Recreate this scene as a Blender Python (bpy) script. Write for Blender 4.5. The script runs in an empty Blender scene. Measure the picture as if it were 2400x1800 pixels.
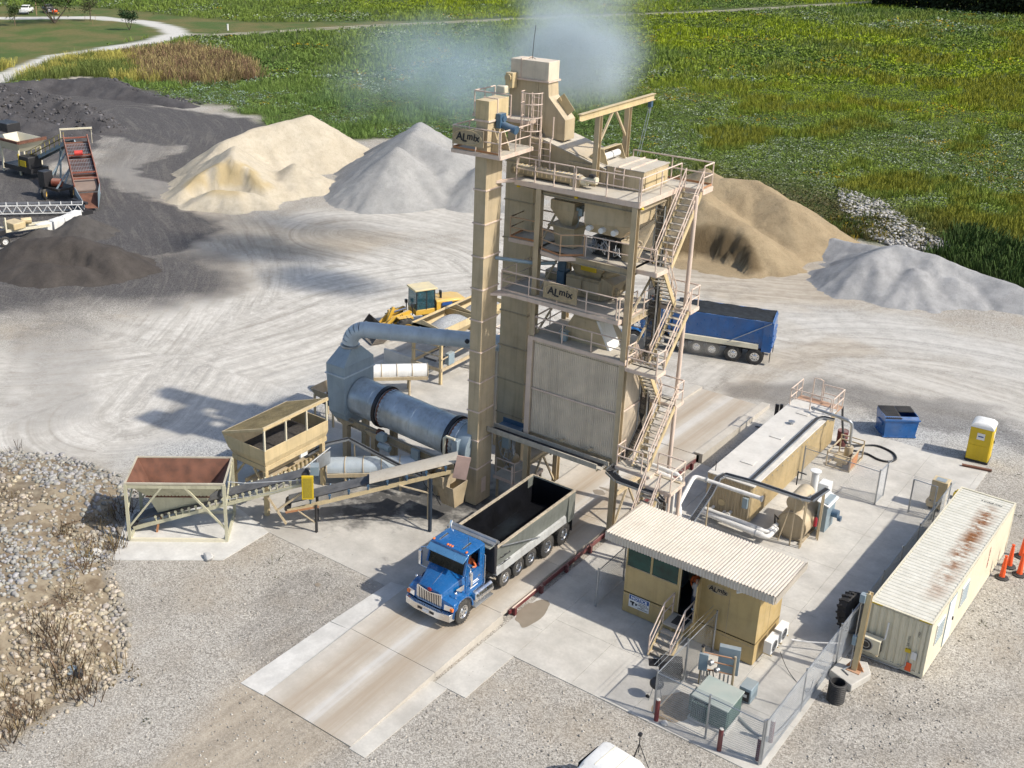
import bpy, bmesh, math, random
import numpy as np
from mathutils import Vector, Matrix
PI = math.pi
rad = math.radians
S = bpy.context.scene
C = S.collection
random.seed(7)
RNG = np.random.default_rng(11)

# ---------------------------------------------------------------- camera
cam = bpy.data.cameras.new('camera')
cam_ob = bpy.data.objects.new('camera', cam)
C.objects.link(cam_ob)
S.camera = cam_ob
_yaw, _pit, _rol = rad(-39.51836), rad(21.33465), rad(0.17787)
_f0 = Vector((math.sin(_yaw), math.cos(_yaw), 0)); _r0 = Vector((math.cos(_yaw), -math.sin(_yaw), 0)); _u0 = Vector((0, 0, 1))
_f = _f0 * math.cos(_pit) - _u0 * math.sin(_pit); _u = _u0 * math.cos(_pit) + _f0 * math.sin(_pit)
_r = _r0 * math.cos(_rol) + _u * math.sin(_rol); _u2 = -_r0 * math.sin(_rol) + _u * math.cos(_rol)
m = Matrix.Identity(4)
for i in range(3):
    m[i][0] = _r[i]; m[i][1] = _u2[i]; m[i][2] = -_f[i]
m.translation = Vector((24.6, -43.0, 29.5))
cam_ob.matrix_world = m
cam.sensor_width = 36.0
cam.lens = 36.0 * 2696.13 / 2400.0
cam.shift_x = (1200 - 920.8) / 2400.0
cam.shift_y = -(900 - 756.68) / 2400.0
cam.clip_start = 0.5
cam.clip_end = 6000
S.render.resolution_x, S.render.resolution_y = 1024, 768

# ---------------------------------------------------------------- sky, sun, exposure
SUN_EL, SUN_AZ = 44.0, 77.5          # azimuth clockwise from +Y
w = bpy.data.worlds.new('World'); S.world = w; w.use_nodes = True
wn = w.node_tree.nodes; wl = w.node_tree.links
sky = wn.new('ShaderNodeTexSky'); sky.sky_type = 'NISHITA'; sky.sun_disc = False
sky.sun_elevation = rad(SUN_EL); sky.sun_rotation = rad(SUN_AZ)
sky.air_density = 1.0; sky.dust_density = 1.6; sky.ozone_density = 1.0
wl.new(sky.outputs[0], wn['Background'].inputs[0]); wn['Background'].inputs[1].default_value = 0.135
sun = bpy.data.lights.new('sun', 'SUN'); sun.energy = 4.3; sun.angle = rad(1.0); sun.color = (1.0, 0.93, 0.82)
sun_ob = bpy.data.objects.new('sun', sun); C.objects.link(sun_ob)
_sd = Vector((math.sin(rad(SUN_AZ)) * math.cos(rad(SUN_EL)), math.cos(rad(SUN_AZ)) * math.cos(rad(SUN_EL)), math.sin(rad(SUN_EL))))
sun_ob.rotation_euler = _sd.to_track_quat('Z', 'Y').to_euler(); sun_ob.location = (40, 10, 60)
S.view_settings.view_transform = 'Standard'; S.view_settings.look = 'None'
S.view_settings.exposure = 0.22; S.view_settings.gamma = 1.0
S.render.engine = 'CYCLES'
S.cycles.max_bounces = 5; S.cycles.diffuse_bounces = 2; S.cycles.transparent_max_bounces = 12; S.cycles.volume_bounces = 1
S.cycles.volume_step_rate = 1.0; S.cycles.volume_max_steps = 256
S.cycles.use_denoising = True; S.cycles.adaptive_threshold = 0.03

# ---------------------------------------------------------------- helpers
class MB:
    """collects faces, then becomes one mesh object"""
    def __init__(s): s.v = []; s.f = []
    def add(s, vs, fs):
        k = len(s.v); s.v += [tuple(p) for p in vs]; s.f += [tuple(i + k for i in f) for f in fs]; return s
    def box(s, x0, x1, y0, y1, z0, z1):
        return s.add([(x0, y0, z0), (x1, y0, z0), (x1, y1, z0), (x0, y1, z0), (x0, y0, z1), (x1, y0, z1), (x1, y1, z1), (x0, y1, z1)],
                     [(3, 2, 1, 0), (4, 5, 6, 7), (0, 1, 5, 4), (1, 2, 6, 5), (2, 3, 7, 6), (3, 0, 4, 7)])
    def hexa(s, lo, hi):      # two quads (bottom ccw, top ccw)
        return s.add(list(lo) + list(hi), [(3, 2, 1, 0), (4, 5, 6, 7), (0, 1, 5, 4), (1, 2, 6, 5), (2, 3, 7, 6), (3, 0, 4, 7)])
    def frus(s, r0, z0, r1, z1):   # r=(x0,x1,y0,y1)
        q = lambda r, z: [(r[0], r[2], z), (r[1], r[2], z), (r[1], r[3], z), (r[0], r[3], z)]
        return s.hexa(q(r0, z0), q(r1, z1))
    def shell(s, r0, z0, r1, z1, t=.02):  # open hopper wall between two rectangles
        def q(r, z, d): return [(r[0] + d, r[2] + d, z), (r[1] - d, r[2] + d, z), (r[1] - d, r[3] - d, z), (r[0] + d, r[3] - d, z)]
        vs = q(r0, z0, 0) + q(r1, z1, 0) + q(r0, z0, t) + q(r1, z1, t)
        fs = []
        for i in range(4):
            j = (i + 1) % 4
            fs += [(i, j, 4 + j, 4 + i), (8 + j, 8 + i, 12 + i, 12 + j), (4 + i, 4 + j, 12 + j, 12 + i), (i, 8 + i, 8 + j, j)]
        return s.add(vs, fs)
    def bar(s, p, q, w, h=None, up=(0, 0, 1)):
        h = w if h is None else h
        p = Vector(p); q = Vector(q); d = (q - p).normalized(); u = Vector(up)
        if abs(d.dot(u)) > .98: u = Vector((0, 1, 0))
        sx = d.cross(u).normalized() * (w / 2); sy = sx.cross(d).normalized() * (h / 2)
        return s.hexa([p - sx - sy, p + sx - sy, p + sx + sy, p - sx + sy], [q - sx - sy, q + sx - sy, q + sx + sy, q - sx + sy])
    def ibeam(s, p, q, w, h, up=(0, 0, 1), t=.025):
        p = Vector(p); q = Vector(q); d = (q - p).normalized(); u = Vector(up)
        if abs(d.dot(u)) > .98: u = Vector((0, 1, 0))
        sx = d.cross(u).normalized(); sy = sx.cross(d).normalized()
        o = sy * (h / 2 - t / 2)
        s.bar(p + o, q + o, w, t, up=u); s.bar(p - o, q - o, w, t, up=u); s.bar(p, q, t, h - 2 * t - .002, up=u)
        return s
    def cyl(s, p, q, r, r2=None, n=16, caps=True):
        r2 = r if r2 is None else r2
        p = Vector(p); q = Vector(q); d = (q - p).normalized(); u = Vector((0, 0, 1)) if abs(d.z) < .9 else Vector((1, 0, 0))
        a = d.cross(u).normalized(); b = d.cross(a)
        vs = []
        for c, rr in ((p, r), (q, r2)):
            for i in range(n):
                t = 2 * PI * i / n; vs.append(c + a * (rr * math.cos(t)) + b * (rr * math.sin(t)))
        fs = [(i, n + i, n + (i + 1) % n, (i + 1) % n) for i in range(n)]
        if caps: fs += [tuple(range(n)), tuple(range(2 * n - 1, n - 1, -1))]
        return s.add(vs, fs)
    def pipe(s, p, q, r, ri, n=24):   # ring with a hole
        p = Vector(p); q = Vector(q); d = (q - p).normalized(); u = Vector((0, 0, 1)) if abs(d.z) < .9 else Vector((1, 0, 0))
        a = d.cross(u).normalized(); b = d.cross(a); vs = []
        for c, rr in ((p, r), (q, r), (p, ri), (q, ri)):
            for i in range(n):
                t = 2 * PI * i / n; vs.append(c + a * (rr * math.cos(t)) + b * (rr * math.sin(t)))
        fs = []
        for i in range(n):
            j = (i + 1) % n
            fs += [(i, n + i, n + j, j), (2 * n + i, 2 * n + j, 3 * n + j, 3 * n + i), (i, j, 2 * n + j, 2 * n + i), (n + i, 3 * n + i, 3 * n + j, n + j)]
        return s.add(vs, fs)
    def lathe(s, p, d, prof, n=20, caps=(1, 1)):   # prof [(along, radius)]
        p = Vector(p); d = Vector(d).normalized(); u = Vector((0, 0, 1)) if abs(d.z) < .9 else Vector((1, 0, 0))
        a = d.cross(u).normalized(); b = d.cross(a); vs = []; fs = []
        for (t, r) in prof:
            for i in range(n):
                th = 2 * PI * i / n; vs.append(p + d * t + a * (r * math.cos(th)) + b * (r * math.sin(th)))
        for k in range(len(prof) - 1):
            for i in range(n):
                j = (i + 1) % n; fs.append((k * n + i, (k + 1) * n + i, (k + 1) * n + j, k * n + j))
        if caps[0]: fs.append(tuple(range(n)))
        if caps[1]: fs.append(tuple(range(len(prof) * n - 1, (len(prof) - 1) * n - 1, -1)))
        return s.add(vs, fs)
    def tube(s, pts, r, n=6, closed=False):
        pts = [Vector(p) for p in pts]; N = len(pts); vs = []; fs = []; prev = None
        for i, p in enumerate(pts):
            if closed: d = (pts[(i + 1) % N] - pts[i - 1])
            elif i == 0: d = pts[1] - p
            elif i == N - 1: d = p - pts[-2]
            else: d = (pts[i + 1] - p).normalized() + (p - pts[i - 1]).normalized()
            d = d.normalized() if d.length > 1e-6 else Vector((0, 0, 1))
            if prev is None:
                u = Vector((0, 0, 1)) if abs(d.z) < .9 else Vector((1, 0, 0))
                a = d.cross(u).normalized()
            else:
                a = (prev - d * prev.dot(d)); a = a.normalized() if a.length > 1e-6 else d.orthogonal().normalized()
            prev = a; b = d.cross(a)
            k = r
            if 0 < i < N - 1 and not closed:
                c = (pts[i + 1] - p).normalized().dot((p - pts[i - 1]).normalized()); k = r / max(.6, math.sqrt(max(.01, (1 + c) / 2)))
            for j in range(n):
                t = 2 * PI * j / n; vs.append(p + a * (k * math.cos(t)) + b * (k * math.sin(t)))
        L = N if closed else N - 1
        for i in range(L):
            i2 = (i + 1) % N
            for j in range(n): fs.append((i * n + j, i2 * n + j, i2 * n + (j + 1) % n, i * n + (j + 1) % n))
        if not closed: fs += [tuple(range(n - 1, -1, -1)), tuple(range((N - 1) * n, N * n))]
        return s.add(vs, fs)
    def prism(s, poly, d):   # polygon (3d points, one plane) swept by vector d
        n = len(poly); d = Vector(d); vs = [Vector(p) for p in poly] + [Vector(p) + d for p in poly]
        return s.add(vs, [tuple(range(n)), tuple(range(2 * n - 1, n - 1, -1))] + [(i, n + i, n + (i + 1) % n, (i + 1) % n) for i in range(n)])
    def quad(s, a, b, c, d): return s.add([a, b, c, d], [(0, 1, 2, 3)])
    def sphere(s, c, r, n=12, k=8, sc=(1, 1, 1)):
        prof = [(-math.cos(PI * i / k) * r, max(.001, math.sin(PI * i / k) * r)) for i in range(k + 1)]
        t = MB(); t.lathe((0, 0, 0), (0, 0, 1), prof, n)
        return s.add([(c[0] + x * sc[0], c[1] + y * sc[1], c[2] + z * sc[2]) for x, y, z in t.v], t.f)
    def loft(s, secs, cap=True):  # sections: equal-length point lists
        n = len(secs[0]); vs = [p for q in secs for p in q]; fs = []
        for k in range(len(secs) - 1):
            for i in range(n):
                j = (i + 1) % n; fs.append((k * n + i, k * n + j, (k + 1) * n + j, (k + 1) * n + i))
        if cap: fs += [tuple(range(n - 1, -1, -1)), tuple(range((len(secs) - 1) * n, len(secs) * n))]
        return s.add(vs, fs)
    def corr(s, o, u, v, W, H, pitch=.2, amp=.035, nrm=(0, -1, 0), duty=.5):
        """trapezoid sheet: ribs run along v, repeat along u"""
        o = Vector(o); u = Vector(u).normalized(); v = Vector(v).normalized(); n_ = Vector(nrm)
        N = max(1, round(W / pitch)); p = W / N; vs = []; 
        prof = []
        for i in range(N):
            b = i * p; e = p * .12
            prof += [(b, 0), (b + p * (1 - duty) / 2 - e / 2, 0), (b + p * (1 - duty) / 2 + e / 2, 1), (b + p * (1 + duty) / 2 - e / 2, 1), (b + p * (1 + duty) / 2 + e / 2, 0)]
        prof.append((W, 0))
        for t, h in prof:
            a = o + u * t + n_ * (h * amp); vs += [a, a + v * H]
        return s.add(vs, [(2 * i, 2 * i + 2, 2 * i + 3, 2 * i + 1) for i in range(len(prof) - 1)])

ORG = {}
def _props(o, label=None, cat=None, group=None, kind=None):
    if label: o['label'] = label
    if cat: o['category'] = cat
    if group: o['group'] = group
    if kind: o['kind'] = kind
    return o
def thing(name, label, cat, loc=(0, 0, 0), rz=0, group=None, world=True, rot=None):
    o = bpy.data.objects.new(name, None); C.objects.link(o); o.location = loc
    o.rotation_euler = rot if rot else (0, 0, rz); o.empty_display_size = .3
    _props(o, label, cat, group); ORG[o] = Vector(loc) if world else Vector((0, 0, 0)); return o
def make_mesh(name, mb, mat, org=(0, 0, 0), smooth=True, ang=35):
    me = bpy.data.meshes.new(name); ox, oy, oz = org
    me.from_pydata([(x - ox, y - oy, z - oz) for x, y, z in mb.v], [], mb.f)
    if mat is not None: me.materials.append(mat)
    if smooth:
        me.polygons.foreach_set('use_smooth', [True] * len(me.polygons))
        me.set_sharp_from_angle(angle=rad(ang))
    me.update(); return me
SPLIT = {'exhaust', 'bracing', 'brace', 'elevator_tie', 'gusset', 'shaft', 'leg', 'post', 'support_leg', 'outrigger', 'prop', 'knee_brace', 'work_light', 'camera', 'upright', 'discharge_cone', 'outlet', 'jack', 'gantry_brace', 'strut', 'guard_post', 'fan_shadow', 'stair_post', 'crossbar', 'boom_leg', 'tine', 'axle', 'frame_rail', 'mud_flap', 'fork_pocket', 'meter', 'filter_cap', 'skid', 'lid_rib', 'door_panel', 'access_door', 'tow_slot', 'headlight', 'wall_panel', 'stile', 'chute', 'hazard_strip', 'grizzly_frame', 'lattice', 'chord', 'pump', 'stringer', 'mirror', 'wing', 'chute_wing', 'boom_beam', 'bin_rim', 'chassis', 'foot', 'drum', 'window', 'side_wall', 'belt_box', 'discharge', 'serif'}
def pieces(mb):
    par = list(range(len(mb.v)))
    def fd(i):
        while par[i] != i: par[i] = par[par[i]]; i = par[i]
        return i
    for f in mb.f:
        a = fd(f[0])
        for j in f[1:]: par[fd(j)] = a
    g = {}
    for f in mb.f: g.setdefault(fd(f[0]), []).append(f)
    out = []
    for fs in g.values():
        ids = sorted({i for f in fs for i in f}); re = {k: n for n, k in enumerate(ids)}; b = MB(); b.v = [mb.v[i] for i in ids]; b.f = [tuple(re[i] for i in f) for f in fs]; out.append(b)
    return out
def part(mb, name, mat, parent, bev=0, seg=2, label=None, kind=None, ang=35):
    if name in SPLIT:
        ps = pieces(mb)
        if len(ps) > 1:
            r = [part_(q, name, mat, parent, bev, seg, label, kind, ang) for q in ps]; return r[0]
    return part_(mb, name, mat, parent, bev, seg, label, kind, ang)
def part_(mb, name, mat, parent, bev=0, seg=2, label=None, kind=None, ang=35):
    me = make_mesh(name, mb, mat, ORG.get(parent, (0, 0, 0)), ang=ang)
    o = bpy.data.objects.new(name, me); C.objects.link(o); o.parent = parent; ORG[o] = ORG.get(parent, Vector((0, 0, 0)))
    if bev: bevel(o, bev, seg)
    _props(o, label, None, None, kind); return o
def bevel(o, wd, seg=2):
    b = o.modifiers.new('bevel', 'BEVEL'); b.width = wd; b.segments = seg; b.limit_method = 'ANGLE'; b.angle_limit = rad(30); b.harden_normals = False
def solo(mb, name, mat, label, cat, group=None, bev=0, kind=None, ang=35):
    a = np.array([tuple(p) for p in mb.v]); lo = a.min(0); hi = a.max(0); org = Vector(((lo[0] + hi[0]) / 2, (lo[1] + hi[1]) / 2, lo[2]))
    me = make_mesh(name, mb, mat, org, ang=ang); o = bpy.data.objects.new(name, me); C.objects.link(o); o.location = org; ORG[o] = org
    if bev: bevel(o, bev)
    return _props(o, label, cat, group, kind)
def struct(mb, name, mat, parent=None, kind='structure', bev=0):
    me = make_mesh(name, mb, mat); o = bpy.data.objects.new(name, me); C.objects.link(o); ORG[o] = Vector((0, 0, 0))
    if parent: o.parent = parent
    elif kind: o['kind'] = kind
    if bev: bevel(o, bev)
    return o
def inst(o, name, parent, loc, rot=(0, 0, 0)):   # another copy of a piece, sharing its mesh
    c = bpy.data.objects.new(name, o if isinstance(o, bpy.types.Mesh) else o.data); C.objects.link(c); c.parent = parent; c.location = loc; c.rotation_euler = rot; return c
def copy_tree(o, parent=None):
    c = o.copy(); C.objects.link(c); c.parent = parent; ORG[c] = ORG.get(o)
    for ch in list(o.children): copy_tree(ch, c)
    return c
def text_mb(body, size, shear=0, offset=0, extrude=.004, space=1.0):
    cu = bpy.data.curves.new('t', 'FONT'); cu.body = body; cu.size = size; cu.shear = shear; cu.offset = offset; cu.extrude = extrude; cu.resolution_u = 3
    cu.space_character = space; cu.align_x = 'CENTER'; cu.align_y = 'CENTER'
    ob = bpy.data.objects.new('t', cu); C.objects.link(ob)
    bpy.context.view_layer.update()
    me = bpy.data.meshes.new_from_object(ob.evaluated_get(bpy.context.evaluated_depsgraph_get()))
    b = MB(); b.v = [tuple(v.co) for v in me.vertices]; b.f = [tuple(p.vertices) for p in me.polygons]
    bpy.data.objects.remove(ob); bpy.data.curves.remove(cu); bpy.data.meshes.remove(me); return b
def place(b, o, u, v):    # text plane -> world
    o = Vector(o); u = Vector(u).normalized(); v = Vector(v).normalized(); n = u.cross(v)
    r = MB(); r.v = [tuple(o + u * x + v * y + n * z) for x, y, z in b.v]; r.f = list(b.f); return r
def xf(b, M4):
    r = MB(); r.v = [tuple(M4 @ Vector(p)) for p in b.v]; r.f = list(b.f); return r

# ---------------------------------------------------------------- materials
class NT:
    def __init__(s, name):
        s.m = bpy.data.materials.new(name); s.m.use_nodes = True; s.t = s.m.node_tree; s.b = s.t.nodes['Principled BSDF']
    def n(s, kind, **kw):
        x = s.t.nodes.new(kind)
        for k, v in kw.items(): setattr(x, k, v)
        return x
    def put(s, sock, v):
        if isinstance(v, bpy.types.NodeSocket): s.t.links.new(v, sock)
        else: sock.default_value = (tuple(v) + (1,) if (hasattr(v, '__len__') and len(v) == 3 and sock.type == 'RGBA') else v)
    def pos(s, sc=None):
        g = s.n('ShaderNodeNewGeometry').outputs['Position']
        if sc is None: return g
        m_ = s.n('ShaderNodeVectorMath', operation='MULTIPLY'); s.put(m_.inputs[0], g); s.put(m_.inputs[1], sc); return m_.outputs[0]
    def noise(s, scale, detail=4, rough=.55, vec=None, dist=0):
        x = s.n('ShaderNodeTexNoise'); s.put(x.inputs['Vector'], vec if vec is not None else s.pos())
        x.inputs['Scale'].default_value = scale; x.inputs['Detail'].default_value = detail; x.inputs['Roughness'].default_value = rough; x.inputs['Distortion'].default_value = dist
        return x.outputs[0]
    def vor(s, scale, vec=None, feat='F1', out='Distance', rnd=1.0):
        x = s.n('ShaderNodeTexVoronoi', feature=feat); s.put(x.inputs['Vector'], vec if vec is not None else s.pos()); x.inputs['Scale'].default_value = scale; x.inputs['Randomness'].default_value = rnd
        return x.outputs[out]
    def wave(s, scale, vec, dist=2, detail=2):
        x = s.n('ShaderNodeTexWave'); s.put(x.inputs['Vector'], vec); x.inputs['Scale'].default_value = scale; x.inputs['Distortion'].default_value = dist; x.inputs['Detail'].default_value = detail; return x.outputs['Fac']
    def lin(s, f, a, b, c=0., d=1., clamp=True):   # map range
        x = s.n('ShaderNodeMapRange'); x.clamp = clamp; s.put(x.inputs[0], f)
        for i, v in enumerate((a, b, c, d)): s.put(x.inputs[i + 1], v)
        return x.outputs[0]
    def mix(s, f, a, b, mode='MIX'):
        x = s.n('ShaderNodeMix', data_type='RGBA', blend_type=mode); s.put(x.inputs[0], f); s.put(x.inputs[6], a); s.put(x.inputs[7], b); return x.outputs[2]
    def math(s, op, a, b=0.5):
        x = s.n('ShaderNodeMath', operation=op); s.put(x.inputs[0], a); s.put(x.inputs[1], b); return x.outputs[0]
    def nz(s):
        x = s.n('ShaderNodeSeparateXYZ'); s.put(x.inputs[0], s.n('ShaderNodeNewGeometry').outputs['Normal']); return x.outputs[2]
    def attr(s, name, out='Color'): return s.n('ShaderNodeAttribute', attribute_name=name).outputs[out]
    def bump(s, h, st=.3, d=.02):
        x = s.n('ShaderNodeBump'); x.inputs['Strength'].default_value = st; x.inputs['Distance'].default_value = d; s.put(x.inputs['Height'], h); s.t.links.new(x.outputs[0], s.b.inputs['Normal'])
    def fin(s, col, rough=.6, metal=0., spec=None, coat=0):
        s.put(s.b.inputs['Base Color'], col); s.put(s.b.inputs['Roughness'], rough); s.put(s.b.inputs['Metallic'], metal)
        if spec is not None: s.b.inputs['Specular IOR Level'].default_value = spec
        if coat: s.b.inputs['Coat Weight'].default_value = coat; s.b.inputs['Coat Roughness'].default_value = .06
        return s.m
def mul(c, k): return tuple(min(1, x * k) for x in c)
def paint(name, col, rough=.55, metal=0., var=.12, vs=1.2, dust=0., dustc=(.5, .47, .41), dirt=0., dirtc=(.12, .085, .05), rust=0., bump=0., coat=0, spec=None, sb=(5, 5, .35)):
    """painted or bare surface: blotchy colour, dust lying on top faces, streaks running down, rust blooms"""
    t = NT(name); c = t.mix(t.lin(t.noise(vs, 5), .3, .7), mul(col, 1 - var), mul(col, 1 + var))
    if dirt:
        st = t.math('MULTIPLY', t.lin(t.noise(1.0, 4, .6, t.pos(sb)), .5, .75), dirt); c = t.mix(st, c, dirtc)
        sp = t.math('MULTIPLY', t.lin(t.noise(9, 5, .65), .56, .72), dirt * .6); c = t.mix(sp, c, dirtc)
    if rust:
        r = t.lin(t.noise(2.3, 6, .68), 1 - .62 * rust - .02, 1.06 - .62 * rust); c = t.mix(r, c, t.mix(t.noise(14, 3), (.11, .035, .012), (.27, .1, .035)))
    if dust:
        d = t.math('MULTIPLY', t.lin(t.nz(), .35, .95), t.lin(t.noise(2.0, 5, .6), .25, .6)); d = t.math('MULTIPLY', d, dust); c = t.mix(d, c, dustc)
        dd = t.math('MULTIPLY', t.lin(t.noise(1.1, 4, .6), .42, .75), dust * .45); c = t.mix(dd, c, dustc)
    if bump: t.bump(t.noise(30, 4), bump, .01)
    rr = t.lin(t.noise(4, 3), .3, .7, max(.02, rough - .1), min(1, rough + .12))
    return t.fin(c, rr, metal, spec, coat)
TAN = (.485, .39, .25)
m_tan = paint('tan_paint', TAN, .55, dust=.35, dirt=.4, var=.13, dirtc=(.20, .15, .095))
m_tanD = paint('tan_dirty', (.39, .31, .195), .65, dust=.45, dirt=.5, var=.16, rust=.12)
m_tanL = paint('tan_light', (.57, .45, .255), .55, dust=.2, dirt=.25)
m_house = paint('house_tan', (.47, .345, .155), .5, dust=.12, dirt=.3, var=.1, dirtc=(.25, .17, .07))
m_clad = paint('cladding_beige', (.69, .595, .47), .5, dust=.15, dirt=.25, sb=(3, 3, .15))
m_rail = paint('rail_pale_tan', (.66, .53, .44), .5, dirt=.2, var=.12, dirtc=(.30, .13, .06))
m_deck = paint('deck_dusty', (.46, .41, .33), .85, dust=.6, dirt=.35, var=.14)
m_orange = paint('primer_orange', (.42, .19, .08), .7, dust=.4, var=.15)
m_conc0 = (.42, .41, .38)
m_galv = paint('galvanised', (.40, .42, .44), .42, .75, var=.15, dirt=.15)
m_alu = paint('polished_aluminium', (.72, .73, .74), .2, 1.0, var=.06)
m_post = paint('post_dark_blue', (.03, .045, .07), .5, .2, var=.2)
m_steel = paint('drum_steel', (.43, .49, .54), .38, .5, var=.28, vs=.9, dirt=.35, dirtc=(.10, .11, .12), dust=.12)
m_hood = paint('hood_blue_grey', (.30, .37, .42), .48, .2, var=.10, dirt=.2, dirtc=(.09, .11, .13), dust=.15)
m_duct = paint('duct_blue_grey', (.50, .565, .61), .48, .2, var=.12, dirt=.22, dirtc=(.16, .2, .24), dust=.12)
m_white = paint('white_paint', (.74, .74, .72), .5, var=.06, dirt=.16)
m_pipew = paint('pipe_wrap_white', (.70, .69, .66), .55, var=.06, dirt=.2)
m_black = paint('black_rubber', (.022, .022, .024), .7, var=.25, dust=.2, dustc=(.2, .18, .15))
m_blackm = paint('black_metal', (.025, .025, .028), .45, var=.2)
m_tire = paint('tyre_rubber', (.035, .034, .033), .85, var=.3, dust=.5, dustc=(.17, .155, .13), dirt=.3, dirtc=(.2, .18, .15))
m_blue = paint('truck_blue', (.002, .105, .32), .25, .0, var=.10, coat=1.0, dust=.03, dirt=.08, dirtc=(.03, .06, .12))
m_blue2 = paint('bed_blue', (.002, .10, .33), .35, .0, var=.18, coat=.6, dust=.2, dirt=.3, dirtc=(.02, .035, .09))
m_bed = paint('bed_grey_green', (.19, .205, .185), .5, .3, var=.12, dirt=.4, dirtc=(.08, .08, .07), dust=.2)
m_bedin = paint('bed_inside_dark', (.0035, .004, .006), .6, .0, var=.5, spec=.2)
m_glass = paint('dark_glass', (.008, .014, .014), .08, 0, var=.3, spec=.45)
m_green = paint('tinted_green_glass', (.004, .045, .036), .12, 0, var=.6, vs=1.6, spec=.35)
m_rustm = paint('rusty_steel', (.155, .07, .045), .8, .1, var=.35, vs=2, rust=.55, bump=.3)
m_belt = paint('conveyor_belt', (.06, .065, .075), .8, var=.25, vs=3, dust=.35, dustc=(.26, .26, .26))
m_yel = paint('safety_yellow', (.62, .44, .015), .5, var=.1, dirt=.15)
m_cat = paint('machine_yellow', (.66, .40, .05), .4, var=.08, dust=.25, dirt=.15, coat=.3)
m_red = paint('screen_red', (.24, .055, .025), .6, var=.2, rust=.35, dust=.3)
m_redrail = paint('scale_red', (.13, .022, .026), .6, var=.2, dirt=.3, dust=.3)
m_motor = paint('motor_blue', (.055, .12, .20), .45, .2, var=.15, dust=.2)
m_cont = paint('container_cream', (.67, .62, .47), .5, var=.05, dirt=.1, dust=.15, dustc=(.62, .6, .55))
m_box = paint('electric_box_grey', (.25, .33, .38), .45, .2, var=.08, dust=.3)
m_xf = paint('transformer_green', (.07, .13, .115), .5, .1, var=.1, dust=.25, dustc=(.4, .42, .4))
m_orangep = paint('cone_orange', (.80, .10, .02), .45, var=.1)
m_lamp = paint('marker_amber', (.75, .16, .01), .3, var=.05, coat=.5)
m_chrome = paint('chrome', (.85, .86, .88), .08, 1.0, var=.04)
m_blackt = paint('letter_black', (.018, .018, .022), .6, var=.05)
m_whitet = paint('letter_white', (.75, .76, .78), .5, var=.03)
m_noticeb = paint('notice_blue', (.012, .07, .26), .4, var=.04)
m_redt = paint('letter_red', (.33, .02, .03), .5, var=.05)
m_skin = paint('skin', (.42, .23, .15), .6, var=.06)
m_orsh = paint('orange_shirt', (.75, .16, .04), .8, var=.15)
m_tee = paint('grey_shirt', (.42, .39, .37), .85, var=.1)
m_jean = paint('dark_trousers', (.04, .05, .08), .85, var=.2)
m_wood = paint('timber', (.30, .21, .12), .8, var=.25)
m_grate = paint('screen_wire', (.26, .21, .11), .6, .3, var=.3, dirt=.4)
m_cable = paint('black_cable', (.02, .02, .022), .5, var=.1)
# ---------------------------------------------------------------- ground
def _h(ix, iy, sd):
    n = (ix.astype(np.int64) * 374761393 + iy.astype(np.int64) * 668265263 + sd * 982451653) & 0x7fffffff
    n = ((n ^ (n >> 13)) * 1274126177) & 0x7fffffff
    return ((n ^ (n >> 16)) & 0xffff) / 65535.0
def vn(x, y, sd=0):
    ix = np.floor(x); iy = np.floor(y); fx = x - ix; fy = y - iy; fx = fx * fx * (3 - 2 * fx); fy = fy * fy * (3 - 2 * fy)
    a = _h(ix, iy, sd); b = _h(ix + 1, iy, sd); c = _h(ix, iy + 1, sd); d = _h(ix + 1, iy + 1, sd)
    return (a * (1 - fx) + b * fx) * (1 - fy) + (c * (1 - fx) + d * fx) * fy
def fbm(x, y, o=5, sd=0, lac=2.1, g=.5):
    x = np.asarray(x, float); y = np.asarray(y, float); r = 0; a = 1; t = 0
    for i in range(o): r = r + a * vn(x, y, sd + i); t += a; a *= g; x = x * lac + 17.3; y = y * lac + 5.1
    return r / t
def ss(x, a, b): t = np.clip((x - a) / (b - a), 0, 1); return t * t * (3 - 2 * t)
def dseg(x, y, pts):
    d = np.full(np.shape(x), 1e9)
    for (x0, y0), (x1, y1) in zip(pts[:-1], pts[1:]):
        dx, dy = x1 - x0, y1 - y0; t = np.clip(((x - x0) * dx + (y - y0) * dy) / (dx * dx + dy * dy + 1e-9), 0, 1)
        d = np.minimum(d, np.hypot(x - x0 - t * dx, y - y0 - t * dy))
    return d
def inpoly(x, y, P):
    c = np.zeros(np.shape(x), bool); n = len(P)
    for i in range(n):
        x0, y0 = P[i]; x1, y1 = P[(i + 1) % n]
        k = ((y0 > y) != (y1 > y)); xi = (x1 - x0) * (y - y0) / (y1 - y0 + 1e-12) + x0; c ^= k & (x < xi)
    return c
def sdpoly(x, y, P):   # signed distance, negative inside
    d = dseg(x, y, list(P) + [P[0]]); return np.where(inpoly(x, y, P), -d, d)
YARD = [(-122.9, 43.5), (-124.7, 49.1), (-126.9, 57.6), (-127.6, 64.7), (-121.7, 66.4), (-106.6, 62.1), (-95.3, 62.5), (-81.6, 58.8), (-75.2, 55.7), (-68.2, 56.5), (-64.8, 61.0), (-59.8, 63.6), (-49.2, 63.0), (-37.7, 64.0), (-29.0, 64), (-23.6, 63), (-19.1, 62.5), (-13.4, 62.5), (-8, 60), (-5, 57.5), (-1.4, 56), (2.8, 54), (6.4, 51.6), (10.1, 49.3), (30, 43), (70, 30), (80, -60), (-60, -90), (-150, -20)]
DRIVE = [(-128, 45), (-138, 60), (-148.1, 75.1), (-149, 87.8), (-150.5, 98.6), (-155.5, 108.3), (-163.8, 113.5), (-175, 116.5), (-190.5, 114.5), (-206, 99), (-222, 86)]
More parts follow.
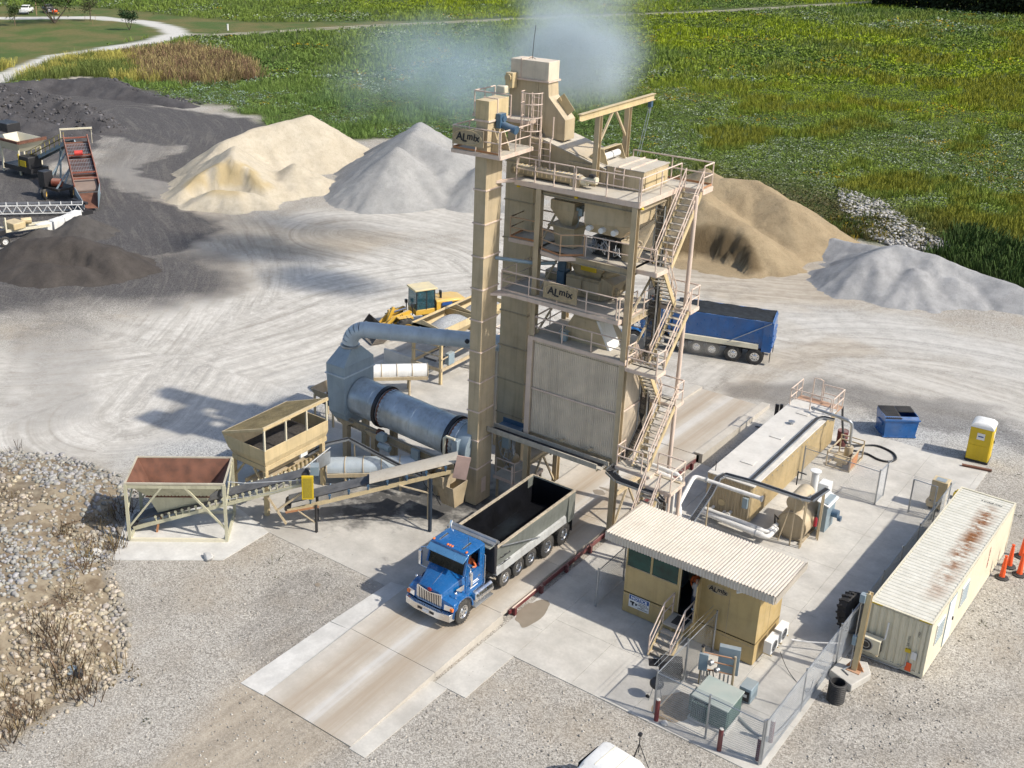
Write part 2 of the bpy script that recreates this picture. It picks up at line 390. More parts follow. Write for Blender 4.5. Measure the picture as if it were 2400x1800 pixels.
TRACK = [(-155, 108.5), (-148.4, 112.2), (-139.2, 134.3), (-119.7, 172.4), (-95.2, 211.6), (-71.3, 262.4), (-60, 285)]
LAWN = [(-129, 38), (-144, 64), (-153, 90), (-157, 108), (-150, 116), (-134, 140), (-122, 166), (-118, 176), (-131, 158), (-157.4, 131), (-178, 128.5), (-215, 126.5), (-240, 90), (-200, 40)]
def lines(*segs):
    r = []
    for a, b, st in segs: r += list(np.arange(a, b, st))
    return np.array(r)
gx = lines((-3000, -400, 200), (-400, -220, 20), (-220, -130, 1.25), (-130, -62, 1.0), (-62, 22, .4), (22, 60, 2.5), (60, 300, 20), (300, 3001, 300))
gy = lines((-3000, -200, 200), (-200, -60, 20), (-60, -32, 2), (-32, 48, .4), (48, 78, .8), (78, 125, 1.25), (125, 300, 2.5), (300, 400, 20), (400, 3001, 200))
GX, GY = np.meshgrid(gx, gy)
def masks(X, Y):
    n1 = fbm(X * .25, Y * .25, 5, 3) - .5; n2 = fbm(X * .07, Y * .07, 4, 9) - .5; n3 = fbm(X * .9, Y * .9, 3, 21) - .5
    e = sdpoly(X, Y, YARD) + n1 * 7 + n2 * 3
    grass = ss(e, -1.0, 1.6)
    dr = 1 - ss(dseg(X, Y, DRIVE) + n3 * .8, 1.9, 2.7)
    tr = 1 - ss(np.abs(dseg(X, Y, TRACK) - .9) + n3 * .7 + n1 * .6, .3, .8)
    lawn = 1 - ss(sdpoly(X, Y, LAWN) + n1 * 2, -1, 1)
    def sw(pts, w, f, k=1.0): return (1 - ss(dseg(X, Y, pts) + n1 * 5 * k + n3 * 1.2 * k, w, w + f))
    white = np.maximum.reduce([sw([(-32, -13), (-30, -6.8), (-29, .7), (-30.5, 10.5), (-29.7, 19.1), (-26, 26.9), (-20, 36)], 5.5, 7),
        .75 * sw([(-34, 14), (-45.5, 18.8), (-54.4, 24), (-65.1, 28), (-72, 32)], 1.6, 3.5), .35 * sw([(-72, 32), (-80, 39), (-84, 46), (-92, 48)], .8, 2.5), .8 * sw([(-44.8, 26.4), (-41, 33.3), (-37.1, 38.6), (-33, 40.1)], 2, 5),
        .7 * sw([(-1.4, 18.1), (-.9, 26.3), (3.1, 32.3), (9, 33.4), (28, 32)], 4, 6), .85 * sw([(-22, 12), (-14, 20), (-8, 30), (-10, 37)], 5, 6), .8 * sw([(-8.1, -8.8), (-5.3, -8.6), (-3, -8.8)], .5, 2),
        .6 * sw([(8, 27), (16, 32), (30, 34)], 2, 4)])
    blue = np.maximum.reduce([sw([(-26, -3.1), (-25.5, 1.7), (-23.9, 6), (-21.5, 6)], 1.5, 3.5), sw([(-20.9, -6.7), (-21.1, -2.4), (-20.4, 2.4)], 1.5, 3.5), .8 * sw([(-2, 36), (10, 36.5), (22, 33)], .8, 3), .7 * sw([(4, 16), (14, 24)], 1, 3)])
    dark = np.maximum.reduce([sw([(-92.7, 26.1), (-105.3, 43.4), (-110, 52)], 9, 6), sw([(-105, 45), (-102.2, 50.2), (-89.2, 51.1), (-77.9, 52)], 5, 4), .8 * sw([(-52, 2), (-48, 8), (-44, 10.5)], 3.5, 8), sw([(-95, 12), (-71.7, 19), (-60, 17), (-56, 17.5)], 6.5, 4),
        .95 * sw([(-100, 48), (-86, 47), (-76, 50), (-71, 46), (-69, 38)], 6, 3), .8 * sw([(-11, -6.4), (-9.1, -4.8), (-6.9, -2.9), (-4.6, -1)], 1.4, 1.6), .55 * sw([(0.1, 20), (4.1, 24.5), (8.3, 23.5), (13, 24.6), (19, 22)], .9, 2.2), .35 * sw([(-44, 2), (-36, -3), (-30, -8)], 1.5, 4), .55 * sw([(-84, 42), (-74, 34), (-66, 27)], 3, 5), .95 * sw([(-80, 52), (-72, 52), (-68, 47), (-70, 41)], 5, 3), .35 * sw([(-3.2, -10), (-6, -12), (-4.5, -16)], .8, 2)])
    tan = np.maximum.reduce([.8 * sw([(-58, 25), (-50, 22), (-44, 24), (-40, 28)], 2.5, 4), .8 * sw([(-12, 39), (-7, 38), (-3, 43)], 2.5, 4), .6 * sw([(-.3, 19), (.9, 25.8), (2.4, 30.6)], .6, 2), .8 * sw([(-1.2, -18.8), (0, -26), (0, -34)], 1.7, 1.6, .4), .5 * sw([(-50, 18), (-40, 14)], 2, 4)])
    rock = 1 - ss(sdpoly(X, Y, [(-27.8, -13.9), (-25.2, -12.1), (-22.2, -11.3), (-19.4, -11.6), (-17.4, -13.5), (-15.3, -15.6), (-13.9, -16.9), (-12.4, -17.6), (-9.9, -18.9), (-8.3, -20.2), (-7.2, -21.4), (-7.1, -23.1), (-7.4, -24.7), (-8, -30), (-40, -40), (-45, -20)]) + n1 * 3, -.6, .8)
    return grass, dr, tr, lawn, white, blue, dark, tan, rock
gm = masks(GX, GY)
def col_attr(me, name, r, g, b):
    a = me.color_attributes.new(name, 'FLOAT_COLOR', 'POINT'); d = np.ones((r.size, 4), np.float32); d[:, 0] = r.ravel(); d[:, 1] = g.ravel(); d[:, 2] = b.ravel(); a.data.foreach_set('color', d.ravel())
def grid_obj(name, X, Y, Zv, mat, keep=None, org=(0, 0, 0), ang=None):
    ny, nx = X.shape; idx = np.arange(nx * ny).reshape(ny, nx)
    q = np.stack([idx[:-1, :-1], idx[:-1, 1:], idx[1:, 1:], idx[1:, :-1]], -1).reshape(-1, 4)
    if keep is not None: kk = keep.ravel(); q = q[kk[q].any(1)]
    used = np.unique(q); re = np.zeros(nx * ny, int); re[used] = np.arange(len(used)); q = re[q]
    co = np.stack([X.ravel() - org[0], Y.ravel() - org[1], Zv.ravel() - org[2]], -1)[used]
    me = bpy.data.meshes.new(name); me.vertices.add(len(co)); me.vertices.foreach_set('co', co.astype(np.float32).ravel())
    me.loops.add(q.size); me.loops.foreach_set('vertex_index', q.astype(np.int32).ravel()); me.polygons.add(len(q))
    me.polygons.foreach_set('loop_start', np.arange(0, q.size, 4, dtype=np.int32)); me.polygons.foreach_set('loop_total', np.full(len(q), 4, np.int32))
    me.polygons.foreach_set('use_smooth', np.ones(len(q), bool)); me.update(calc_edges=True); me.validate(); me.materials.append(mat)
    o = bpy.data.objects.new(name, me); C.objects.link(o); o.location = org; return o, used
def ground_mat():
    t = NT('yard_ground'); A = t.attr('m1'); B = t.attr('m2'); D = t.attr('m3')
    def ch(a):
        x = t.n('ShaderNodeSeparateColor'); t.put(x.inputs[0], a); return x.outputs
    white, blue, dark = ch(A)[:3]; tan, rock, grass = ch(B)[:3]; drive, track, lawn = ch(D)[:3]
    tk = ch(t.attr('m4'))[0]; P = t.pos((1, 1, 0))
    big = t.noise(.33, 4, .6, P); fine = t.noise(7, 3, .75, P); mid = t.noise(1.5, 4, .65, P)
    v = t.n('ShaderNodeTexVoronoi'); t.put(v.inputs['Vector'], P); v.inputs['Scale'].default_value = 21; sc_ = t.n('ShaderNodeSeparateColor'); t.put(sc_.inputs[0], v.outputs['Color']); peb = sc_.outputs[0]; gap = t.lin(v.outputs['Distance'], .35, .75)
    speck = t.math('ADD', t.math('MULTIPLY', fine, .55), t.math('MULTIPLY', peb, .45))
    fl = ch(t.attr('m4')); cv_ = t.n('ShaderNodeCombineXYZ'); t.put(cv_.inputs[0], fl[1]); t.put(cv_.inputs[1], fl[2]); wob = t.n('ShaderNodeVectorMath', operation='ADD'); t.put(wob.inputs[0], cv_.outputs[0]); w2_ = t.n('ShaderNodeVectorMath', operation='SCALE'); t.put(w2_.inputs[0], P); w2_.inputs['Scale'].default_value = .06; t.put(wob.inputs[1], w2_.outputs[0])
    sx = t.n('ShaderNodeVectorMath', operation='MULTIPLY'); t.put(sx.inputs[0], wob.outputs[0]); sx.inputs[1].default_value = (1.5, .12, .5)
    streak = t.math('ADD', t.math('MULTIPLY', t.noise(1.0, 5, .68, sx.outputs[0], .5), .75), t.math('MULTIPLY', mid, .25))
    base = t.mix(t.lin(speck, .28, .74), (.20, .185, .162), (.60, .57, .515)); base = t.mix(t.math('MULTIPLY', gap, .3), base, (.10, .088, .075))
    base = t.mix(t.lin(t.noise(.21, 3, .6, t.pos((1.3, 1, 0))), .5, .66, 0, .5), base, t.mix(speck, (.22, .18, .13), (.42, .36, .28)))
    base = t.mix(t.lin(mid, .38, .72, 0, .5), base, (.41, .385, .34))
    base = t.mix(t.lin(big, .48, .68, 0, .6), base, t.mix(t.lin(speck, .3, .7), (.18, .163, .14), (.40, .37, .32)))
    c = base
    c = t.mix(t.math('MULTIPLY', blue, .85), c, t.mix(t.lin(speck, .3, .68), (.20, .215, .23), (.55, .565, .57)))
    wcol = t.mix(t.lin(streak, .36, .58), (.365, .345, .31), t.mix(t.lin(mid, .3, .7), (.55, .525, .48), (.645, .625, .58)))
    c = t.mix(t.math('MULTIPLY', white, t.lin(streak, .25, .5, .62, 1)), c, t.mix(t.lin(speck, .4, .7, 0, .35), wcol, (.37, .34, .295)))
    c = t.mix(t.math('MULTIPLY', tan, .85), c, t.mix(t.lin(streak, .32, .62), (.25, .205, .15), (.46, .395, .305)))
    dk = t.mix(t.lin(speck, .3, .72), (.034, .032, .033), (.115, .110, .112)); dk = t.mix(t.lin(streak, .5, .72, 0, .7), dk, (.19, .178, .16))
    c = t.mix(t.lin(t.math('ADD', dark, t.math('MULTIPLY', t.math('SUBTRACT', streak, .5), .9)), .2, .8, 0, .96), c, dk)
    tread = t.lin(t.noise(5, 3, .7, P), .35, .62); c = t.mix(t.math('MULTIPLY', t.math('MULTIPLY', tk, tread), .42), c, t.mix(peb, (.10, .09, .078), (.22, .2, .175)))
    c = t.mix(rock, c, t.mix(peb, (.30, .25, .17), (.14, .105, .065)))
    gr = t.mix(t.lin(t.noise(.05, 3, .6, P), .35, .65), (.060, .088, .020), (.11, .135, .03)); gr = t.mix(t.lin(mid, .35, .7), gr, (.040, .058, .016))
    lw = t.mix(t.lin(t.noise(.12, 3, .6, P), .38, .62), (.075, .115, .028), (.155, .135, .052)); lw = t.mix(t.lin(mid, .4, .7, 0, .4), lw, (.045, .085, .018))
    c = t.mix(grass, c, t.mix(lawn, gr, lw))
    c = t.mix(t.math('MULTIPLY', track, .9), c, t.mix(mid, (.30, .27, .20), (.42, .39, .32)))
    c = t.mix(drive, c, t.mix(speck, (.45, .44, .41), (.60, .59, .55)))
    t.bump(t.math('ADD', t.math('ADD', t.math('MULTIPLY', fine, .6), t.math('MULTIPLY', peb, .3)), t.math('MULTIPLY', streak, 1.2)), .7, .04)
    return t.fin(c, .92, 0, .25)
TRK = [[(-36, -4), (-30, 6), (-29, 16), (-24, 27), (-14, 34)], [(-24, -7), (-29, 2), (-34, 12), (-42, 18), (-55, 25)], [(-33, 12), (-27, 20), (-19, 25), (-9, 27), (0, 24)], [(-25, 20), (-31, 26), (-33, 33), (-28, 38)], [(-20, 20), (-24, 27), (-30, 31), (-37, 30)], [(-46, 4), (-40, 2), (-34, 3)], [(-50, 2), (-41, -2), (-33, -9)], [(-66, 29), (-74, 36), (-80, 42), (-90, 45)], [(-64, 31), (-70, 38), (-76, 45), (-84, 49)], [(2, 20), (3, 27), (8, 32), (20, 34)], [(1.0, 19), (1.8, 26), (4, 33), (0, 38)], [(-2, 20), (-4, 28), (-8, 35), (-8, 38)], [(6, 24), (14, 27), (26, 25)], [(0, -18.5), (-1.5, -24), (-6, -30)], [(1.4, -18.6), (1.0, -25), (-2, -32)], [(-52, 22), (-46, 20), (-38, 22)], [(-9, 25), (-2, 30), (6, 34), (16, 35)], [(16, -6), (20, -2), (24, 6)]]
def tracks(X, Y):
    n3 = (fbm(X * .5, Y * .5, 3, 77) - .5) * .8; r = np.zeros(X.shape)
    for k, pl in enumerate(TRK):
        q = [(x, y) for x, y, _ in [(p[0], p[1], 0) for p in pl]]; S_ = []
        for i in range(len(q) - 1):
            a, b, c_, d_ = q[max(i - 1, 0)], q[i], q[i + 1], q[min(i + 2, len(q) - 1)]
            for j in range(6): u = j / 6; S_.append(tuple(.5 * (2 * b[m_] + (c_[m_] - a[m_]) * u + (2 * a[m_] - 5 * b[m_] + 4 * c_[m_] - d_[m_]) * u * u + (3 * b[m_] - a[m_] - 3 * c_[m_] + d_[m_]) * u ** 3) for m_ in (0, 1)))
        S_.append(q[-1]); d = np.abs(dseg(X, Y, S_) - 1.0) + n3 * .35; r = np.maximum(r, (1 - ss(d, .2, .55)) * (.55 + .45 * ((k * 37) % 10) / 10))
    return r
m_ground = ground_mat()
gz = (fbm(GX * .35, GY * .35, 3, 40) - .5) * .05
_flat = 1 - ss(np.maximum(np.maximum(-17.5 - GX, GX - 15.5), np.maximum(-19.5 - GY, GY - 21)), 0, 3); gz = gz * (1 - _flat) - .012
ground, used = grid_obj('ground', GX, GY, gz, m_ground); ground['kind'] = 'structure'
FLOW = [[(-60, -16), (-40, -10), (-32, -2), (-29, 8), (-28, 18), (-23, 28), (-14, 36), (-4, 42)], [(-100, 52), (-86, 46), (-74, 34), (-62, 27), (-50, 21), (-40, 14), (-33, 5), (-26, -6)], [(0, -40), (0, 20), (1, 27), (6, 33), (16, 35), (40, 34)], [(-40, 30), (-30, 31), (-20, 27), (-8, 26), (4, 28), (18, 27), (40, 22)]]
def catmull(q, k=6):
    r = []
    for i in range(len(q) - 1):
        a, b, c_, d_ = q[max(i - 1, 0)], q[i], q[i + 1], q[min(i + 2, len(q) - 1)]
        for j in range(k): u = j / k; r.append(tuple(.5 * (2 * b[m_] + (c_[m_] - a[m_]) * u + (2 * a[m_] - 5 * b[m_] + 4 * c_[m_] - d_[m_]) * u * u + (3 * b[m_] - a[m_] - 3 * c_[m_] + d_[m_]) * u ** 3) for m_ in (0, 1)))
    return r + [q[-1]]
def flow(X, Y):
    best = np.full(X.shape, 1e9); sd_ = np.zeros(X.shape); al_ = np.zeros(X.shape)
    for n_, pl in enumerate(FLOW):
        q = catmull(pl); acc = 0
        for (x0, y0), (x1, y1) in zip(q[:-1], q[1:]):
            dx, dy = x1 - x0, y1 - y0; L = math.hypot(dx, dy) + 1e-9; u = ((X - x0) * dx + (Y - y0) * dy) / (L * L); t_ = np.clip(u, 0, 1); ex, ey = X - x0 - t_ * dx, Y - y0 - t_ * dy; d = np.hypot(ex, ey); k = d < best
            best = np.where(k, d, best); sd_ = np.where(k, np.sign(dx * ey - dy * ex) * d + n_ * 97, sd_); al_ = np.where(k, acc + t_ * L, al_); acc += L
    return sd_, al_
_fs, _fa = flow(GX, GY); _fs = _fs.ravel()[used]; _fa = _fa.ravel()[used]
_tk = tracks(GX, GY).ravel()[used]; _g = [a.ravel()[used] for a in gm]; col_attr(ground.data, 'm4', _tk, _fs, _fa)
col_attr(ground.data, 'm1', _g[4], _g[5], _g[6]); col_attr(ground.data, 'm2', _g[7], _g[8], _g[0]); col_attr(ground.data, 'm3', _g[1], _g[2], _g[3])

# ---------------------------------------------------------------- concrete
def conc_mat(name, base=(.55, .53, .485), stain=.45, warm=.0, tracks=None, spill=False):
    t = NT(name); P = t.pos()
    c = t.mix(t.lin(t.noise(.9, 4, .65, P), .3, .7), mul(base, .80), mul(base, 1.12)); c = t.mix(t.lin(t.noise(9, 3, .7, P), .35, .75, 0, .35), c, mul(base, .7))
    c = t.mix(t.lin(t.noise(.28, 5, .6, P), .48, .72, 0, stain), c, (.30, .275, .24)); c = t.mix(t.lin(t.noise(2.2, 4, .75, P), .66, .74, 0, stain), c, (.12, .105, .09))
    if warm: c = t.mix(t.lin(t.noise(.5, 5, .6, P), .35, .65, warm * .3, warm), c, (.40, .345, .27))
    if tracks:
        xs = t.n('ShaderNodeSeparateXYZ'); t.put(xs.inputs[0], P); X = xs.outputs[0]
        st = t.noise(1.0, 6, .7, t.pos((3.5, .12, 1)))
        for x0 in tracks:
            d = t.math('ABSOLUTE', t.math('SUBTRACT', X, x0), 0); k = t.math('MULTIPLY', t.lin(d, .95, .2), t.lin(st, .25, .6, .35, 1)); c = t.mix(k, c, (.365, .305, .235))
        c = t.mix(t.lin(st, .62, .75, 0, .4), c, (.2, .18, .155))
        c = t.mix(t.lin(t.math('MULTIPLY', t.lin(t.math('ABSOLUTE', t.math('SUBTRACT', X, .1), 0), .7, .2), st), .38, .55, 0, .5), c, (.55, .55, .54))
    if spill:      # black millings dropped along the belt line
        dv = t.n('ShaderNodeVectorMath', operation='DOT_PRODUCT'); sv = t.n('ShaderNodeVectorMath', operation='SUBTRACT'); t.put(sv.inputs[0], P); sv.inputs[1].default_value = (-7.0, -3.6, 0); t.put(dv.inputs[0], sv.outputs[0]); dv.inputs[1].default_value = (-.64, .77, 0)
        al = t.n('ShaderNodeVectorMath', operation='DOT_PRODUCT'); t.put(al.inputs[0], sv.outputs[0]); al.inputs[1].default_value = (.77, .64, 0)
        k = t.math('ADD', t.lin(t.math('ABSOLUTE', dv.outputs['Value'], 0), 3.4, .6), t.math('MULTIPLY', t.math('SUBTRACT', t.noise(.7, 4, .7, P), .5), 2.2)); k = t.math('MULTIPLY', t.lin(k, .3, .95), t.lin(al.outputs['Value'], -6.5, -3)); k = t.math('MULTIPLY', k, t.lin(al.outputs['Value'], 6.5, 4)); c = t.mix(t.math('MULTIPLY', k, .93), c, t.mix(t.noise(4, 3, .7, P), (.03, .03, .032), (.10, .098, .095)))
    t.bump(t.noise(20, 2, .7, P), .2, .01)
    return t.fin(c, .85, 0, .3)
m_conc = conc_mat('yard_concrete'); m_concs = conc_mat('plant_concrete', (.50, .48, .44), .6, 0, None, True); m_concr = conc_mat('ramp_concrete', (.54, .51, .46), .35, .35, (-.85, 1.05)); m_concw = conc_mat('pad_concrete', (.60, .59, .56), .3)
m_wet = NT('wet_stain'); m_wet = m_wet.fin(m_wet.mix(m_wet.noise(2, 4), (.20, .17, .13), (.30, .255, .2)), .5)
# yard slab: separately poured panels with saw joints
yard = bpy.data.objects.new('yard_slab', None); C.objects.link(yard); yard['kind'] = 'structure'; ORG[yard] = Vector((0, 0, 0))
def panel(x0, x1, y0, y1, z=.0, m_=None, par=yard, nm='concrete_panel', th=.14):
    b = MB().box(x0 + .005, x1 - .005, y0 + .005, y1 - .005, z - th, z); o = struct(b, nm, m_ or m_conc, par); return o
_xs = [3.93, 6.6, 9.2, 11.7, 14.3]
for i in range(4):
    for a, b in ((-10.2, -7.0), (-7.0, -3.8), (-3.8, .2), (.2, 4.4), (4.4, 8.2), (8.2, 12.2), (12.2, 15.8), (15.8, 19.3)):
        if a >= 12 and i == 0: continue
        panel(_xs[i], _xs[i + 1], a, b, .02)
panel(14.3, 14.6, 12.2, 19.1, .02); panel(3.93, 6.6, 12.2, 15.8, .02)
for a, b in ((-13.5, -10.2), (-10.2, -8.0), (-8.0, -3.8), (-3.8, .2), (.2, 4.4), (4.4, 9.8)): panel(2.46, 3.93, a, b, .02)
panel(2.3, 3.06, -18.4, -13.5, .015)
# pads under the plant
for x0, x1, y0, y1 in ((-8, -2.3, -9.7, -4.6), (-10.4, -8, -9.9, -4.6), (-12.5, -10.4, -10.5, -4.6), (-16.5, -12.5, -9.5, -4.6), (-9, -2.3, -4.6, 0), (-16.5, -9, -4.6, 0), (-9, -2.3, 0, 5), (-16.5, -9, 0, 5), (-18.5, -12, 5, 11), (-12, -2.3, 5, 9)):
    panel(x0, x1, y0, y1, .008, m_concs, nm='plant_slab_panel')
b = MB().prism([(-14.2, -16.2, -.1), (-10.3, -12.95, -.1), (-10.4, -9.9, -.1), (-13.4, -9.2, -.1), (-17.2, -12.9, -.1), (-15.6, -14.6, -.1)], (0, 0, .125)); struct(b, 'plant_slab_panel', m_concw, yard)
# truck ramp, scale deck and far ramp
ramp = bpy.data.objects.new('truck_ramp', None); C.objects.link(ramp); ramp['kind'] = 'structure'; ORG[ramp] = Vector((0, 0, 0))
RX0, RX1, RZ = -2.12, 2.3, .42
def wedge(y0, y1, z0, z1, nm, x0=RX0, x1=RX1):
    b = MB().hexa([(x0, y0, -.1), (x1, y0, -.1), (x1, y1, -.1), (x0, y1, -.1)], [(x0, y0, z0), (x1, y0, z0), (x1, y1, z1), (x0, y1, z1)]); return struct(b, nm, m_concr, ramp)
wedge(-18.3, -13.3, .03, .26, 'ramp_slab'); wedge(-13.28, -8.6, .261, RZ, 'ramp_slab'); wedge(9.93, 18.7, RZ, .1, 'ramp_slab')
wedge(9.93, 19.0, RZ + .12, .22, 'kerb', 2.02, 2.5); wedge(9.93, 18.8, RZ + .10, .2, 'kerb', -2.2, -1.72)
for i in range(4):
    y0 = -8.58 + i * 4.62; struct(MB().box(RX0, RX1 - .12, y0, y0 + 4.6, .2, RZ), 'scale_deck', m_concr, ramp)
struct(MB().box(RX0 - .02, RX1 - .4, -8.5, 9.9, -.05, .2), 'scale_pit', m_blackm, ramp)
struct(MB().hexa([(-3.35, -18.4, -.1), (-2.14, -18.35, -.1), (-2.14, -13.2, -.1), (-3.3, -13.3, -.1)], [(-3.35, -18.4, .012), (-2.14, -18.35, .03), (-2.14, -13.2, .1), (-3.3, -13.3, .06)]), 'side_apron', m_concw, ramp)
struct(MB().hexa([(-3.3, -13.25, -.1), (-2.14, -13.2, -.1), (-2.14, -9.2, -.1), (-3.2, -9.4, -.1)], [(-3.3, -13.25, .05), (-2.14, -13.2, .1), (-2.14, -9.2, .1), (-3.2, -9.4, .05)]), 'side_apron', m_concw, ramp)
sc = thing('scale_guide_rail', 'dark red steel guide beam along the truck scale edge', 'guide rail', (2.3, -8.2, 0))
part(MB().bar((2.26, -8.1, .22), (2.26, 9.6, .22), .08, .2), 'beam', m_redrail, sc); part(MB().tube([(2.36, -8.0, .42), (2.36, -6.2, .42)], .035), 'pipe', m_rail, sc)
part(MB().tube([(2.36, -5.6, .44), (2.36, 9.4, .44)], .035), 'pipe', m_redrail, sc)
for i in range(9): part(MB().box(2.30, 2.44, -7.9 + i * 2.1, -7.75 + i * 2.1, .0, .38), 'bracket', m_redrail, sc)
def blot(cx, cy, rx, ry, z, sd, nm, mat, n=48):
    ps = []
    for i in range(n):
        t = 2 * PI * i / n; k = .7 + .6 * float(fbm(np.array([math.cos(t) * 1.3 + sd]), np.array([math.sin(t) * 1.3]), 3, sd)[0]); ps.append((cx + rx * k * math.cos(t), cy + ry * k * math.sin(t), z))
    o = struct(MB().add(ps, [tuple(range(n))]), nm, mat); return o
blot(2.85, -7.2, .5, 1.2, .026, 3, 'water_stain', m_wet); blot(.2, 3.0, .32, .26, RZ + .005, 5, 'oil_stain', m_wet); blot(.85, 3.5, .9, .14, RZ + .005, 8, 'oil_stain', m_wet)
blot(10.35, -8.9, .75, .95, .026, 14, 'dirt_stain', paint('brown_dirt', (.28, .22, .15), .95, var=.3, vs=4)); blot(-5.6, -11.6, .14, .14, .012, 6, 'oil_stain', m_wet)
# ---------------------------------------------------------------- mixing tower
def rail(b, pts, h=1.0, r=.03, sp=1.25, mids=(.5,), toe=None, ends=True):
    pts = [Vector(p) for p in pts]
    for k in (1.0,) + tuple(mids):
        b.tube([p + Vector((0, 0, h * k)) for p in pts], r if k == 1.0 else r * .85, 6)
    for i, (p, q) in enumerate(zip(pts[:-1], pts[1:])):
        L = (q - p).length; n = max(1, round(L / sp))
        for j in range(n + (1 if i == len(pts) - 2 else 0)):
            a = p.lerp(q, j / n); b.tube([a - Vector((0, 0, .14)), a + Vector((0, 0, h))], r, 6)
    return b
def guard(parent, pts, h=1.0, toe=True, mat=None, **kw):
    o = part(rail(MB(), pts, h, **kw), 'guardrail', mat or m_rail, parent)
    if toe:
        b = MB()
        for p, q in zip(pts[:-1], pts[1:]): b.bar(Vector(p) + Vector((0, 0, .06)), Vector(q) + Vector((0, 0, .06)), .012, .1)
        part(b, 'toe_board', m_orange if toe == 'o' else m_rail, o)
    return o
def deck(parent, poly, z, th=.16, mat=None, nm='deck'):
    o = part(MB().prism([(x, y, z - th) for x, y in poly], (0, 0, th)), nm, mat or m_deck, parent)
    b = MB()
    for (x0, y0), (x1, y1) in zip(poly, poly[1:] + poly[:1]): b.bar((x0, y0, z - th / 2 - .03), (x1, y1, z - th / 2 - .03), .05, th + .02)
    part(b, 'edge_channel', m_rail, o); return o
T = thing('mixing_tower', 'tan asphalt mixing tower with open decks, corrugated silo and guardrails', 'tower', (0, 1.5, 0))
for x in (-2.40, 2.43):
    for y in (.15, 3.0):
        part(MB().ibeam((x, y, 0), (x, y, 16.3), .26, .30, up=(0, 1, 0), t=.03), 'column', m_tan, T)
        part(MB().box(x - .25, x + .25, y - .25, y + .25, .02, .06), 'base_plate', m_tanD, T)
for z in (4.05, 9.0, 11.0, 13.35, 16.2):
    b = MB()
    for y in (.15, 3.0): b.ibeam((-2.25, y, z), (2.28, y, z), .16, .3)
    for x in (-2.4, 2.43): b.ibeam((x, .32, z), (x, 2.83, z), .16, .3)
    part(b, 'floor_beam', m_tanD, T)
b = MB()
for x in (-2.4, 2.43):
    b.ibeam((x, .3, 2.3), (x, 2.85, 2.3), .14, .28); b.bar((x, .3, .3), (x, 1.55, 2.2), .09); b.bar((x, 2.85, .3), (x, 1.65, 2.2), .09)
    for z0, z1 in ((9.1, 10.9), (11.2, 13.2), (13.6, 16.0)): b.bar((x, .3, z0), (x, 2.85, z1), .08)
for y in (3.0,):
    for z0, z1 in ((11.2, 13.2), (13.6, 16.0)): b.bar((-2.2, y, z0), (2.2, y, z1), .1)
part(b, 'bracing', m_tan, T)
# silo box with ribbed skins
silo = part(MB().box(-2.3, 2.34, .14, 3.1, 4.2, 9.05), 'silo', m_clad, T)
for z0, z1 in ((4.25, 6.55), (6.57, 9.1)):
    part(MB().corr((-2.26, .12, z0), (1, 0, 0), (0, 0, 1), 4.55, z1 - z0, .1, .036, (0, -1, 0)), 'cladding_sheet', m_clad, silo)
    part(MB().corr((2.36, .33, z0), (0, 1, 0), (0, 0, 1), 2.5, z1 - z0, .1, .036, (1, 0, 0)), 'cladding_sheet', m_clad, silo)
part(MB().box(-2.5, 2.3, .02, .06, 6.5, 6.58).box(2.42, 2.46, .3, 2.85, 6.5, 6.58), 'joint_band', m_rail, silo)
part(MB().box(-2.52, 2.56, -.02, .14, 9.02, 9.16).box(-2.56, -2.3, -.03, .16, 4.1, 9.2), 'head_trim', m_rail, silo)
for i in range(4): part(MB().frus((-2 + i * 1.1, -1.3 + i * 1.1, .8, 2.4), 3.1, (-2.2 + i * 1.12, -1.1 + i * 1.12, .2, 3.0), 4.2), 'discharge_cone', m_tanD, silo)
for x in (-.35, 1.2):
    part(MB().cyl((x, .02, 4.42), (x, -.2, 4.42), .07).tube([(x - .4, -.02, 4.3), (x - .2, -.12, 4.45), (x + .25, -.1, 4.4), (x + .5, -.02, 4.25)], .015), 'vibrator', m_tanD, silo)
# deck over the silo
d9 = deck(T, [(-2.5, .0), (2.5, .0), (2.5, 3.15), (-2.5, 3.15)], 9.22, .06)
guard(T, [(2.3, .06, 9.2), (-2.3, .06, 9.2), (-2.4, 3.0, 9.2), (2.3, 3.1, 9.2)], .98, toe=False, sp=1.5)
b = MB().hexa([(-1.28, .68, 9.23), (1.3, .68, 9.23), (1.3, 2.4, 9.23), (-1.28, 2.4, 9.23)], [(-.62, .68, 10.45), (.62, .68, 10.45), (.62, 2.0, 10.45), (-.62, 2.0, 10.45)]).box(-.6, .7, .7, 2.0, 10.45, 11.0)
wc = part(b, 'weigh_chute', m_tan, T); part(MB().hexa([(1.30, .66, 9.23), (1.42, .66, 9.23), (1.42, 1.62, 9.23), (1.3, 1.62, 9.23)], [(.62, .66, 10.5), (.76, .66, 10.5), (.76, 1.62, 10.5), (.62, 1.62, 10.5)]), 'side_plate', m_white, wc)
part(MB().box(-1.0, -.7, .3, .5, 9.25, 9.7).tube([(-1.1, .3, 9.6), (-.9, .2, 9.9), (-.5, .3, 9.8)], .02), 'junction_box', m_box, wc)
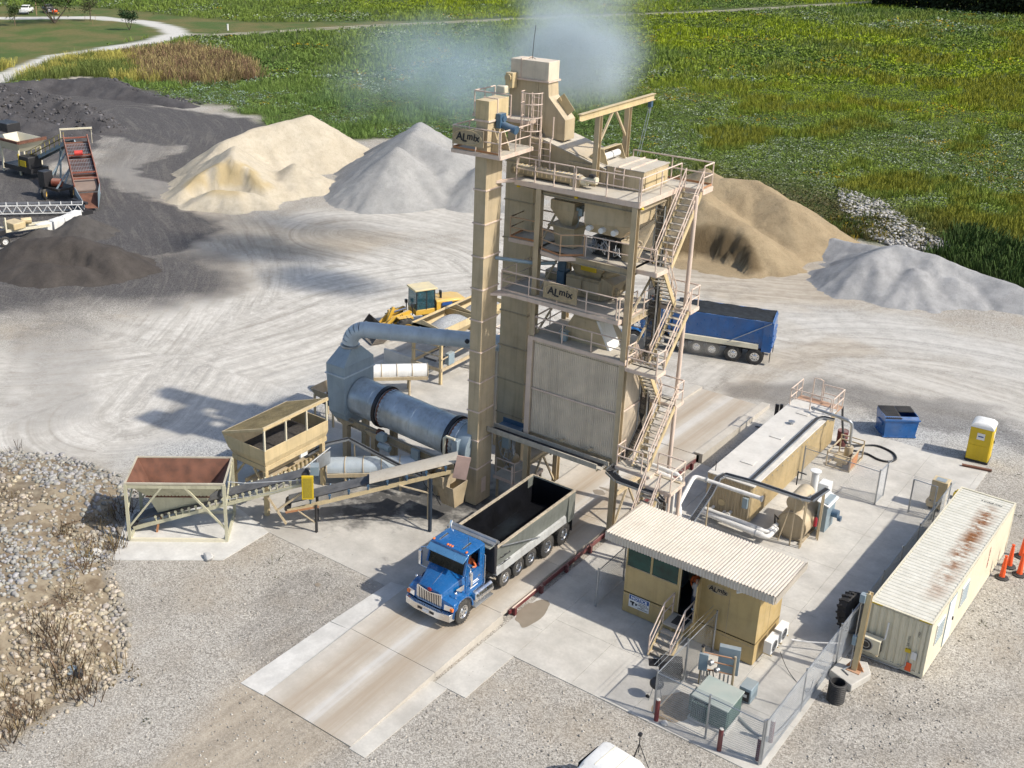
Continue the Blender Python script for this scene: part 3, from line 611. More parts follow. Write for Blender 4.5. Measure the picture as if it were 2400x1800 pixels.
# mixer deck
d11 = deck(T, [(-4.0, -.35), (2.25, -.35), (2.25, .6), (2.28, 3.1), (-4.1, 3.1), (-4.1, .6)], 11.2)
guard(T, [(-2.5, 2.2, 11.2), (-4.02, 2.2, 11.2), (-4.0, -.3, 11.2), (2.1, -.3, 11.2)], 1.0, toe=True, sp=1.5)
guard(T, [(2.25, -.32, 11.2), (2.28, 1.2, 11.2)], 1.0, toe=False)
guard(T, [(2.6, 1.3, 11.2), (2.6, 3.0, 11.2)], 1.0, toe=False)
mx = part(MB().box(-1.45, .36, 1.25, 3.2, 11.22, 12.2), 'mixer', m_tanD, T, .03)
part(MB().box(-1.42, -.62, 1.21, 1.25, 11.45, 12.05).box(-.54, .3, 1.21, 1.25, 11.45, 12.05), 'door_panel', m_tan, mx, .01)
part(MB().prism([(.36, 1.3, 11.2), (.95, 1.3, 11.5), (1.0, 1.3, 12.1), (.36, 1.3, 12.35)], (0, 1.9, 0)), 'gear_housing', m_tanD, mx)
part(MB().cyl((.35, 1.6, 11.75), (1.15, 1.6, 11.75), .16).cyl((.35, 2.5, 11.75), (1.15, 2.5, 11.75), .16), 'shaft', m_tanD, mx)
part(MB().box(-.75, .05, 1.3, 1.65, 12.5, 12.75), 'cylinder', m_yel, mx, .03); part(MB().cyl((.05, 1.48, 12.62), (.3, 1.48, 12.55), .1).cyl((.3, 1.6, 12.35), (.9, 1.9, 12.6), .16), 'actuator', m_tanD, mx)
part(MB().frus((-1.1, .2, 1.5, 2.9), 12.2, (-1.6, .6, 1.2, 3.0), 13.3), 'feed_hopper', m_tanD, mx)
part(MB().box(-2.0, -1.6, 1.3, 1.9, 11.25, 12.2).box(-2.0, -1.6, 1.35, 1.5, 12.2, 13.2), 'pump', m_motor, mx, .02); part(MB().box(-3.3, -2.2, 2.4, 3.0, 11.25, 11.7), 'tool_chest', m_tanD, T, .02)
# middle deck
P13 = [(-4.36, .72), (-2.85, .78), (-2.1, .0), (-.94, -.32), (-.1, .38), (3.5, .40), (3.55, 1.42), (2.6, 1.45), (2.6, 3.1), (-4.6, 3.1)]
d13 = deck(T, P13, 13.5)
guard(T, [(-2.6, 2.7, 13.5), (-4.45, 2.7, 13.5), (-4.33, .76, 13.5), (-2.85, .82, 13.5), (-2.1, .05, 13.5), (-.94, -.27, 13.5), (-.12, .42, 13.5)], 1.0, toe='o', mat=paint('rail_tan_orange', (.50, .33, .20), .5, dirt=.2), sp=1.6)
guard(T, [(-.04, .42, 13.5), (3.42, .44, 13.5)], 1.0, toe=False, sp=1.25)
hp = part(MB().frus((-1.95, -1.0, .95, 1.7), 13.55, (-2.1, -.95, .9, 1.9), 14.45), 'dust_hopper', m_tan, T)
part(MB().box(-2.3, -.9, .75, 2.0, 14.46, 14.54), 'flange', m_tanD, hp)
part(MB().frus((-1.75, -1.25, 1.1, 1.6), 14.54, (-2.25, -1.0, .85, 1.95), 15.3).box(-2.25, -1.0, .85, 1.95, 15.302, 15.7), 'weigh_pot', m_tan, hp); part(MB().box(-1.85, -1.28, 1.05, 1.6, 15.7, 16.35), 'inlet_spout', m_tanD, hp)
part(MB().box(-.98, -.86, 1.0, 1.7, 15.35, 15.5).box(-.9, -.7, 1.05, 1.2, 15.1, 15.45).tube([(-.9, 1.0, 15.2), (-.75, .9, 14.9), (-.9, .95, 14.6)], .015), 'valve', m_box, hp)
hb = part(MB().hexa([(-.2, .75, 14.6), (1.5, .75, 14.6), (1.5, 2.6, 14.6), (-.2, 2.6, 14.6)], [(-.25, .5, 15.0), (2.15, .5, 15.25), (2.15, 2.9, 15.25), (-.25, 2.9, 15.0)]).hexa([(-.25, .5, 15.002), (2.15, .5, 15.252), (2.15, 2.9, 15.252), (-.25, 2.9, 15.002)], [(-.3, .5, 16.2), (2.2, .5, 16.2), (2.2, 2.9, 16.2), (-.3, 2.9, 16.2)]), 'hot_bin', m_tan, T)
for x in (.05, .68, 1.3): part(MB().cyl((x, .62, 14.86), (x, .36, 14.86), .13, n=14), 'port', m_white, hb)
b = MB()
for i in range(22):
    x = -.1 + random.random() * 1.6; z = 14.1 + random.random() * .45; b.tube([(x, .7, z), (x + random.uniform(-.2, .2), .5, z - .2), (x + random.uniform(-.35, .35), .55, z - .35), (x + random.uniform(-.4, .4), .7, z - .1)], .014, 5)
part(b, 'air_hose', m_galv, hb); part(MB().box(.0, 1.2, .9, 1.6, 13.55, 14.4), 'gate_cylinder_rack', m_blackm, hb); part(MB().cyl((1.75, 1.3, 13.52), (1.75, 1.3, 14.3), .42, n=20).cyl((1.75, 1.3, 14.3), (1.75, 1.3, 14.36), .47, n=20).tube([(1.5, 1.3, 14.36), (1.55, 1.3, 14.55), (1.95, 1.3, 14.55), (2.0, 1.3, 14.36)], .025), 'dust_pot', m_tan, T)
# top deck
P16 = [(-3.7, .02), (2.62, .02), (2.66, 3.75), (3.72, 3.75), (3.72, 4.75), (-3.9, 4.75)]
d16 = deck(T, P16, 16.55, .2)
guard(T, [(-3.66, .06, 16.55), (-.66, .06, 16.55)], 1.05, toe=False, sp=1.0); guard(T, [(-.56, .06, 16.55), (2.54, .06, 16.55)], 1.05, toe=False, sp=1.5)
guard(T, [(2.64, .06, 16.55), (2.64, 3.7, 16.55)], 1.05, toe=False, sp=1.8); guard(T, [(3.68, 3.8, 16.55), (3.68, 4.7, 16.55), (-.3, 4.7, 16.55)], 1.05, toe='o', sp=1.7)
sb = part(MB().box(.1, 1.92, 1.58, 3.9, 16.56, 17.45), 'screen_discharge_box', m_tan, T, .015)
part(MB().box(.04, 1.96, 1.54, 3.94, 17.452, 17.49), 'lid', m_deck, sb); part(MB().box(.68, .71, 1.52, 3.96, 17.49, 17.55).box(1.28, 1.31, 1.52, 3.96, 17.49, 17.55), 'lid_rib', m_rail, sb)
part(MB().box(1.92, 1.95, 1.75, 2.7, 16.7, 17.3).box(1.92, 1.95, 2.78, 3.75, 16.7, 17.3), 'access_door', m_tanL, sb, .008)
part(MB().tube([(.55, 1.5, 17.5), (.55, 1.45, 17.4), (.55, 1.45, 16.6)], .03).tube([(1.02, 1.5, 17.5), (1.02, 1.45, 17.4), (1.02, 1.45, 16.6)], .03).tube([(.55, 1.45, 17.35), (1.02, 1.45, 17.35)], .025).tube([(.55, 1.45, 17.0), (1.02, 1.45, 17.0)], .025), 'box_ladder', m_rail, sb)
sc_ = part(MB().prism([(-3.2, 1.55, 16.56), (.08, 1.55, 16.56), (.08, 1.55, 17.25), (-1.1, 1.55, 17.72), (-3.2, 1.55, 18.15)], (0, 2.2, 0)), 'vibrating_screen', m_tan, T)
part(MB().prism([(-3.22, 1.45, 18.15), (.1, 1.45, 17.28), (.1, 1.45, 17.34), (-3.22, 1.45, 18.22)], (0, 2.42, 0)), 'screen_lid', m_deck, sc_)
part(MB().prism([(-1.0, 1.85, 17.66), (.0, 1.85, 17.4), (-.28, 1.85, 18.08), (-.62, 1.85, 18.02)], (0, .03, 0)).prism([(-1.0, 3.45, 17.66), (.0, 3.45, 17.4), (-.28, 3.45, 18.08), (-.62, 3.45, 18.02)], (0, .03, 0)).hexa([(-.98, 1.85, 17.7), (-.62, 1.85, 18.02), (-.62, 3.48, 18.02), (-.98, 3.48, 17.7)], [(-.95, 1.85, 17.72), (-.6, 1.85, 18.05), (-.6, 3.48, 18.05), (-.95, 3.48, 17.72)]).hexa([(-.62, 1.85, 18.03), (-.28, 1.85, 18.08), (-.28, 3.48, 18.08), (-.62, 3.48, 18.03)], [(-.62, 1.85, 18.06), (-.28, 1.85, 18.11), (-.28, 3.48, 18.11), (-.62, 3.48, 18.06)]), 'exciter_guard', m_tanL, sc_)
part(MB().cyl((-.35, 2.0, 17.72), (-.35, 2.6, 17.72), .16, n=14).cyl((-.35, 2.7, 17.72), (-.35, 3.3, 17.72), .16, n=14).cyl((-.35, 2.6, 17.72), (-.35, 2.7, 17.72), .09), 'exciter_motor', m_white, sc_)
part(MB().box(-1.9, -.25, 1.45, 1.55, 16.6, 16.72).box(-1.9, -1.78, 1.47, 1.55, 16.7, 17.3).box(-1.9, -.3, 1.47, 1.55, 17.3, 17.42), 'side_frame', m_tan, sc_)
part(MB().box(-3.95, -3.22, 1.35, 3.2, 16.56, 18.2), 'screen_feed_box', m_tan, T, .02)
ch = part(MB().prism([(-3.94, 2.0, 20.67), (-3.42, 2.0, 20.67), (-3.36, 2.0, 20.05), (-2.42, 2.0, 19.1), (-2.42, 2.0, 18.15), (-3.4, 2.0, 18.15), (-3.94, 2.0, 19.2)], (0, .85, 0)), 'elevator_chute', m_tan, T, .015)
part(MB().bar((-3.1, 2.45, 19.98), (-2.5, 2.45, 19.3), .7, .02, up=(0, 1, 0)).tube([(-3.0, 2.35, 19.95), (-2.95, 2.35, 20.02), (-2.9, 2.35, 19.86)], .015), 'hatch', m_tanL, ch)
for x in (-3.3, -2.75): part(MB().tube([(x, 1.4, 16.6), (x, 1.35, 18.2), (x - (.05 if x < -3 else -.05), 1.45, 18.35), (x - (.05 if x < -3 else -.05), 1.45, 19.3)], .03), 'ladder_rail', m_rail, T)
b = MB()
for i in range(5): b.tube([(-3.3, 1.38, 16.9 + i * .3), (-2.75, 1.38, 16.9 + i * .3)], .022)
part(b, 'ladder_rung', m_rail, T)
# gantry crane over the deck
g = part(MB().ibeam((-.3, 1.28, 16.56), (-.3, 1.28, 19.7), .24, .26, up=(0, 1, 0)), 'gantry_column', m_tan, T); g2 = part(MB().ibeam((-.3, 3.9, 16.56), (-.3, 3.9, 19.7), .24, .26, up=(0, 1, 0)), 'gantry_column', m_tan, T)
part(MB().ibeam((-.3, -.4, 19.85), (-.3, 6.3, 19.85), .2, .3), 'gantry_beam', m_tanL, T); part(MB().bar((-.3, 1.3, 18.3), (-.3, 2.45, 19.68), .09).bar((-.3, 3.9, 18.3), (-.3, 2.75, 19.68), .09), 'gantry_brace', m_tan, T)
hk = part(MB().box(-.38, -.22, 5.9, 6.1, 19.4, 19.68), 'hoist_trolley', m_motor, T); part(MB().tube([(-.34, 5.95, 19.4), (-.36, 5.2, 17.2)], .012).tube([(-.26, 6.05, 19.4), (-.3, 5.3, 17.2)], .012).tube([(-.3, 6, 19.4), (-.3, 5.96, 19.1)], .03), 'hoist_chain', m_galv, hk)
# screw conveyor along the top deck
sw_ = part(MB().cyl((-4.3, .75, 16.82), (-.62, .75, 16.82), .24, n=18), 'screw_conveyor', m_tanD, T)
part(MB().box(-4.2, -.7, .6, .9, 17.0, 17.06), 'trough_cover', m_deck, sw_); b = MB()
for i in range(14): b.box(-4.1 + i * .25, -4.06 + i * .25, .48, .5, 16.75, 16.95).box(-4.15 + i * .25, -4.13 + i * .25, .55, .95, 17.06, 17.09)
part(b, 'cover_clamp', m_tanL, sw_); part(MB().box(-1.12, -.65, .5, 1.0, 16.2, 16.8), 'outlet', m_tanD, sw_); part(MB().cyl((-.62, .75, 16.82), (-.36, .75, 16.82), .2, n=14).cyl((-.36, .75, 16.88), (.1, .75, 16.95), .14, n=14).cyl((.02, .75, 16.95), (.12, .75, 16.95), .16, n=14), 'gear_motor', m_cont, sw_); part(MB().box(-.25, .0, .62, .84, 17.08, 17.2), 'terminal_box', m_blackm, sw_)
# small lamps under the decks
for x, y, z in ((-3.55, .1, 16.2), (-.5, .1, 16.2), (2.62, .3, 16.2), (-3.0, .9, 13.2)):
    part(MB().lathe((x, y, z), (0, 0, 1), [(0, .09), (.05, .09), (.1, .04), (.16, .03)], 12), 'deck_lamp', m_yel, T)
part(MB().tube([(-3.6, .08, 16.3), (-2.2, .08, 16.22), (-.4, .08, 16.2), (1.0, .08, 16.28), (2.6, .08, 16.3)], .012), 'lamp_cable', m_cable, T)
# ties to the elevators
part(MB().prism([(-3.65, .06, 16.42), (-3.65, .75, 16.42), (-4.2, -.35, 16.42), (-4.2, -.75, 16.42)], (0, 0, .12)).prism([(-3.3, -.3, 11.05), (-3.9, .3, 11.05), (-4.2, -.4, 11.05), (-4.2, -.9, 11.05)], (0, 0, .12)), 'elevator_tie', m_rail, T)
part(MB().tube([(-4.2, -.6, 12.85), (-2.5, .3, 12.7), (-1.8, .8, 12.75)], .09, 10), 'grey_pipe', m_box, T)

# ---------------------------------------------------------------- signs
def almix(parent, o, u, v, w_, h_):
    """oval with the wordmark"""
    o = Vector(o); u = Vector(u); v = Vector(v); n = u.cross(v)
    ell = [o + u * (w_ * .45 * math.cos(t)) + v * (h_ * .40 * math.sin(t)) + n * .012 for t in np.linspace(0, 2 * PI, 48, endpoint=False)]
    part(MB().tube(ell, w_ * .009, 5, True), 'oval', m_tanL, parent)
    part(MB().add([o + u * (w_ * .45 * math.cos(t)) + v * (h_ * .40 * math.sin(t)) + n * .008 for t in np.linspace(0, 2 * PI, 48, endpoint=False)], [tuple(range(48))]), 'oval_field', m_tanD, parent)
    s = w_
    for body, dx, dy, sz in (('A', -.275, -.005, .30), ('L', -.105, -.03, .30), ('m', .075, .03, .26), ('i', .215, .02, .26), ('x', .315, .005, .26)):
        part(place(text_mb(body, sz * s, .1, sz * s * .028, .006), o + u * (dx * s) + v * (dy * s) + n * .016, u, v), 'letter', m_blackt, parent)
sg = thing('plant_sign', 'tan ALmix sign on the railing of the upper elevator platform', 'sign', (-5.1, -1.75, 18.2)); part(MB().box(-5.95, -4.25, -1.80, -1.76, 18.2, 18.95), 'board', m_tanD, sg); almix(sg, (-5.1, -1.81, 18.58), (1, 0, 0), (0, 0, 1), 1.66, .8)
sg = thing('plant_sign', 'tan ALmix sign on the railing of the mixer deck, lower of two', 'sign', (-.75, -.4, 11.4)); part(MB().box(-1.62, .14, -.42, -.38, 11.45, 12.25), 'board', m_tanD, sg); almix(sg, (-.74, -.43, 11.85), (1, 0, 0), (0, 0, 1), 1.7, .82)

# ---------------------------------------------------------------- bucket elevators
E1 = thing('bucket_elevator', 'slim tan bucket elevator with flanged casing in front of the tower', 'elevator', (-4.52, -.92, 0))
x0, x1, y0, y1 = -4.83, -4.21, -1.55, -.3
zs = [.05, .5, 2.08, 3.63, 5.18, 6.74, 8.32, 9.9, 11.47, 13.05, 14.63, 16.22, 17.9, 19.35]
for a, b_ in zip(zs[:-1], zs[1:]): part(MB().box(x0, x1, y0, y1, a + .004, b_ - .004), 'casing', m_tan, E1)
for z in zs[2:-2]: part(MB().box(x0 - .05, x1 + .05, y0 - .05, y1 + .05, z - .03, z + .03), 'flange', m_rail, E1)
hd = part(MB().box(x0 - .05, x1 + .05, y0 - .03, y1 + .25, 19.4, 20.25), 'head_box', m_tanL, E1, .01); part(MB().box(x0 - .09, x1 + .09, y0 - .07, y1 + .3, 19.32, 19.40).box(x0 - .08, x1 + .08, -.95, -.9, 19.4, 20.29), 'head_flange', m_rail, hd)
part(MB().box(x1 + .06, x1 + .32, -1.05, -.6, 19.0, 19.65), 'gearbox', m_motor, E1, .02); part(MB().cyl((x1 + .2, -.82, 19.15), (x1 + .95, -.82, 19.0), .17, n=16).cyl((x1 + .95, -.82, 19.0), (x1 + 1.05, -.82, 18.98), .19, n=16), 'motor', m_motor, E1); part(MB().cyl((x1 + .32, -.75, 19.42), (x1 + .36, -.75, 19.42), .15, n=16), 'gear_cover', m_motor, E1)
part(MB().prism([(x1 + .02, -1.2, 17.95), (x1 + .5, -1.2, 17.95), (x1 + .1, -1.2, 19.0), (x1 + .02, -1.2, 19.0)], (0, .05, 0)).prism([(x1 + .02, -.5, 17.95), (x1 + .5, -.5, 17.95), (x1 + .1, -.5, 19.0), (x1 + .02, -.5, 19.0)], (0, .05, 0)), 'gusset', m_tan, E1)
part(MB().box(x1 + .002, x1 + .03, -1.1, -.75, .6, 1.4), 'inspection_door', m_rail, E1)
deck(E1, [(-6.05, -1.72), (-3.38, -1.72), (-3.38, .9), (-6.05, .9)], 17.95, .14)
guard(E1, [(-6.0, .8, 17.95), (-6.0, -1.68, 17.95), (-3.48, -1.68, 17.95)], 1.05, toe='o', sp=1.3); guard(E1, [(-3.42, -1.66, 17.95), (-3.42, .7, 17.95)], 1.05, toe=False, sp=1.2)
E2 = thing('bucket_elevator', 'tall wide tan bucket elevator with high head box behind the tower', 'elevator', (-4.7, 2.4, 0))
x0, x1, y0, y1 = -5.52, -3.95, 2.0, 2.8
zs = [.05, 3.6, 5.5, 7.35, 9.2, 11.1, 13.0, 14.9, 16.8, 18.7, 20.7]
for a, b_ in zip(zs[:-1], zs[1:]): part(MB().box(x0, x1, y0, y1, a + .004, b_ - .004), 'casing', m_tan, E2)
for z in zs[1:-1]: part(MB().box(x0 - .05, x1 + .05, y0 - .05, y1 + .05, z - .03, z + .03), 'flange', m_tanD, E2)
hd = part(MB().box(x0 + .06, x1 + .55, y0 - .05, y1 + .05, 20.76, 21.6), 'head_box', m_clad, E2, .015); part(MB().box(x0, x1 + .62, y0 - .12, y1 + .12, 20.68, 20.76).box(x0 + .6, x0 + .66, y0 - .07, y1 + .07, 20.76, 21.64), 'head_flange', m_rail, hd)
part(MB().tube([(-4.6, 2.4, 21.6), (-4.55, 2.4, 22.5), (-4.5, 2.42, 23.1)], .014, 5).tube([(-4.8, 2.4, 21.6), (-4.6, 2.4, 21.68), (-4.4, 2.4, 21.6)], .012, 5), 'whip_antenna', m_cable, E2)
part(MB().box(x0 + .05, x0 + .45, 1.55, 1.95, 20.3, 21.0), 'gearbox', m_cat if False else m_tanL, E2, .02); part(MB().cyl((x0 + .22, 1.55, 20.78), (x0 + .22, 1.47, 20.78), .17, n=16).cyl((x0 + .22, 1.47, 20.78), (x0 + .22, 1.45, 20.78), .05, n=10), 'gear_cover', m_tanL, E2); part(MB().box(x0 - .25, x0 + .25, 1.25, 1.65, 20.05, 20.42), 'motor', m_cont, E2, .06)
deck(E2, [(-7.0, 1.2), (-3.9, 1.2), (-3.9, 2.0), (-7.0, 2.0)], 19.0, .12); guard(E2, [(-6.95, 2.9, 19.0), (-6.95, 1.24, 19.0), (-4.9, 1.24, 19.0)], 1.05, toe=False, sp=1.1)
# caged ladder between the platforms
b = MB(); cx, cy = -3.55, .95
for s_ in (-.25, .25): b.tube([(cx + s_, cy + .35, 16.6), (cx + s_, cy + .35, 20.3)], .028)
for i in range(12): b.tube([(cx - .25, cy + .35, 16.8 + i * .3), (cx + .25, cy + .35, 16.8 + i * .3)], .02, 5)
lad = thing('caged_ladder', 'pale caged ladder rising between the two elevator heads', 'ladder', (cx, cy, 16.6)); part(b, 'ladder', m_rail, lad); b = MB()
for z in (18.7, 19.3, 19.9, 20.4):
    b.tube([(cx + .5 * math.cos(t), cy - .02 + .48 * math.sin(t) * (1 if math.sin(t) < 0 else .8), z) for t in np.linspace(-PI * 1.08, PI * .08, 14)], .022, 5)
for t in np.linspace(-PI, 0, 8): b.tube([(cx + .5 * math.cos(t), cy + .48 * math.sin(t), 18.7), (cx + .5 * math.cos(t), cy + .48 * math.sin(t), 20.4)], .016, 5)
part(b, 'cage', m_rail, lad)
for z0, z1 in ((17.0, 18.3),): part(MB().tube([(cx - .55, cy - .1, z0), (cx - .5, cy - .1, z1 + 1.2)], .025).tube([(cx + .6, cy - .1, z0 - .4), (cx + .62, cy - .1, z1 + .3)], .025), 'stile', m_rail, lad)

# ---------------------------------------------------------------- switchback stair on the right side
ST = thing('access_stair', 'pale steel switchback stair climbing the right side of the tower', 'stair', (3.4, 1.6, 0))
step_me = None
def flight(par, xa, xb, yt, zt, yb, zb, n):
    """stair between (yt,zt) top and (yb,zb) bottom, treads from xa to xb"""
    global step_me
    p = part(MB().bar((xa, yt, zt - .08), (xa, yb, zb - .02), .05, .22).bar((xb, yt, zt - .08), (xb, yb, zb - .02), .05, .22), 'flight', m_tanL, par)
    if step_me is None: step_me = make_mesh('step', MB().box(-.38, .38, -.13, .13, -.03, 0), m_deck)
    for i in range(n):
        t = (i + .5) / n; o = inst(step_me, 'step', p, Vector(((xa + xb) / 2, yt + (yb - yt) * t, zt + (zb - zt) * t)) - ORG[par]); o.scale = ((xb - xa) / .8, 1, 1)
    b = MB()
    for x in (xa, xb):
        for h in (.9, .5): b.tube([(x, yt, zt + h), (x, yb, zb + h)], .028)
        for t in (0, .33, .66, 1): b.tube([(x, yt + (yb - yt) * t, zt + (zb - zt) * t - .1), (x, yt + (yb - yt) * t, zt + (zb - zt) * t + .9)], .028)
    part(b, 'handrail', m_rail, p); return p
flight(ST, 2.85, 3.68, 3.75, 16.5, 1.42, 13.55, 12)
flight(ST, 2.66, 3.35, 1.42, 13.4, 2.85, 11.3, 9)
flight(ST, 3.3, 4.05, 2.85, 11.2, .82, 9.05, 9)
flight(ST, 2.7, 3.3, .82, 8.95, 2.3, 6.75, 9)
flight(ST, 3.35, 4.1, 2.3, 6.7, .05, 4.25, 10)
def landing(x0, x1, y0, y1, z, rl): deck(ST, [(x0, y0), (x1, y0), (x1, y1), (x0, y1)], z, .14, nm='landing'); [guard(ST, [(x, y, z) for x, y in r], 1.0, toe=False, sp=1.4) for r in rl]
landing(2.62, 4.12, 2.85, 3.72, 11.2, [[(4.08, 2.9), (4.08, 3.68), (2.7, 3.68)]])
landing(2.62, 4.15, -.05, .82, 9.0, [[(2.68, .7), (2.68, .0), (4.1, .0)], [(4.12, .0), (4.12, .75)]])
landing(2.62, 4.13, 2.3, 3.1, 6.7, [[(4.08, 2.32), (4.08, 3.05), (2.68, 3.05)]])
landing(2.66, 4.4, -.3, .5, 4.2, [[(2.7, .45), (2.7, -.25), (3.95, -.25)]])
landing(4.4, 5.75, -.9, .5, 4.1, [[(4.4, .46), (5.7, .46), (5.7, -.85)]])
flight(ST, 4.5, 5.2, -.9, 4.05, -2.5, 1.7, 10)
part(MB().tube([(3.7, 3.2, 0), (3.7, 3.2, 16.4)], .1, 12), 'stair_post', m_rail, ST); part(MB().tube([(5.6, -.7, 0), (5.6, -.7, 4.0)], .09, 12).tube([(5.6, .4, 0), (5.6, .4, 4.0)], .09, 12), 'stair_post', m_rail, ST)
part(MB().bar((2.56, 2.9, 11.1), (3.6, 2.95, 11.1), .12, .2).bar((2.56, .5, 8.9), (3.9, .5, 8.9), .12, .2).bar((2.56, 2.7, 6.6), (3.9, 2.7, 6.6), .12, .2).bar((2.56, .2, 4.05), (5.7, .2, 4.05), .12, .2), 'outrigger', m_tan, ST)
# ladder-type cable tray climbing the right side of the silo, then along the front
ct = thing('tower_cable_tray', 'grey ladder cable tray running down the tower corner and along its foot', 'cable tray', (2.6, 1.9, 4))
def tray(par, pts, wd, up=(0, 0, 1), mat=None, rung=.3, cables=4, cr=.022):
    pts = [Vector(p) for p in pts]; b = MB(); k = MB(); U = Vector(up)
    for p, q in zip(pts[:-1], pts[1:]):
        d = (q - p).normalized(); uu = U if abs(d.dot(U)) < .95 else Vector((0, 1, 0)) if abs(d.y) < .9 else Vector((1, 0, 0)); s_ = d.cross(uu).normalized() * (wd / 2)
        b.bar(p + s_, q + s_, .03, .1, up=uu); b.bar(p - s_, q - s_, .03, .1, up=uu); L = (q - p).length; n = max(1, int(L / rung))
        for i in range(n): a = p + d * ((i + .5) * L / n); b.bar(a - s_, a + s_, .03, .025, up=uu)
    for j in range(cables):
        off = (j - (cables - 1) / 2) * (wd * .8 / max(1, cables)); ps = []
        for i, p in enumerate(pts):
            d = (pts[min(i + 1, len(pts) - 1)] - pts[max(i - 1, 0)]).normalized(); uu = U if abs(d.dot(U)) < .95 else Vector((0, 1, 0)) if abs(d.y) < .9 else Vector((1, 0, 0)); s_ = d.cross(uu).normalized(); nn = s_.cross(d).normalized(); ps.append(p + s_ * off + nn * (.03 if nn.z >= 0 else -.03))
        k.tube(ps, cr, 5)
    o = part(b, 'tray', mat or m_galv, par)
    if cables: part(k, 'cable', m_cable, o)
    return o
tray(ct, [(2.62, 2.05, 16.0), (2.62, 2.05, 6.0), (2.62, 2.0, 5.1), (2.62, 1.3, 4.4), (2.62, .0, 4.05), (2.55, -.6, 3.95), (3.2, -.95, 3.9), (5.0, -1.0, 3.9), (5.45, -1.0, 3.6), (5.5, -1.0, 1.6)], .42, cables=6)
part(MB().tube([(2.75, 2.3, 15.5), (2.75, 2.3, 5.6), (2.75, 2.15, 5.0), (2.75, 1.3, 4.4)], .07, 8), 'black_conduit', m_cable, ct)
tb = thing('cable_trough', 'wide dusty cable trough running along the foot of the silo cladding', 'cable tray', (-.5, -.5, 4)); part(MB().box(-4.15, 2.0, -.85, -.79, 3.95, 4.2).box(-4.15, 2.3, -.28, -.23, 3.95, 4.2).box(-4.15, 2.2, -.8, -.27, 3.95, 4.0), 'trough', m_deck, tb); part(MB().box(-4.15, -2.6, .55, .6, 3.95, 4.2).box(-2.75, -2.65, -.2, .55, 3.95, 4.2).box(-4.15, -2.8, -.2, .55, 3.93, 3.97), 'branch_trough', m_motor, tb)
part(MB().tube([(-4.0, -.55, 4.05), (2.1, -.5, 4.05)], .04).tube([(-4.0, -.4, 4.04), (2.1, -.38, 4.04)], .03), 'cable', m_cable, tb)
b = MB()
for x in (-3.4, -.5, 2.0): b.bar((x, -.84, 3.9), (x, .15, 3.9), .06, .08)
part(b, 'support_arm', m_tanD, tb)
# ---------------------------------------------------------------- control house
H = thing('control_house', 'tan steel control cabin with ribbed overhanging roof beside the scale', 'cabin', (8.7, -3.4, 0))
hx0, hx1, hy0, hy1 = 5.76, 11.6, -4.62, -2.1
b = MB(); t_ = .07   # front wall with openings for windows and door
def wallx(b, x0, x1, z0, z1, y=hy0): b.box(x0, x1, y, y + t_, z0, z1)
wallx(b, hx0, 5.82, .05, 3.55); wallx(b, 5.82, 8.2, .05, 2.32); wallx(b, 5.82, 8.2, 3.3, 3.55); wallx(b, 6.88, 6.97, 2.32, 3.3); wallx(b, 8.12, 8.27, 2.32, 3.3); wallx(b, 8.2, 8.27, .05, 2.32); wallx(b, 8.27, 9.1, 3.15, 3.55); wallx(b, 8.27, 9.1, .05, 1.05); wallx(b, 9.1, hx1, .05, 3.55)
part(b, 'front_wall', m_house, H)
part(MB().box(hx1 - .07, hx1, hy0 + .071, hy1, .05, 3.55), 'side_wall', m_house, H); part(MB().box(hx0, hx0 + .07, hy0 + .071, hy1, .05, 2.2).box(hx0, hx0 + .07, hy0 + .071, hy0 + .2, 2.2, 3.55).box(hx0, hx0 + .07, hy1 - .2, hy1, 2.2, 3.55).box(hx0, hx0 + .07, hy0 + .2, hy1 - .2, 3.3, 3.55), 'side_wall', m_house, H)
part(MB().box(hx0 + .07, hx1 - .07, hy1 - .07, hy1, .05, 3.55), 'rear_wall', m_tan, H); part(MB().box(hx0, hx1, hy0, hy1, 1.0, 1.05), 'floor', m_blackm, H)
for x0, x1 in ((5.83, 6.87), (6.98, 8.11)):
    f = part(MB().box(x0, x1, hy0 + .01, hy0 + .03, 2.33, 3.29), 'window', m_green, H); part(MB().box(x0, x1, hy0 - .012, hy0 + .008, 2.30, 2.34), 'sill', m_tanD, f)
part(MB().box(hx0 + .01, hx0 + .03, hy0 + .2, hy1 - .2, 2.2, 3.3), 'window', m_green, H)
for z, x0, x1 in ((.86, hx0, hx1), ): part(MB().box(x0, x1, hy0 - .006, hy0 + .001, z, z + .02), 'seam', m_tanD, H)
part(MB().box(10.36, 10.38, hy0 - .005, hy0 + .001, .9, 3.0).box(11.1, 11.12, hy0 - .005, hy0 + .001, .1, .86).box(6.5, 6.52, hy0 - .005, hy0 + .001, .1, .86).box(hx1 - .001, hx1 + .004, -3.4, -3.38, .1, 3.4), 'seam', m_tanD, H)
dr_ = part(MB().hexa([(9.08, -4.62, 1.07), (9.12, -4.6, 1.07), (9.32, -5.38, 1.07), (9.28, -5.4, 1.07)], [(9.08, -4.62, 3.13), (9.12, -4.6, 3.13), (9.32, -5.38, 3.13), (9.28, -5.4, 3.13)]), 'door', m_house, H, label='tan steel door swung outwards'); part(MB().cyl((9.22, -5.3, 2.0), (9.12, -5.32, 2.0), .03), 'handle', m_galv, dr_)
part(MB().box(8.22, 8.27, hy0 - .02, hy0 + .08, 1.05, 3.15).box(9.1, 9.15, hy0 - .02, hy0 + .08, 1.05, 3.15), 'door_frame', m_tanL, H)
m_roof = paint('roof_sheet', (.63, .57, .49), .5, dust=.2, dirt=.3, dirtc=(.34, .28, .21), var=.08)
rx0, rx1 = 5.0, 12.35
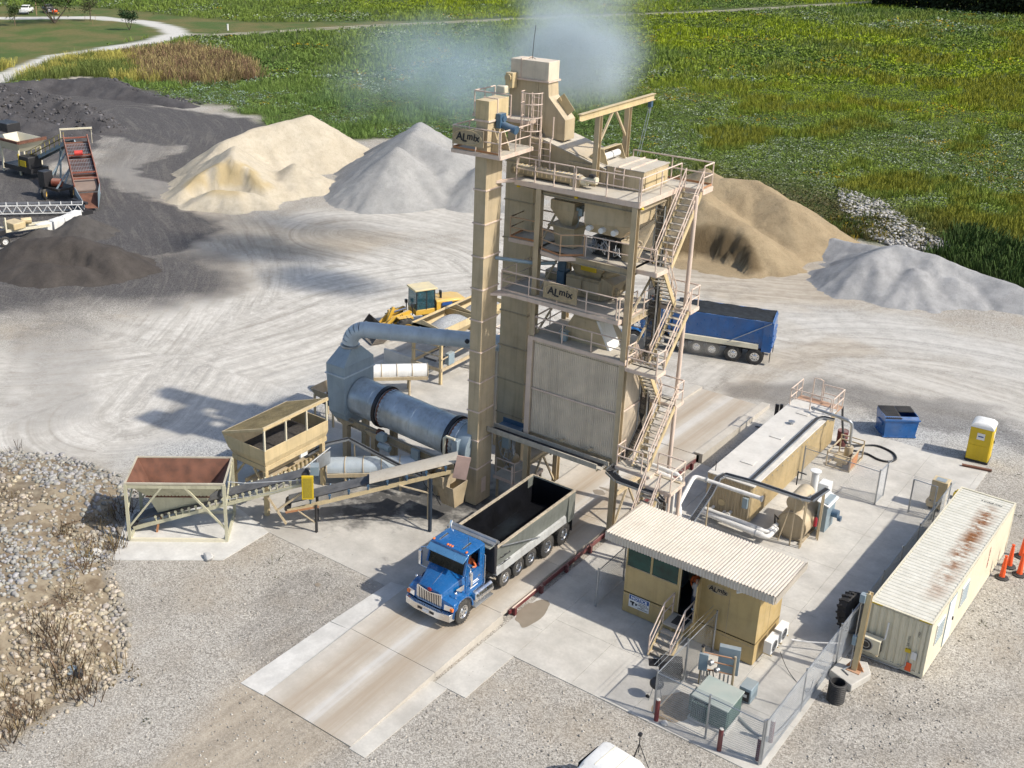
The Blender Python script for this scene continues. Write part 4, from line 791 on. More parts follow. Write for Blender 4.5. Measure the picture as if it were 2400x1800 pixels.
rf = part(MB().hexa([(rx0 + .05, -5.2, 3.6), (rx1 - .05, -5.2, 3.6), (rx1 - .05, -2.0, 3.55), (rx0 + .05, -2.0, 3.55)], [(rx0 + .05, -5.2, 3.9), (rx1 - .05, -5.2, 3.9), (rx1 - .05, -2.0, 3.78), (rx0 + .05, -2.0, 3.78)]), 'roof', m_tanD, H)
for i in range(3):
    xa = rx0 + i * (rx1 - rx0) / 3; wd = (rx1 - rx0) / 3
    part(MB().corr((xa, -5.26, 3.93), (1, 0, 0), Vector((0, 3.28, -.13)), wd - .01, 3.28, .13, .042, (0, 0, 1)), 'roof_sheet', m_roof, rf)
    part(MB().corr((xa, -5.24, 3.58), (1, 0, 0), (0, 0, 1), wd - .01, .36, .13, .035, (0, -1, 0)), 'fascia_sheet', m_roof, rf)
part(MB().corr((rx1, -5.2, 3.58), (0, 1, 0), (0, 0, 1), 3.2, .33, .13, .035, (1, 0, 0)), 'fascia_sheet', m_roof, rf)
part(MB().corr((rx0, -2.0, 3.58), (0, -1, 0), (0, 0, 1), 3.2, .33, .13, .035, (-1, 0, 0)), 'fascia_sheet', m_roof, rf)
part(MB().cyl((11.0, -5.05, 3.5), (10.8, -5.15, 3.42), .05, n=10).cyl((11.9, -3.4, 3.55), (12.1, -3.4, 3.5), .05, n=10), 'camera', m_white, H)
b = MB()   # interior seen through the door: console and wall cabinet
part(b.box(6.2, 7.6, -2.9, -2.3, 1.05, 1.95).box(9.3, 10.6, -2.6, -2.2, 1.05, 2.6), 'console', m_box, H)
nt = thing('notice_sign', 'blue and white NOTICE surveillance sign on the cabin front', 'sign', (6.52, -4.63, .4)); part(MB().box(6.05, 7.0, -4.65, -4.625, .4, 1.0), 'board', m_white, nt); part(MB().box(6.07, 6.98, -4.656, -4.6505, .78, .98), 'header', m_noticeb, nt)
part(place(text_mb('NOTICE', .2, 0, .006, .003, 1.05), (6.52, -4.66, .875), (1, 0, 0), (0, 0, 1)), 'lettering', m_whitet, nt)
for i, tx in enumerate(('THIS AREA IS', 'UNDER 24 HOUR', 'VIDEO', 'SURVEILLANCE')): part(place(text_mb(tx, .068, 0, .001, .002), (6.71, -4.655, .71 - i * .078), (1, 0, 0), (0, 0, 1)), 'lettering', m_blackt, nt)
part(MB().box(6.12, 6.32, -4.657, -4.651, .62, .70).box(6.2, 6.28, -4.657, -4.651, .5, .62).box(6.36, 6.44, -4.657, -4.651, .55, .66), 'pictogram', m_blackt, nt)
al = thing('wordmark', 'black ALmix wordmark in an oval on the cabin wall', 'sign', (9.85, -4.63, 2.6)); almix(al, (9.85, -4.622, 2.83), (1, 0, 0), (0, 0, 1), 1.0, .46)
hs = thing('cabin_stair', 'steel entry steps with pale handrails at the cabin door', 'stair', (8.5, -5.5, 0)); part(MB().box(8.1, 9.0, -5.62, -4.66, .96, 1.02), 'landing', m_deck, hs); part(MB().box(8.35, 8.9, -5.4, -4.75, 1.022, 1.03), 'mat', m_black, hs)
part(MB().bar((8.1, -5.6, .92), (8.1, -6.7, .05), .04, .2).bar((9.0, -5.6, .92), (9.0, -6.7, .05), .04, .2).box(8.1, 8.16, -4.8, -4.74, .02, .95).box(8.94, 9.0, -4.8, -4.74, .02, .95), 'stringer', m_tanL, hs)
for i in range(4): part(MB().box(8.13, 8.97, -5.9 - i * .24, -5.63 - i * .24, .74 - i * .2, .78 - i * .2), 'step', m_deck, hs)
for x in (8.1, 9.0): part(MB().tube([(x, -4.75, .98), (x, -4.75, 1.98), (x, -5.6, 1.98), (x, -6.7, 1.0), (x, -6.7, .05)], .028).tube([(x, -4.75, 1.5), (x, -5.6, 1.5), (x, -6.7, .5)], .024).tube([(x, -5.6, 1.0), (x, -5.6, 1.98)], .024), 'handrail', m_rail, hs)
def ac_unit(loc, rz, label, s=1.0, mat=None):
    t = thing('air_conditioner', label, 'air conditioner', loc, rz, 'wall air conditioners', world=False)
    part(MB().box(-.4 * s, .4 * s, -.16 * s, .16 * s, .05, .62 * s), 'casing', mat or m_white, t, .015)
    part(MB().pipe((-.08 * s, -.162 * s, .34 * s), (-.08 * s, -.185 * s, .34 * s), .25 * s, .22 * s, 20).pipe((-.08 * s, -.162 * s, .34 * s), (-.08 * s, -.18 * s, .34 * s), .14 * s, .12 * s, 16), 'fan_grille', m_galv, t); part(MB().cyl((-.08 * s, -.16 * s, .34 * s), (-.08 * s, -.168 * s, .34 * s), .22 * s, n=20), 'fan_shadow', m_blackm, t)
    b = MB()
    for i in range(6): b.box(.405 * s, .41 * s, -.14 * s, .14 * s, .1 * s + i * .085 * s, .14 * s + i * .085 * s)
    part(b, 'side_louvre', m_blackm, t); part(MB().box(-.38 * s, -.32 * s, -.2 * s, .2 * s, 0, .05).box(.32 * s, .38 * s, -.2 * s, .2 * s, 0, .05), 'bracket', m_tanL, t); return t
ac_unit((11.95, -3.75, .45), PI / 2 + PI * 0, 'white air conditioner on the cabin end wall, nearer the camera', 1.0); ac_unit((11.95, -2.75, .45), PI / 2, 'white air conditioner on the cabin end wall, farther from the camera', 1.0)

# ---------------------------------------------------------------- heated storage tank
K = thing('bitumen_tank', 'long low tan storage tank with white flat roof and ribbed sides', 'tank', (6, 10.8, 0))
kx0, kx1, ky0, ky1, kz = 4.85, 7.1, 5.3, 16.3, 2.22
part(MB().box(kx0, kx1, ky0, ky1, .3, kz), 'body', m_tan, K); part(MB().box(kx0 + .2, kx0 + .4, ky0 + .1, ky1 - .1, .03, .3).box(kx1 - .4, kx1 - .2, ky0 + .1, ky1 - .1, .03, .3), 'skid', m_tanD, K)
part(MB().corr((kx0, ky0 - .005, .3), (1, 0, 0), (0, 0, 1), kx1 - kx0, kz - .3, .16, .04, (0, -1, 0)), 'end_cladding', m_tan, K)
part(MB().corr((kx1 + .005, ky0, .3), (0, 1, 0), (0, 0, 1), ky1 - ky0, kz - .3, .16, .04, (1, 0, 0)), 'side_cladding', m_tanL, K)
part(MB().corr((kx0 - .005, ky1, .3), (0, -1, 0), (0, 0, 1), ky1 - ky0, kz - .3, .16, .04, (-1, 0, 0)), 'side_cladding', m_tanL, K)
m_troof = paint('tank_roof_white', (.60, .58, .54), .6, var=.1, dirt=.25, dirtc=(.36, .33, .28), dust=.2)
tr_ = part(MB().box(kx0 - .05, kx1 + .1, ky0 - .06, ky1 + .02, kz, kz + .06), 'roof', m_troof, K, .01)
for y in (7.5, 11.1, 14.7): part(MB().box(5.6, 6.25, y - .28, y + .28, kz + .062, kz + .1), 'hatch', m_troof, tr_, .01)
part(MB().lathe((5.92, 13.0, kz + .06), (0, 0, 1), [(0, .1), (.12, .1), (.13, .17), (.17, .17), (.2, .05)], 14), 'vent', m_galv, tr_); part(MB().tube([(5.05, 5.6, kz), (5.05, 5.6, kz + .55)], .02), 'vent_pin', m_blackm, tr_)
guard(K, [(4.9, 17.0, kz + .02), (4.9, 15.3, kz + .02), (7.12, 15.3, kz + .02)], 1.0, toe=False, sp=.9); guard(K, [(7.2, 15.35, kz + .02), (7.2, 17.0, kz + .02), (6.1, 17.0, kz + .02)], 1.0, toe=False, sp=.9)
part(MB().tube([(5.5, 17.05, .1), (5.5, 17.05, kz + 1.2), (5.6, 16.8, kz + 1.35), (5.9, 16.8, kz + 1.35), (6.0, 17.05, kz + 1.2), (6.0, 17.05, .1)], .025), 'access_ladder', m_rail, K); b = MB()
for i in range(8): b.tube([(5.5, 17.05, .3 + i * .3), (6.0, 17.05, .3 + i * .3)], .018)
part(b, 'rung', m_rail, K); part(MB().box(4.85, 7.2, 16.32, 17.08, kz - .08, kz), 'platform', m_orange, K)
part(MB().cyl((5.7, 5.29, .9), (5.7, 5.2, .9), .17, n=16), 'manway', m_tanL, K); part(MB().box(6.75, 7.0, 5.1, 5.25, 1.05, 1.6), 'control_box', m_box, K, .01)
for x, z in ((5.3, .5), (5.9, .45), (6.2, .55)): part(MB().cyl((x, 5.27, z), (x, 4.9, z), .08, n=12).cyl((x, 4.9, z), (x, 4.86, z), .13, n=12), 'valve', m_pipew, K)
b = MB()
for i in range(16): b.box(7.15, 7.17, 5.6 + i * .65, 5.66 + i * .65, 1.9, 1.97)
part(b, 'clip', m_galv, K)
kt = thing('tank_cable_tray', 'galvanised cable tray along the edge of the tank roof', 'cable tray', (6.9, 10, 2.3)); tray(kt, [(6.85, 5.7, 2.36), (6.80, 14.3, 2.36), (7.0, 14.75, 2.36), (7.55, 14.8, 2.36)], .2, cables=3)
k2 = thing('yard_cable_tray', 'raised galvanised cable tray bending past the tank end to the heater', 'cable tray', (7, 4, 0)); tray(k2, [(6.55, -1.2, 2.3), (6.3, .4, 2.3), (5.95, 3.0, 2.4), (5.75, 4.3, 2.65), (5.9, 4.75, 2.72), (7.1, 4.9, 2.72), (9.5, 5.0, 2.65), (9.9, 5.15, 2.62), (10.1, 6.7, 2.6)], .26, cables=4)
for x, y, z in ((6.1, 2.6, 2.35), (9.3, 5.0, 2.6), (9.75, 5.05, 2.6), (10.15, 6.3, 2.55)): part(MB().tube([(x, y, .02), (x, y, z)], .035), 'support_post', m_tan, k2)
def pipe_run(name, label, pts, r, par=None, flanges=(), mat=None, cat='pipe'):
    t = thing(name, label, cat, (pts[0][0], pts[0][1], 0)); part(MB().tube(pts, r, 14), 'pipe', mat or m_pipew, t)
    for p, d in flanges: p = Vector(p); d = Vector(d).normalized(); part(MB().cyl(p - d * .03, p + d * .03, r * 1.5, n=16), 'flange', m_galv, t)
    return t
def arc(a, b, c, n=5):   # rounded corner
    a, b, c = Vector(a), Vector(b), Vector(c); return [tuple(a.lerp(b, t).lerp(b.lerp(c, t), t)) for t in np.linspace(0, 1, n)]
pipe_run('heating_pipe', 'white lagged pipe crossing high in front of the tank end', [(5.62, .6, .6), (5.62, .6, 2.3)] + arc((5.62, .6, 2.35), (5.62, .6, 2.6), (5.4, .9, 2.6)) + [(4.85, 3.3, 2.6)] + arc((4.8, 3.6, 2.6), (4.75, 3.85, 2.6), (5.0, 3.85, 2.6)) + [(8.1, 3.86, 2.6)], .1, flanges=[((5.4, 3.85, 2.6), (1, 0, 0)), ((8.12, 3.86, 2.6), (1, 0, 0))])
pipe_run('heating_pipe', 'white vertical lagged pipe nearest the tower stair', [(2.9, .75, 4.0), (5.0, .55, 4.0)] + arc((5.0, .55, 4.0), (5.25, .5, 4.0), (5.25, .5, 3.7)) + [(5.25, .5, .5)], .1)
pipe_run('heating_pipe', 'thin white vertical pipe between two thicker lagged pipes', [(3.0, 1.0, 4.15), (5.2, .8, 4.15)] + arc((5.2, .8, 4.15), (5.45, .75, 4.15), (5.45, .7, 3.9)) + [(5.45, .7, .5)], .075)
pipe_run('heating_pipe', 'lower front white lagged pipe running to the heater', [(4.8, 4.43, .5), (8.2, 4.25, .5)] + arc((8.2, 4.25, .5), (8.5, 4.2, .5), (8.5, 4.5, .5)) + [(8.5, 5.3, .5)], .11, flanges=[((7.9, 4.27, .5), (1, 0, 0))])
pipe_run('heating_pipe', 'lower rear white lagged pipe running to the heater', [(4.8, 4.78, .52), (8.0, 4.62, .52)] + arc((8.0, 4.62, .52), (8.3, 4.6, .52), (8.35, 4.9, .52)) + [(8.4, 5.5, .6)], .11, flanges=[((7.8, 4.62, .52), (1, 0, 0))])
pk = thing('pipe_rack', 'tan steel pipe stand behind the cabin roof', 'rack', (5.6, .5, 0)); b = MB()
for x in (5.1, 6.6):
    for y in (.2, 1.6): b.bar((x, y, .02), (x, y, 1.2), .07)
for z in (.8, 1.2): b.bar((5.1, .2, z), (6.6, .2, z), .07).bar((5.1, 1.6, z), (6.6, 1.6, z), .07).bar((5.1, .2, z), (5.1, 1.6, z), .07).bar((6.6, .2, z), (6.6, 1.6, z), .07)
part(b, 'frame', m_tan, pk); part(MB().box(6.2, 6.9, 1.9, 2.6, .3, .9), 'pump_box', m_motor, pk); part(MB().cyl((6.1, 2.2, .9), (6.1, 2.2, 1.1), .16, n=14).cyl((6.5, 1.7, .9), (6.5, 1.7, 1.1), .14, n=14), 'filter_cap', m_white, pk)
# hot oil heater
O_ = thing('oil_heater', 'tan hot oil heater with stacked horizontal drums, chimney and burner', 'heater', (9.1, 6.5, 0))
part(MB().lathe((9.1, 5.5, .78), (0, 1, 0), [(0, .5), (.02, .70), (.06, .72), (2.4, .72), (2.46, .6)], 32), 'main_drum', m_tan, O_); part(MB().lathe((9.08, 5.55, 1.93), (0, 1, 0), [(0, .25), (.02, .40), (.05, .41), (1.5, .41), (1.55, .3)], 28), 'expansion_drum', m_tan, O_)
part(MB().cyl((9.3, 7.3, 1.4), (9.3, 7.3, 2.9), .17, n=18), 'chimney', m_white, O_); part(MB().lathe((9.3, 7.3, 2.95), (0, 0, 1), [(0, .17), (.05, .17), (.06, .26), (.1, .26), (.14, .05)], 18).cyl((9.3, 7.3, 2.9), (9.3, 7.3, 2.95), .15, n=12), 'chimney_cap', m_white, O_)
cb = part(MB().box(9.85, 10.3, 6.6, 7.7, .35, 1.9), 'control_cabinet', m_box, O_, .01); part(MB().hexa([(9.8, 6.5, 1.9), (10.4, 6.5, 1.75), (10.4, 7.8, 1.75), (9.8, 7.8, 1.9)], [(9.8, 6.5, 1.95), (10.4, 6.5, 1.8), (10.4, 7.8, 1.8), (9.8, 7.8, 1.95)]), 'cabinet_roof', m_white, cb); part(MB().box(9.4, 9.9, 7.6, 8.2, 1.2, 2.3), 'blower_housing', m_white, O_, .03)
part(MB().cyl((10.3, 7.4, 1.1), (10.6, 7.4, 1.1), .2, n=16).cyl((10.6, 7.4, .9), (10.75, 7.4, .9), .14, n=14), 'burner', m_motor, O_); b = MB()
for x in (8.55, 9.65): b.bar((x, 5.3, .06), (x, 8.0, .06), .1, .1)
for y in (5.6, 7.8): b.bar((8.5, y, .12), (9.7, y, .12), .1, .1)
part(b, 'skid', m_tanD, O_); b = MB()
for x, y in ((9.75, 5.2), (10.05, 6.4)): b.tube([(x, y, .02), (x, y, 2.5)], .035, 6)
b.tube([(8.7, 5.1, .02), (8.95, 5.35, 1.7)], .03, 6); part(b, 'prop', m_tan, O_); part(MB().tube([(8.6, 6.9, 2.2), (8.6, 6.9, 2.9), (9.0, 6.9, 2.9)], .03).tube([(8.45, 5.5, .9), (8.3, 5.4, 1.1), (8.35, 5.4, .6)], .05), 'feed_pipe', m_blackm, O_); part(MB().pipe((9.1, 5.47, .78), (9.1, 5.5, .78), .71, .66, 32), 'end_ring', m_tanD, O_)
fx = thing('fire_extinguisher', 'red fire extinguisher hanging on the heater frame', 'extinguisher', (9.95, 6.25, .75)); part(MB().lathe((9.95, 6.22, .75), (0, 0, 1), [(0, .07), (.02, .085), (.42, .085), (.5, .03), (.55, .03)], 14), 'body', m_redt, fx); part(MB().box(9.9, 10.0, 6.19, 6.25, 1.28, 1.33), 'valve', m_blackm, fx)
# pump skid with suction hose
ps = thing('pump_skid', 'tan pump skid in a square tube frame beside the tank', 'pump', (8.35, 14.9, 0)); b = MB(); X0, X1, Y0, Y1 = 7.72, 8.95, 13.95, 15.95
for z in (.06, .85):
    for p, q in (((X0, Y0), (X1, Y0)), ((X1, Y0), (X1, Y1)), ((X1, Y1), (X0, Y1)), ((X0, Y1), (X0, Y0))): b.bar((*p, z), (*q, z), .06)
for x in (X0, X1):
    for y in (Y0, Y1): b.bar((x, y, .02), (x, y, 1.1 if y == Y1 else .88), .06)
b.bar((X0, Y1, 1.1), (X1, Y1, 1.1), .05); part(b, 'frame', m_tan, ps); part(MB().box(X0 + .06, X1 - .06, Y0 + .8, Y1 - .06, .1, .14), 'tray', m_tanD, ps); part(MB().hexa([(8.88, 13.98, .1), (8.94, 13.98, .1), (8.94, 15.2, .1), (8.88, 15.2, .1)], [(8.88, 13.98, .5), (8.94, 13.98, .5), (8.94, 15.2, .8), (8.88, 15.2, .8)]), 'splash_plate', m_orange, ps)
part(MB().cyl((8.05, 14.3, .42), (8.7, 14.3, .42), .17, n=18).box(8.2, 8.5, 14.15, 14.45, .1, .3), 'motor', m_tanL, ps); part(MB().cyl((8.45, 15.1, .3), (8.45, 15.1, .95), .22, n=18).tube([(8.45, 15.1, .95), (8.45, 15.1, 1.1), (8.45, 14.8, 1.1)], .05), 'pump_body', m_tan, ps)
pipe_run('transfer_pipe', 'grey steel transfer pipe over the tank end dropping to the pump', [(6.2, 15.0, 2.6), (7.35, 14.75, 2.65), (8.3, 14.62, 2.62)] + arc((8.3, 14.62, 2.62), (8.55, 14.6, 2.6), (8.53, 14.7, 2.3)) + [(8.47, 15.05, 1.0)], .075, flanges=[((6.3, 14.98, 2.6), (1, -.2, 0)), ((7.4, 14.74, 2.65), (1, -.1, 0))], mat=m_galv)
hz_ = [(7.2, 17.1, 2.2), (7.5, 16.6, 1.3), (7.9, 16.3, .5), (8.4, 17.4, .07), (9.0, 17.9, .07), (9.5, 17.9, .07), (10.1, 17.6, .07), (10.4, 17.0, .07), (10.2, 16.45, .07), (9.7, 16.35, .07), (9.0, 16.6, .08), (8.6, 16.1, .3), (8.5, 15.4, .6)]
def smooth(pts, k=4):
    P = [Vector(p) for p in pts]; r = []
    for i in range(len(P) - 1):
        a, b, c, d = P[max(i - 1, 0)], P[i], P[i + 1], P[min(i + 2, len(P) - 1)]
        for j in range(k):
            t = j / k; r.append(.5 * ((2 * b) + (c - a) * t + (2 * a - 5 * b + 4 * c - d) * t * t + (3 * b - a - 3 * c + d) * t ** 3))
    return r + [P[-1]]
solo(MB().tube(smooth(hz_), .06, 10), 'suction_hose', m_cable, 'thick black hose looping over the slab beside the pump', 'hose')
dm = thing('oil_drum', 'dark red steel drum standing at the tank corner', 'drum', (7.5, 16.9, 0)); part(MB().lathe((7.5, 16.9, .02), (0, 0, 1), [(0, .28), (.02, .29), (.28, .285), (.3, .3), (.32, .285), (.58, .285), (.6, .3), (.62, .285), (.86, .29), (.88, .29), (.86, .27)], 20), 'body', m_redrail, dm); part(MB().cyl((7.6, 16.9, .88), (7.6, 16.9, .91), .03), 'bung', m_galv, dm)
# dark forked attachment leaning behind the tank
fk = thing('loader_fork', 'black pallet fork attachment standing behind the tank', 'attachment', (4.3, 16.2, 0)); part(MB().bar((4.0, 16.0, .1), (4.0, 16.0, 1.75), .2, .1).bar((4.0, 16.7, .1), (4.0, 16.7, 1.5), .16, .1), 'upright', m_blackm, fk); part(MB().box(3.95, 4.6, 15.9, 16.8, .7, .95).box(3.95, 4.2, 15.9, 16.8, .15, .3), 'carriage', m_blackm, fk); part(MB().prism([(3.9, 15.95, .03), (3.9, 15.95, .12), (2.9, 15.95, .05), (2.9, 15.95, .03)], (0, .12, 0)), 'tine', m_blackm, fk)

# ---------------------------------------------------------------- chain link fences
m_wire = paint('fence_wire', (.36, .38, .40), .45, .8, var=.1)
def fence(label, pts, h=1.85, posts=None, barb=True, gate=False, lean=0):
    t = thing('wire_gate' if gate else 'chain_link_fence', label, 'gate' if gate else 'fence', (pts[0][0], pts[0][1], 0)); P = [Vector((x, y, .03)) for x, y in pts]
    for i, (p, q) in enumerate(zip(P[:-1], P[1:])):
        L = (q - p).length; d = (q - p).normalized(); n = max(1, round(L / 2.9)); b = MB()
        for j in range(n + (1 if i == len(P) - 2 else 0)):
            a = p + d * (L * j / n); part(MB().cyl(a, a + Vector((0, 0, h + (.12 if not gate else 0))), .04 if j in (0, n) else .03, n=8), 'post', m_galv, t)
        part(MB().tube([p + Vector((0, 0, h)), q + Vector((0, 0, h))], .022, 6).tube([p + Vector((0, 0, .06)), q + Vector((0, 0, .06))], .012, 5), 'rail', m_galv, t)
        pit = .085; N = int((L + h) / pit); b = MB(); w_ = .0045
        def wire(s0, z0, s1, z1):
            a = p + d * s0 + Vector((0, 0, z0)); e = p + d * s1 + Vector((0, 0, z1)); nn = d.cross(Vector((0, 0, 1))) * w_; k = (e - a).normalized().cross(nn.normalized()) * w_
            b.add([a - k, a + k, a + nn, e - k, e + k, e + nn], [(0, 3, 4, 1), (1, 4, 5, 2), (2, 5, 3, 0)])
        for j in range(1, N):
            s = j * pit; a0 = max(0, s - h); a1 = min(L, s)
            wire(a0, min(h, s - a0), a1, s - a1); wire(L - a0, min(h, s - a0), L - a1, s - a1)
        part(b, 'mesh', m_wire, t)
        if barb: part(MB().tube([p + Vector((0, 0, h + .15)) + d.cross(Vector((0, 0, 1))) * .1, q + Vector((0, 0, h + .15)) + d.cross(Vector((0, 0, 1))) * .1], .007, 4).tube([p + Vector((0, 0, h + .27)) + d.cross(Vector((0, 0, 1))) * .18, q + Vector((0, 0, h + .27)) + d.cross(Vector((0, 0, 1))) * .18], .007, 4), 'barbed_wire', m_wire, t)
    return t
fence('chain link fence around the transformer corner, front and left side', [(9.98, -4.75), (9.93, -7.2), (9.9, -9.65), (12.0, -9.68), (14.06, -9.7)])
fence('long chain link fence between the slab and the cream container', [(14.1, -9.62), (14.15, -2.4), (14.2, 5.0), (14.2, 12.3)])
fence('chain link fence beside the pump skid, with a corner return', [(7.3, 11.55), (11.12, 11.45), (11.15, 12.6)])
fence('open chain link gate standing by the compressor', [(12.65, 11.75), (13.75, 11.7)], gate=True)
fence('short chain link fence under the cabin corner by the scale', [(4.75, -5.1), (4.7, -2.6), (4.65, -1.2)], h=1.8)

# ---------------------------------------------------------------- container office
ang_c = rad(-.95)
Q = thing('shipping_container', 'cream shipping container office with rust along its roof', 'container', (15.98, 5.0, 0), ang_c, world=False)
L2, W2, HC = 6.06, 1.2, 2.58
t = NT('container_roof'); xs_ = t.n('ShaderNodeSeparateXYZ'); t.put(xs_.inputs[0], t.pos()); rx_ = t.math('ABSOLUTE', t.math('SUBTRACT', xs_.outputs[0], 16.5), 0)
k_ = t.math('MULTIPLY', t.lin(rx_, .55, .1), t.lin(xs_.outputs[1], .2, 1.2)); k_ = t.math('MULTIPLY', k_, t.lin(xs_.outputs[1], 10.3, 9.3)); k_ = t.math('MULTIPLY', k_, t.lin(t.noise(1.0, 5, .7, t.pos((1.2, 1.6, 1))), .42, .56)); k_ = t.math('MULTIPLY', k_, t.lin(xs_.outputs[1], 1, 5, .45, 1))
cc_ = t.mix(t.lin(t.noise(3, 4), .3, .7), (.58, .56, .48), (.68, .66, .58)); m_croof = t.fin(t.mix(k_, cc_, t.mix(t.noise(20, 4), (.16, .06, .02), (.34, .16, .06))), .55)
part(MB().box(-W2, W2, -L2, L2, HC - .1, HC - .045), 'roof_deck', m_cont, Q)
part(MB().corr((-W2 + .08, -L2 + .12, HC - .04), (0, 1, 0), (1, 0, 0), 2 * L2 - .24, 2 * W2 - .16, .26, .03, (0, 0, 1), .62), 'roof_panel', m_croof, Q)
part(MB().box(-W2, W2, -L2, -L2 + .1, HC - .09, HC - .0).box(-W2, W2, L2 - .1, L2, HC - .09, HC).box(-W2, -W2 + .07, -L2 + .1, L2 - .1, HC - .09, HC).box(W2 - .07, W2, -L2 + .1, L2 - .1, HC - .09, HC), 'top_rail', m_cont, Q)
part(MB().box(-W2 + .05, W2 - .05, -L2 + .06, L2 - .06, .16, HC - .1), 'core', m_cont, Q); part(MB().box(-W2, W2, -L2, -L2 + .1, .05, .2).box(-W2, W2, L2 - .1, L2, .05, .2).box(-W2, -W2 + .07, -L2 + .1, L2 - .1, .05, .2).box(W2 - .07, W2, -L2 + .1, L2 - .1, .05, .2), 'bottom_rail', m_cont, Q)
for x in (-1, 1):
    for y in (-1, 1): part(MB().box(min(x * W2, x * (W2 - .1)), max(x * W2, x * (W2 - .1)), min(y * (L2 + .006), y * (L2 - .12)), max(y * (L2 + .006), y * (L2 - .12)), .04, HC + .008), 'corner_post', m_cont, Q)
part(MB().corr((-W2 + .1, -L2 + .055, .2), (1, 0, 0), (0, 0, 1), 2 * W2 - .2, HC - .29, .275, .05, (0, -1, 0), .55), 'end_panel', m_cont, Q); part(MB().corr((W2 - .1, L2 - .055, .2), (-1, 0, 0), (0, 0, 1), 2 * W2 - .2, HC - .29, .275, .05, (0, 1, 0), .55), 'end_panel', m_cont, Q)
part(MB().box(W2 - .045, W2 - .012, -L2 + .12, L2 - .12, .2, HC - .09), 'side_panel', m_cont, Q); part(MB().corr((-W2 + .05, L2 - .12, .2), (0, -1, 0), (0, 0, 1), 2 * L2 - .24, HC - .29, .275, .04, (-1, 0, 0), .55), 'side_panel', m_cont, Q)
for y0, y1, z0, z1 in ((-5.2, -4.2, 1.1, 2.05), (-1.9, -.9, 1.1, 2.05)):
    f = part(MB().box(W2 - .01, W2 + .03, y0, y1, z0, z1), 'window', m_white, Q)
    b = MB()
    for i in range(7): b.box(W2 + .03, W2 + .045, y0 + .05, y1 - .05, z0 + .06 + i * .125, z0 + .12 + i * .125)
    part(b, 'shutter_slat', m_box, f)
d_ = part(MB().box(W2 - .01, W2 + .02, -3.7, -2.8, .22, 2.3), 'door', m_white, Q); part(MB().box(W2 + .02, W2 + .07, -2.92, -2.88, 1.1, 1.25), 'handle', m_blackm, d_); part(MB().box(W2 - .008, W2 + .012, -3.76, -2.74, .2, 2.36), 'door_frame', m_box, Q)
part(MB().box(-W2 + .02, -W2 + .5, -L2 - .012, -L2 - .001, HC - .05, HC - .002).box(W2 - .5, W2 - .02, -L2 - .012, -L2 - .001, HC - .05, HC - .002), 'hazard_strip', m_yel, Q)
for tx, x, z, rz in (('45G1', .95, 1.9, 0), ('TRLU 872', .62, 1.45, 0)): part(place(text_mb(tx, .12, 0, 0, .002), (x - .15, -L2 - .006, z), (0, 0, -1), (1, 0, 0)), 'marking', m_blackt, Q)
part(place(text_mb('TEXTAINER', .2, 0, .004, .002), (W2 - .002, 2.3, 1.5), (0, 0, -1), (0, 1, 0)), 'red_lettering', m_redt, Q); part(place(text_mb('TRLU 872410 2', .14, 0, .002, .002), (.35, 5.3, HC + .004), (-1, 0, 0), (0, -1, 0)), 'marking', m_blackt, Q)
part(MB().box(.66, .86, -L2 - .03, -L2 - .001, .72, 1.05), 'sticker', m_white, Q); part(MB().box(.52, .74, -L2 - .03, -L2 - .001, .12, .5), 'warning_plate', m_orangep, Q); part(MB().box(.42, .62, -L2 - .09, -L2 - .001, .98, 1.12), 'outlet_box', m_yel, Q); part(MB().tube([(-.35, -L2 - .06, 1.95), (-.37, -L2 - .08, 1.2), (-.6, -L2 - .1, .9)], .035), 'conduit', m_white, Q); part(MB().tube([(.52, -L2 - .05, 1.0), (.52, -L2 - .05, .35), (.3, -L2 - .08, .1), (-1.3, -L2 - .1, .05)], .03), 'conduit', m_galv, Q)
ac_unit((15.0, -1.32, .5), 0, 'cream air conditioner on the container end wall', 1.12, m_cont)
# traffic posts
m_refl = m_whitet
def cone(x, y, label, tilt=0):
    t = thing('traffic_cone', label, 'traffic cone', (x, y, 0), 0, 'orange channelizer cones', world=False); part(MB().lathe((0, 0, 0), (0, 0, 1), [(0, .3), (.05, .3), (.07, .22), (.1, .2), (.1, .05)], 8), 'base', m_black, t)
    b = part(MB().lathe((0, 0, .08), (0, 0, 1), [(0, .13), (.05, .12), (.9, .07), (1.0, .05), (1.03, .07), (1.08, .07), (1.1, .03)], 14), 'stem', m_orangep, t)
    for z in (.42, .72): part(MB().cyl((0, 0, z), (0, 0, z + .14), .115 - .055 * z, .107 - .055 * z, 14, False), 'reflective_band', m_refl, b)
    t.rotation_euler = (tilt, 0, 0)
cone(17.7, 8.55, 'orange channelizer cone nearest the camera beside the container'); cone(17.72, 9.75, 'orange channelizer cone close against the container, behind the nearest one'); cone(18.25, 9.3, 'orange channelizer cone standing rightmost by the container'); cone(17.95, 11.0, 'orange channelizer cone farthest from the camera by the container')

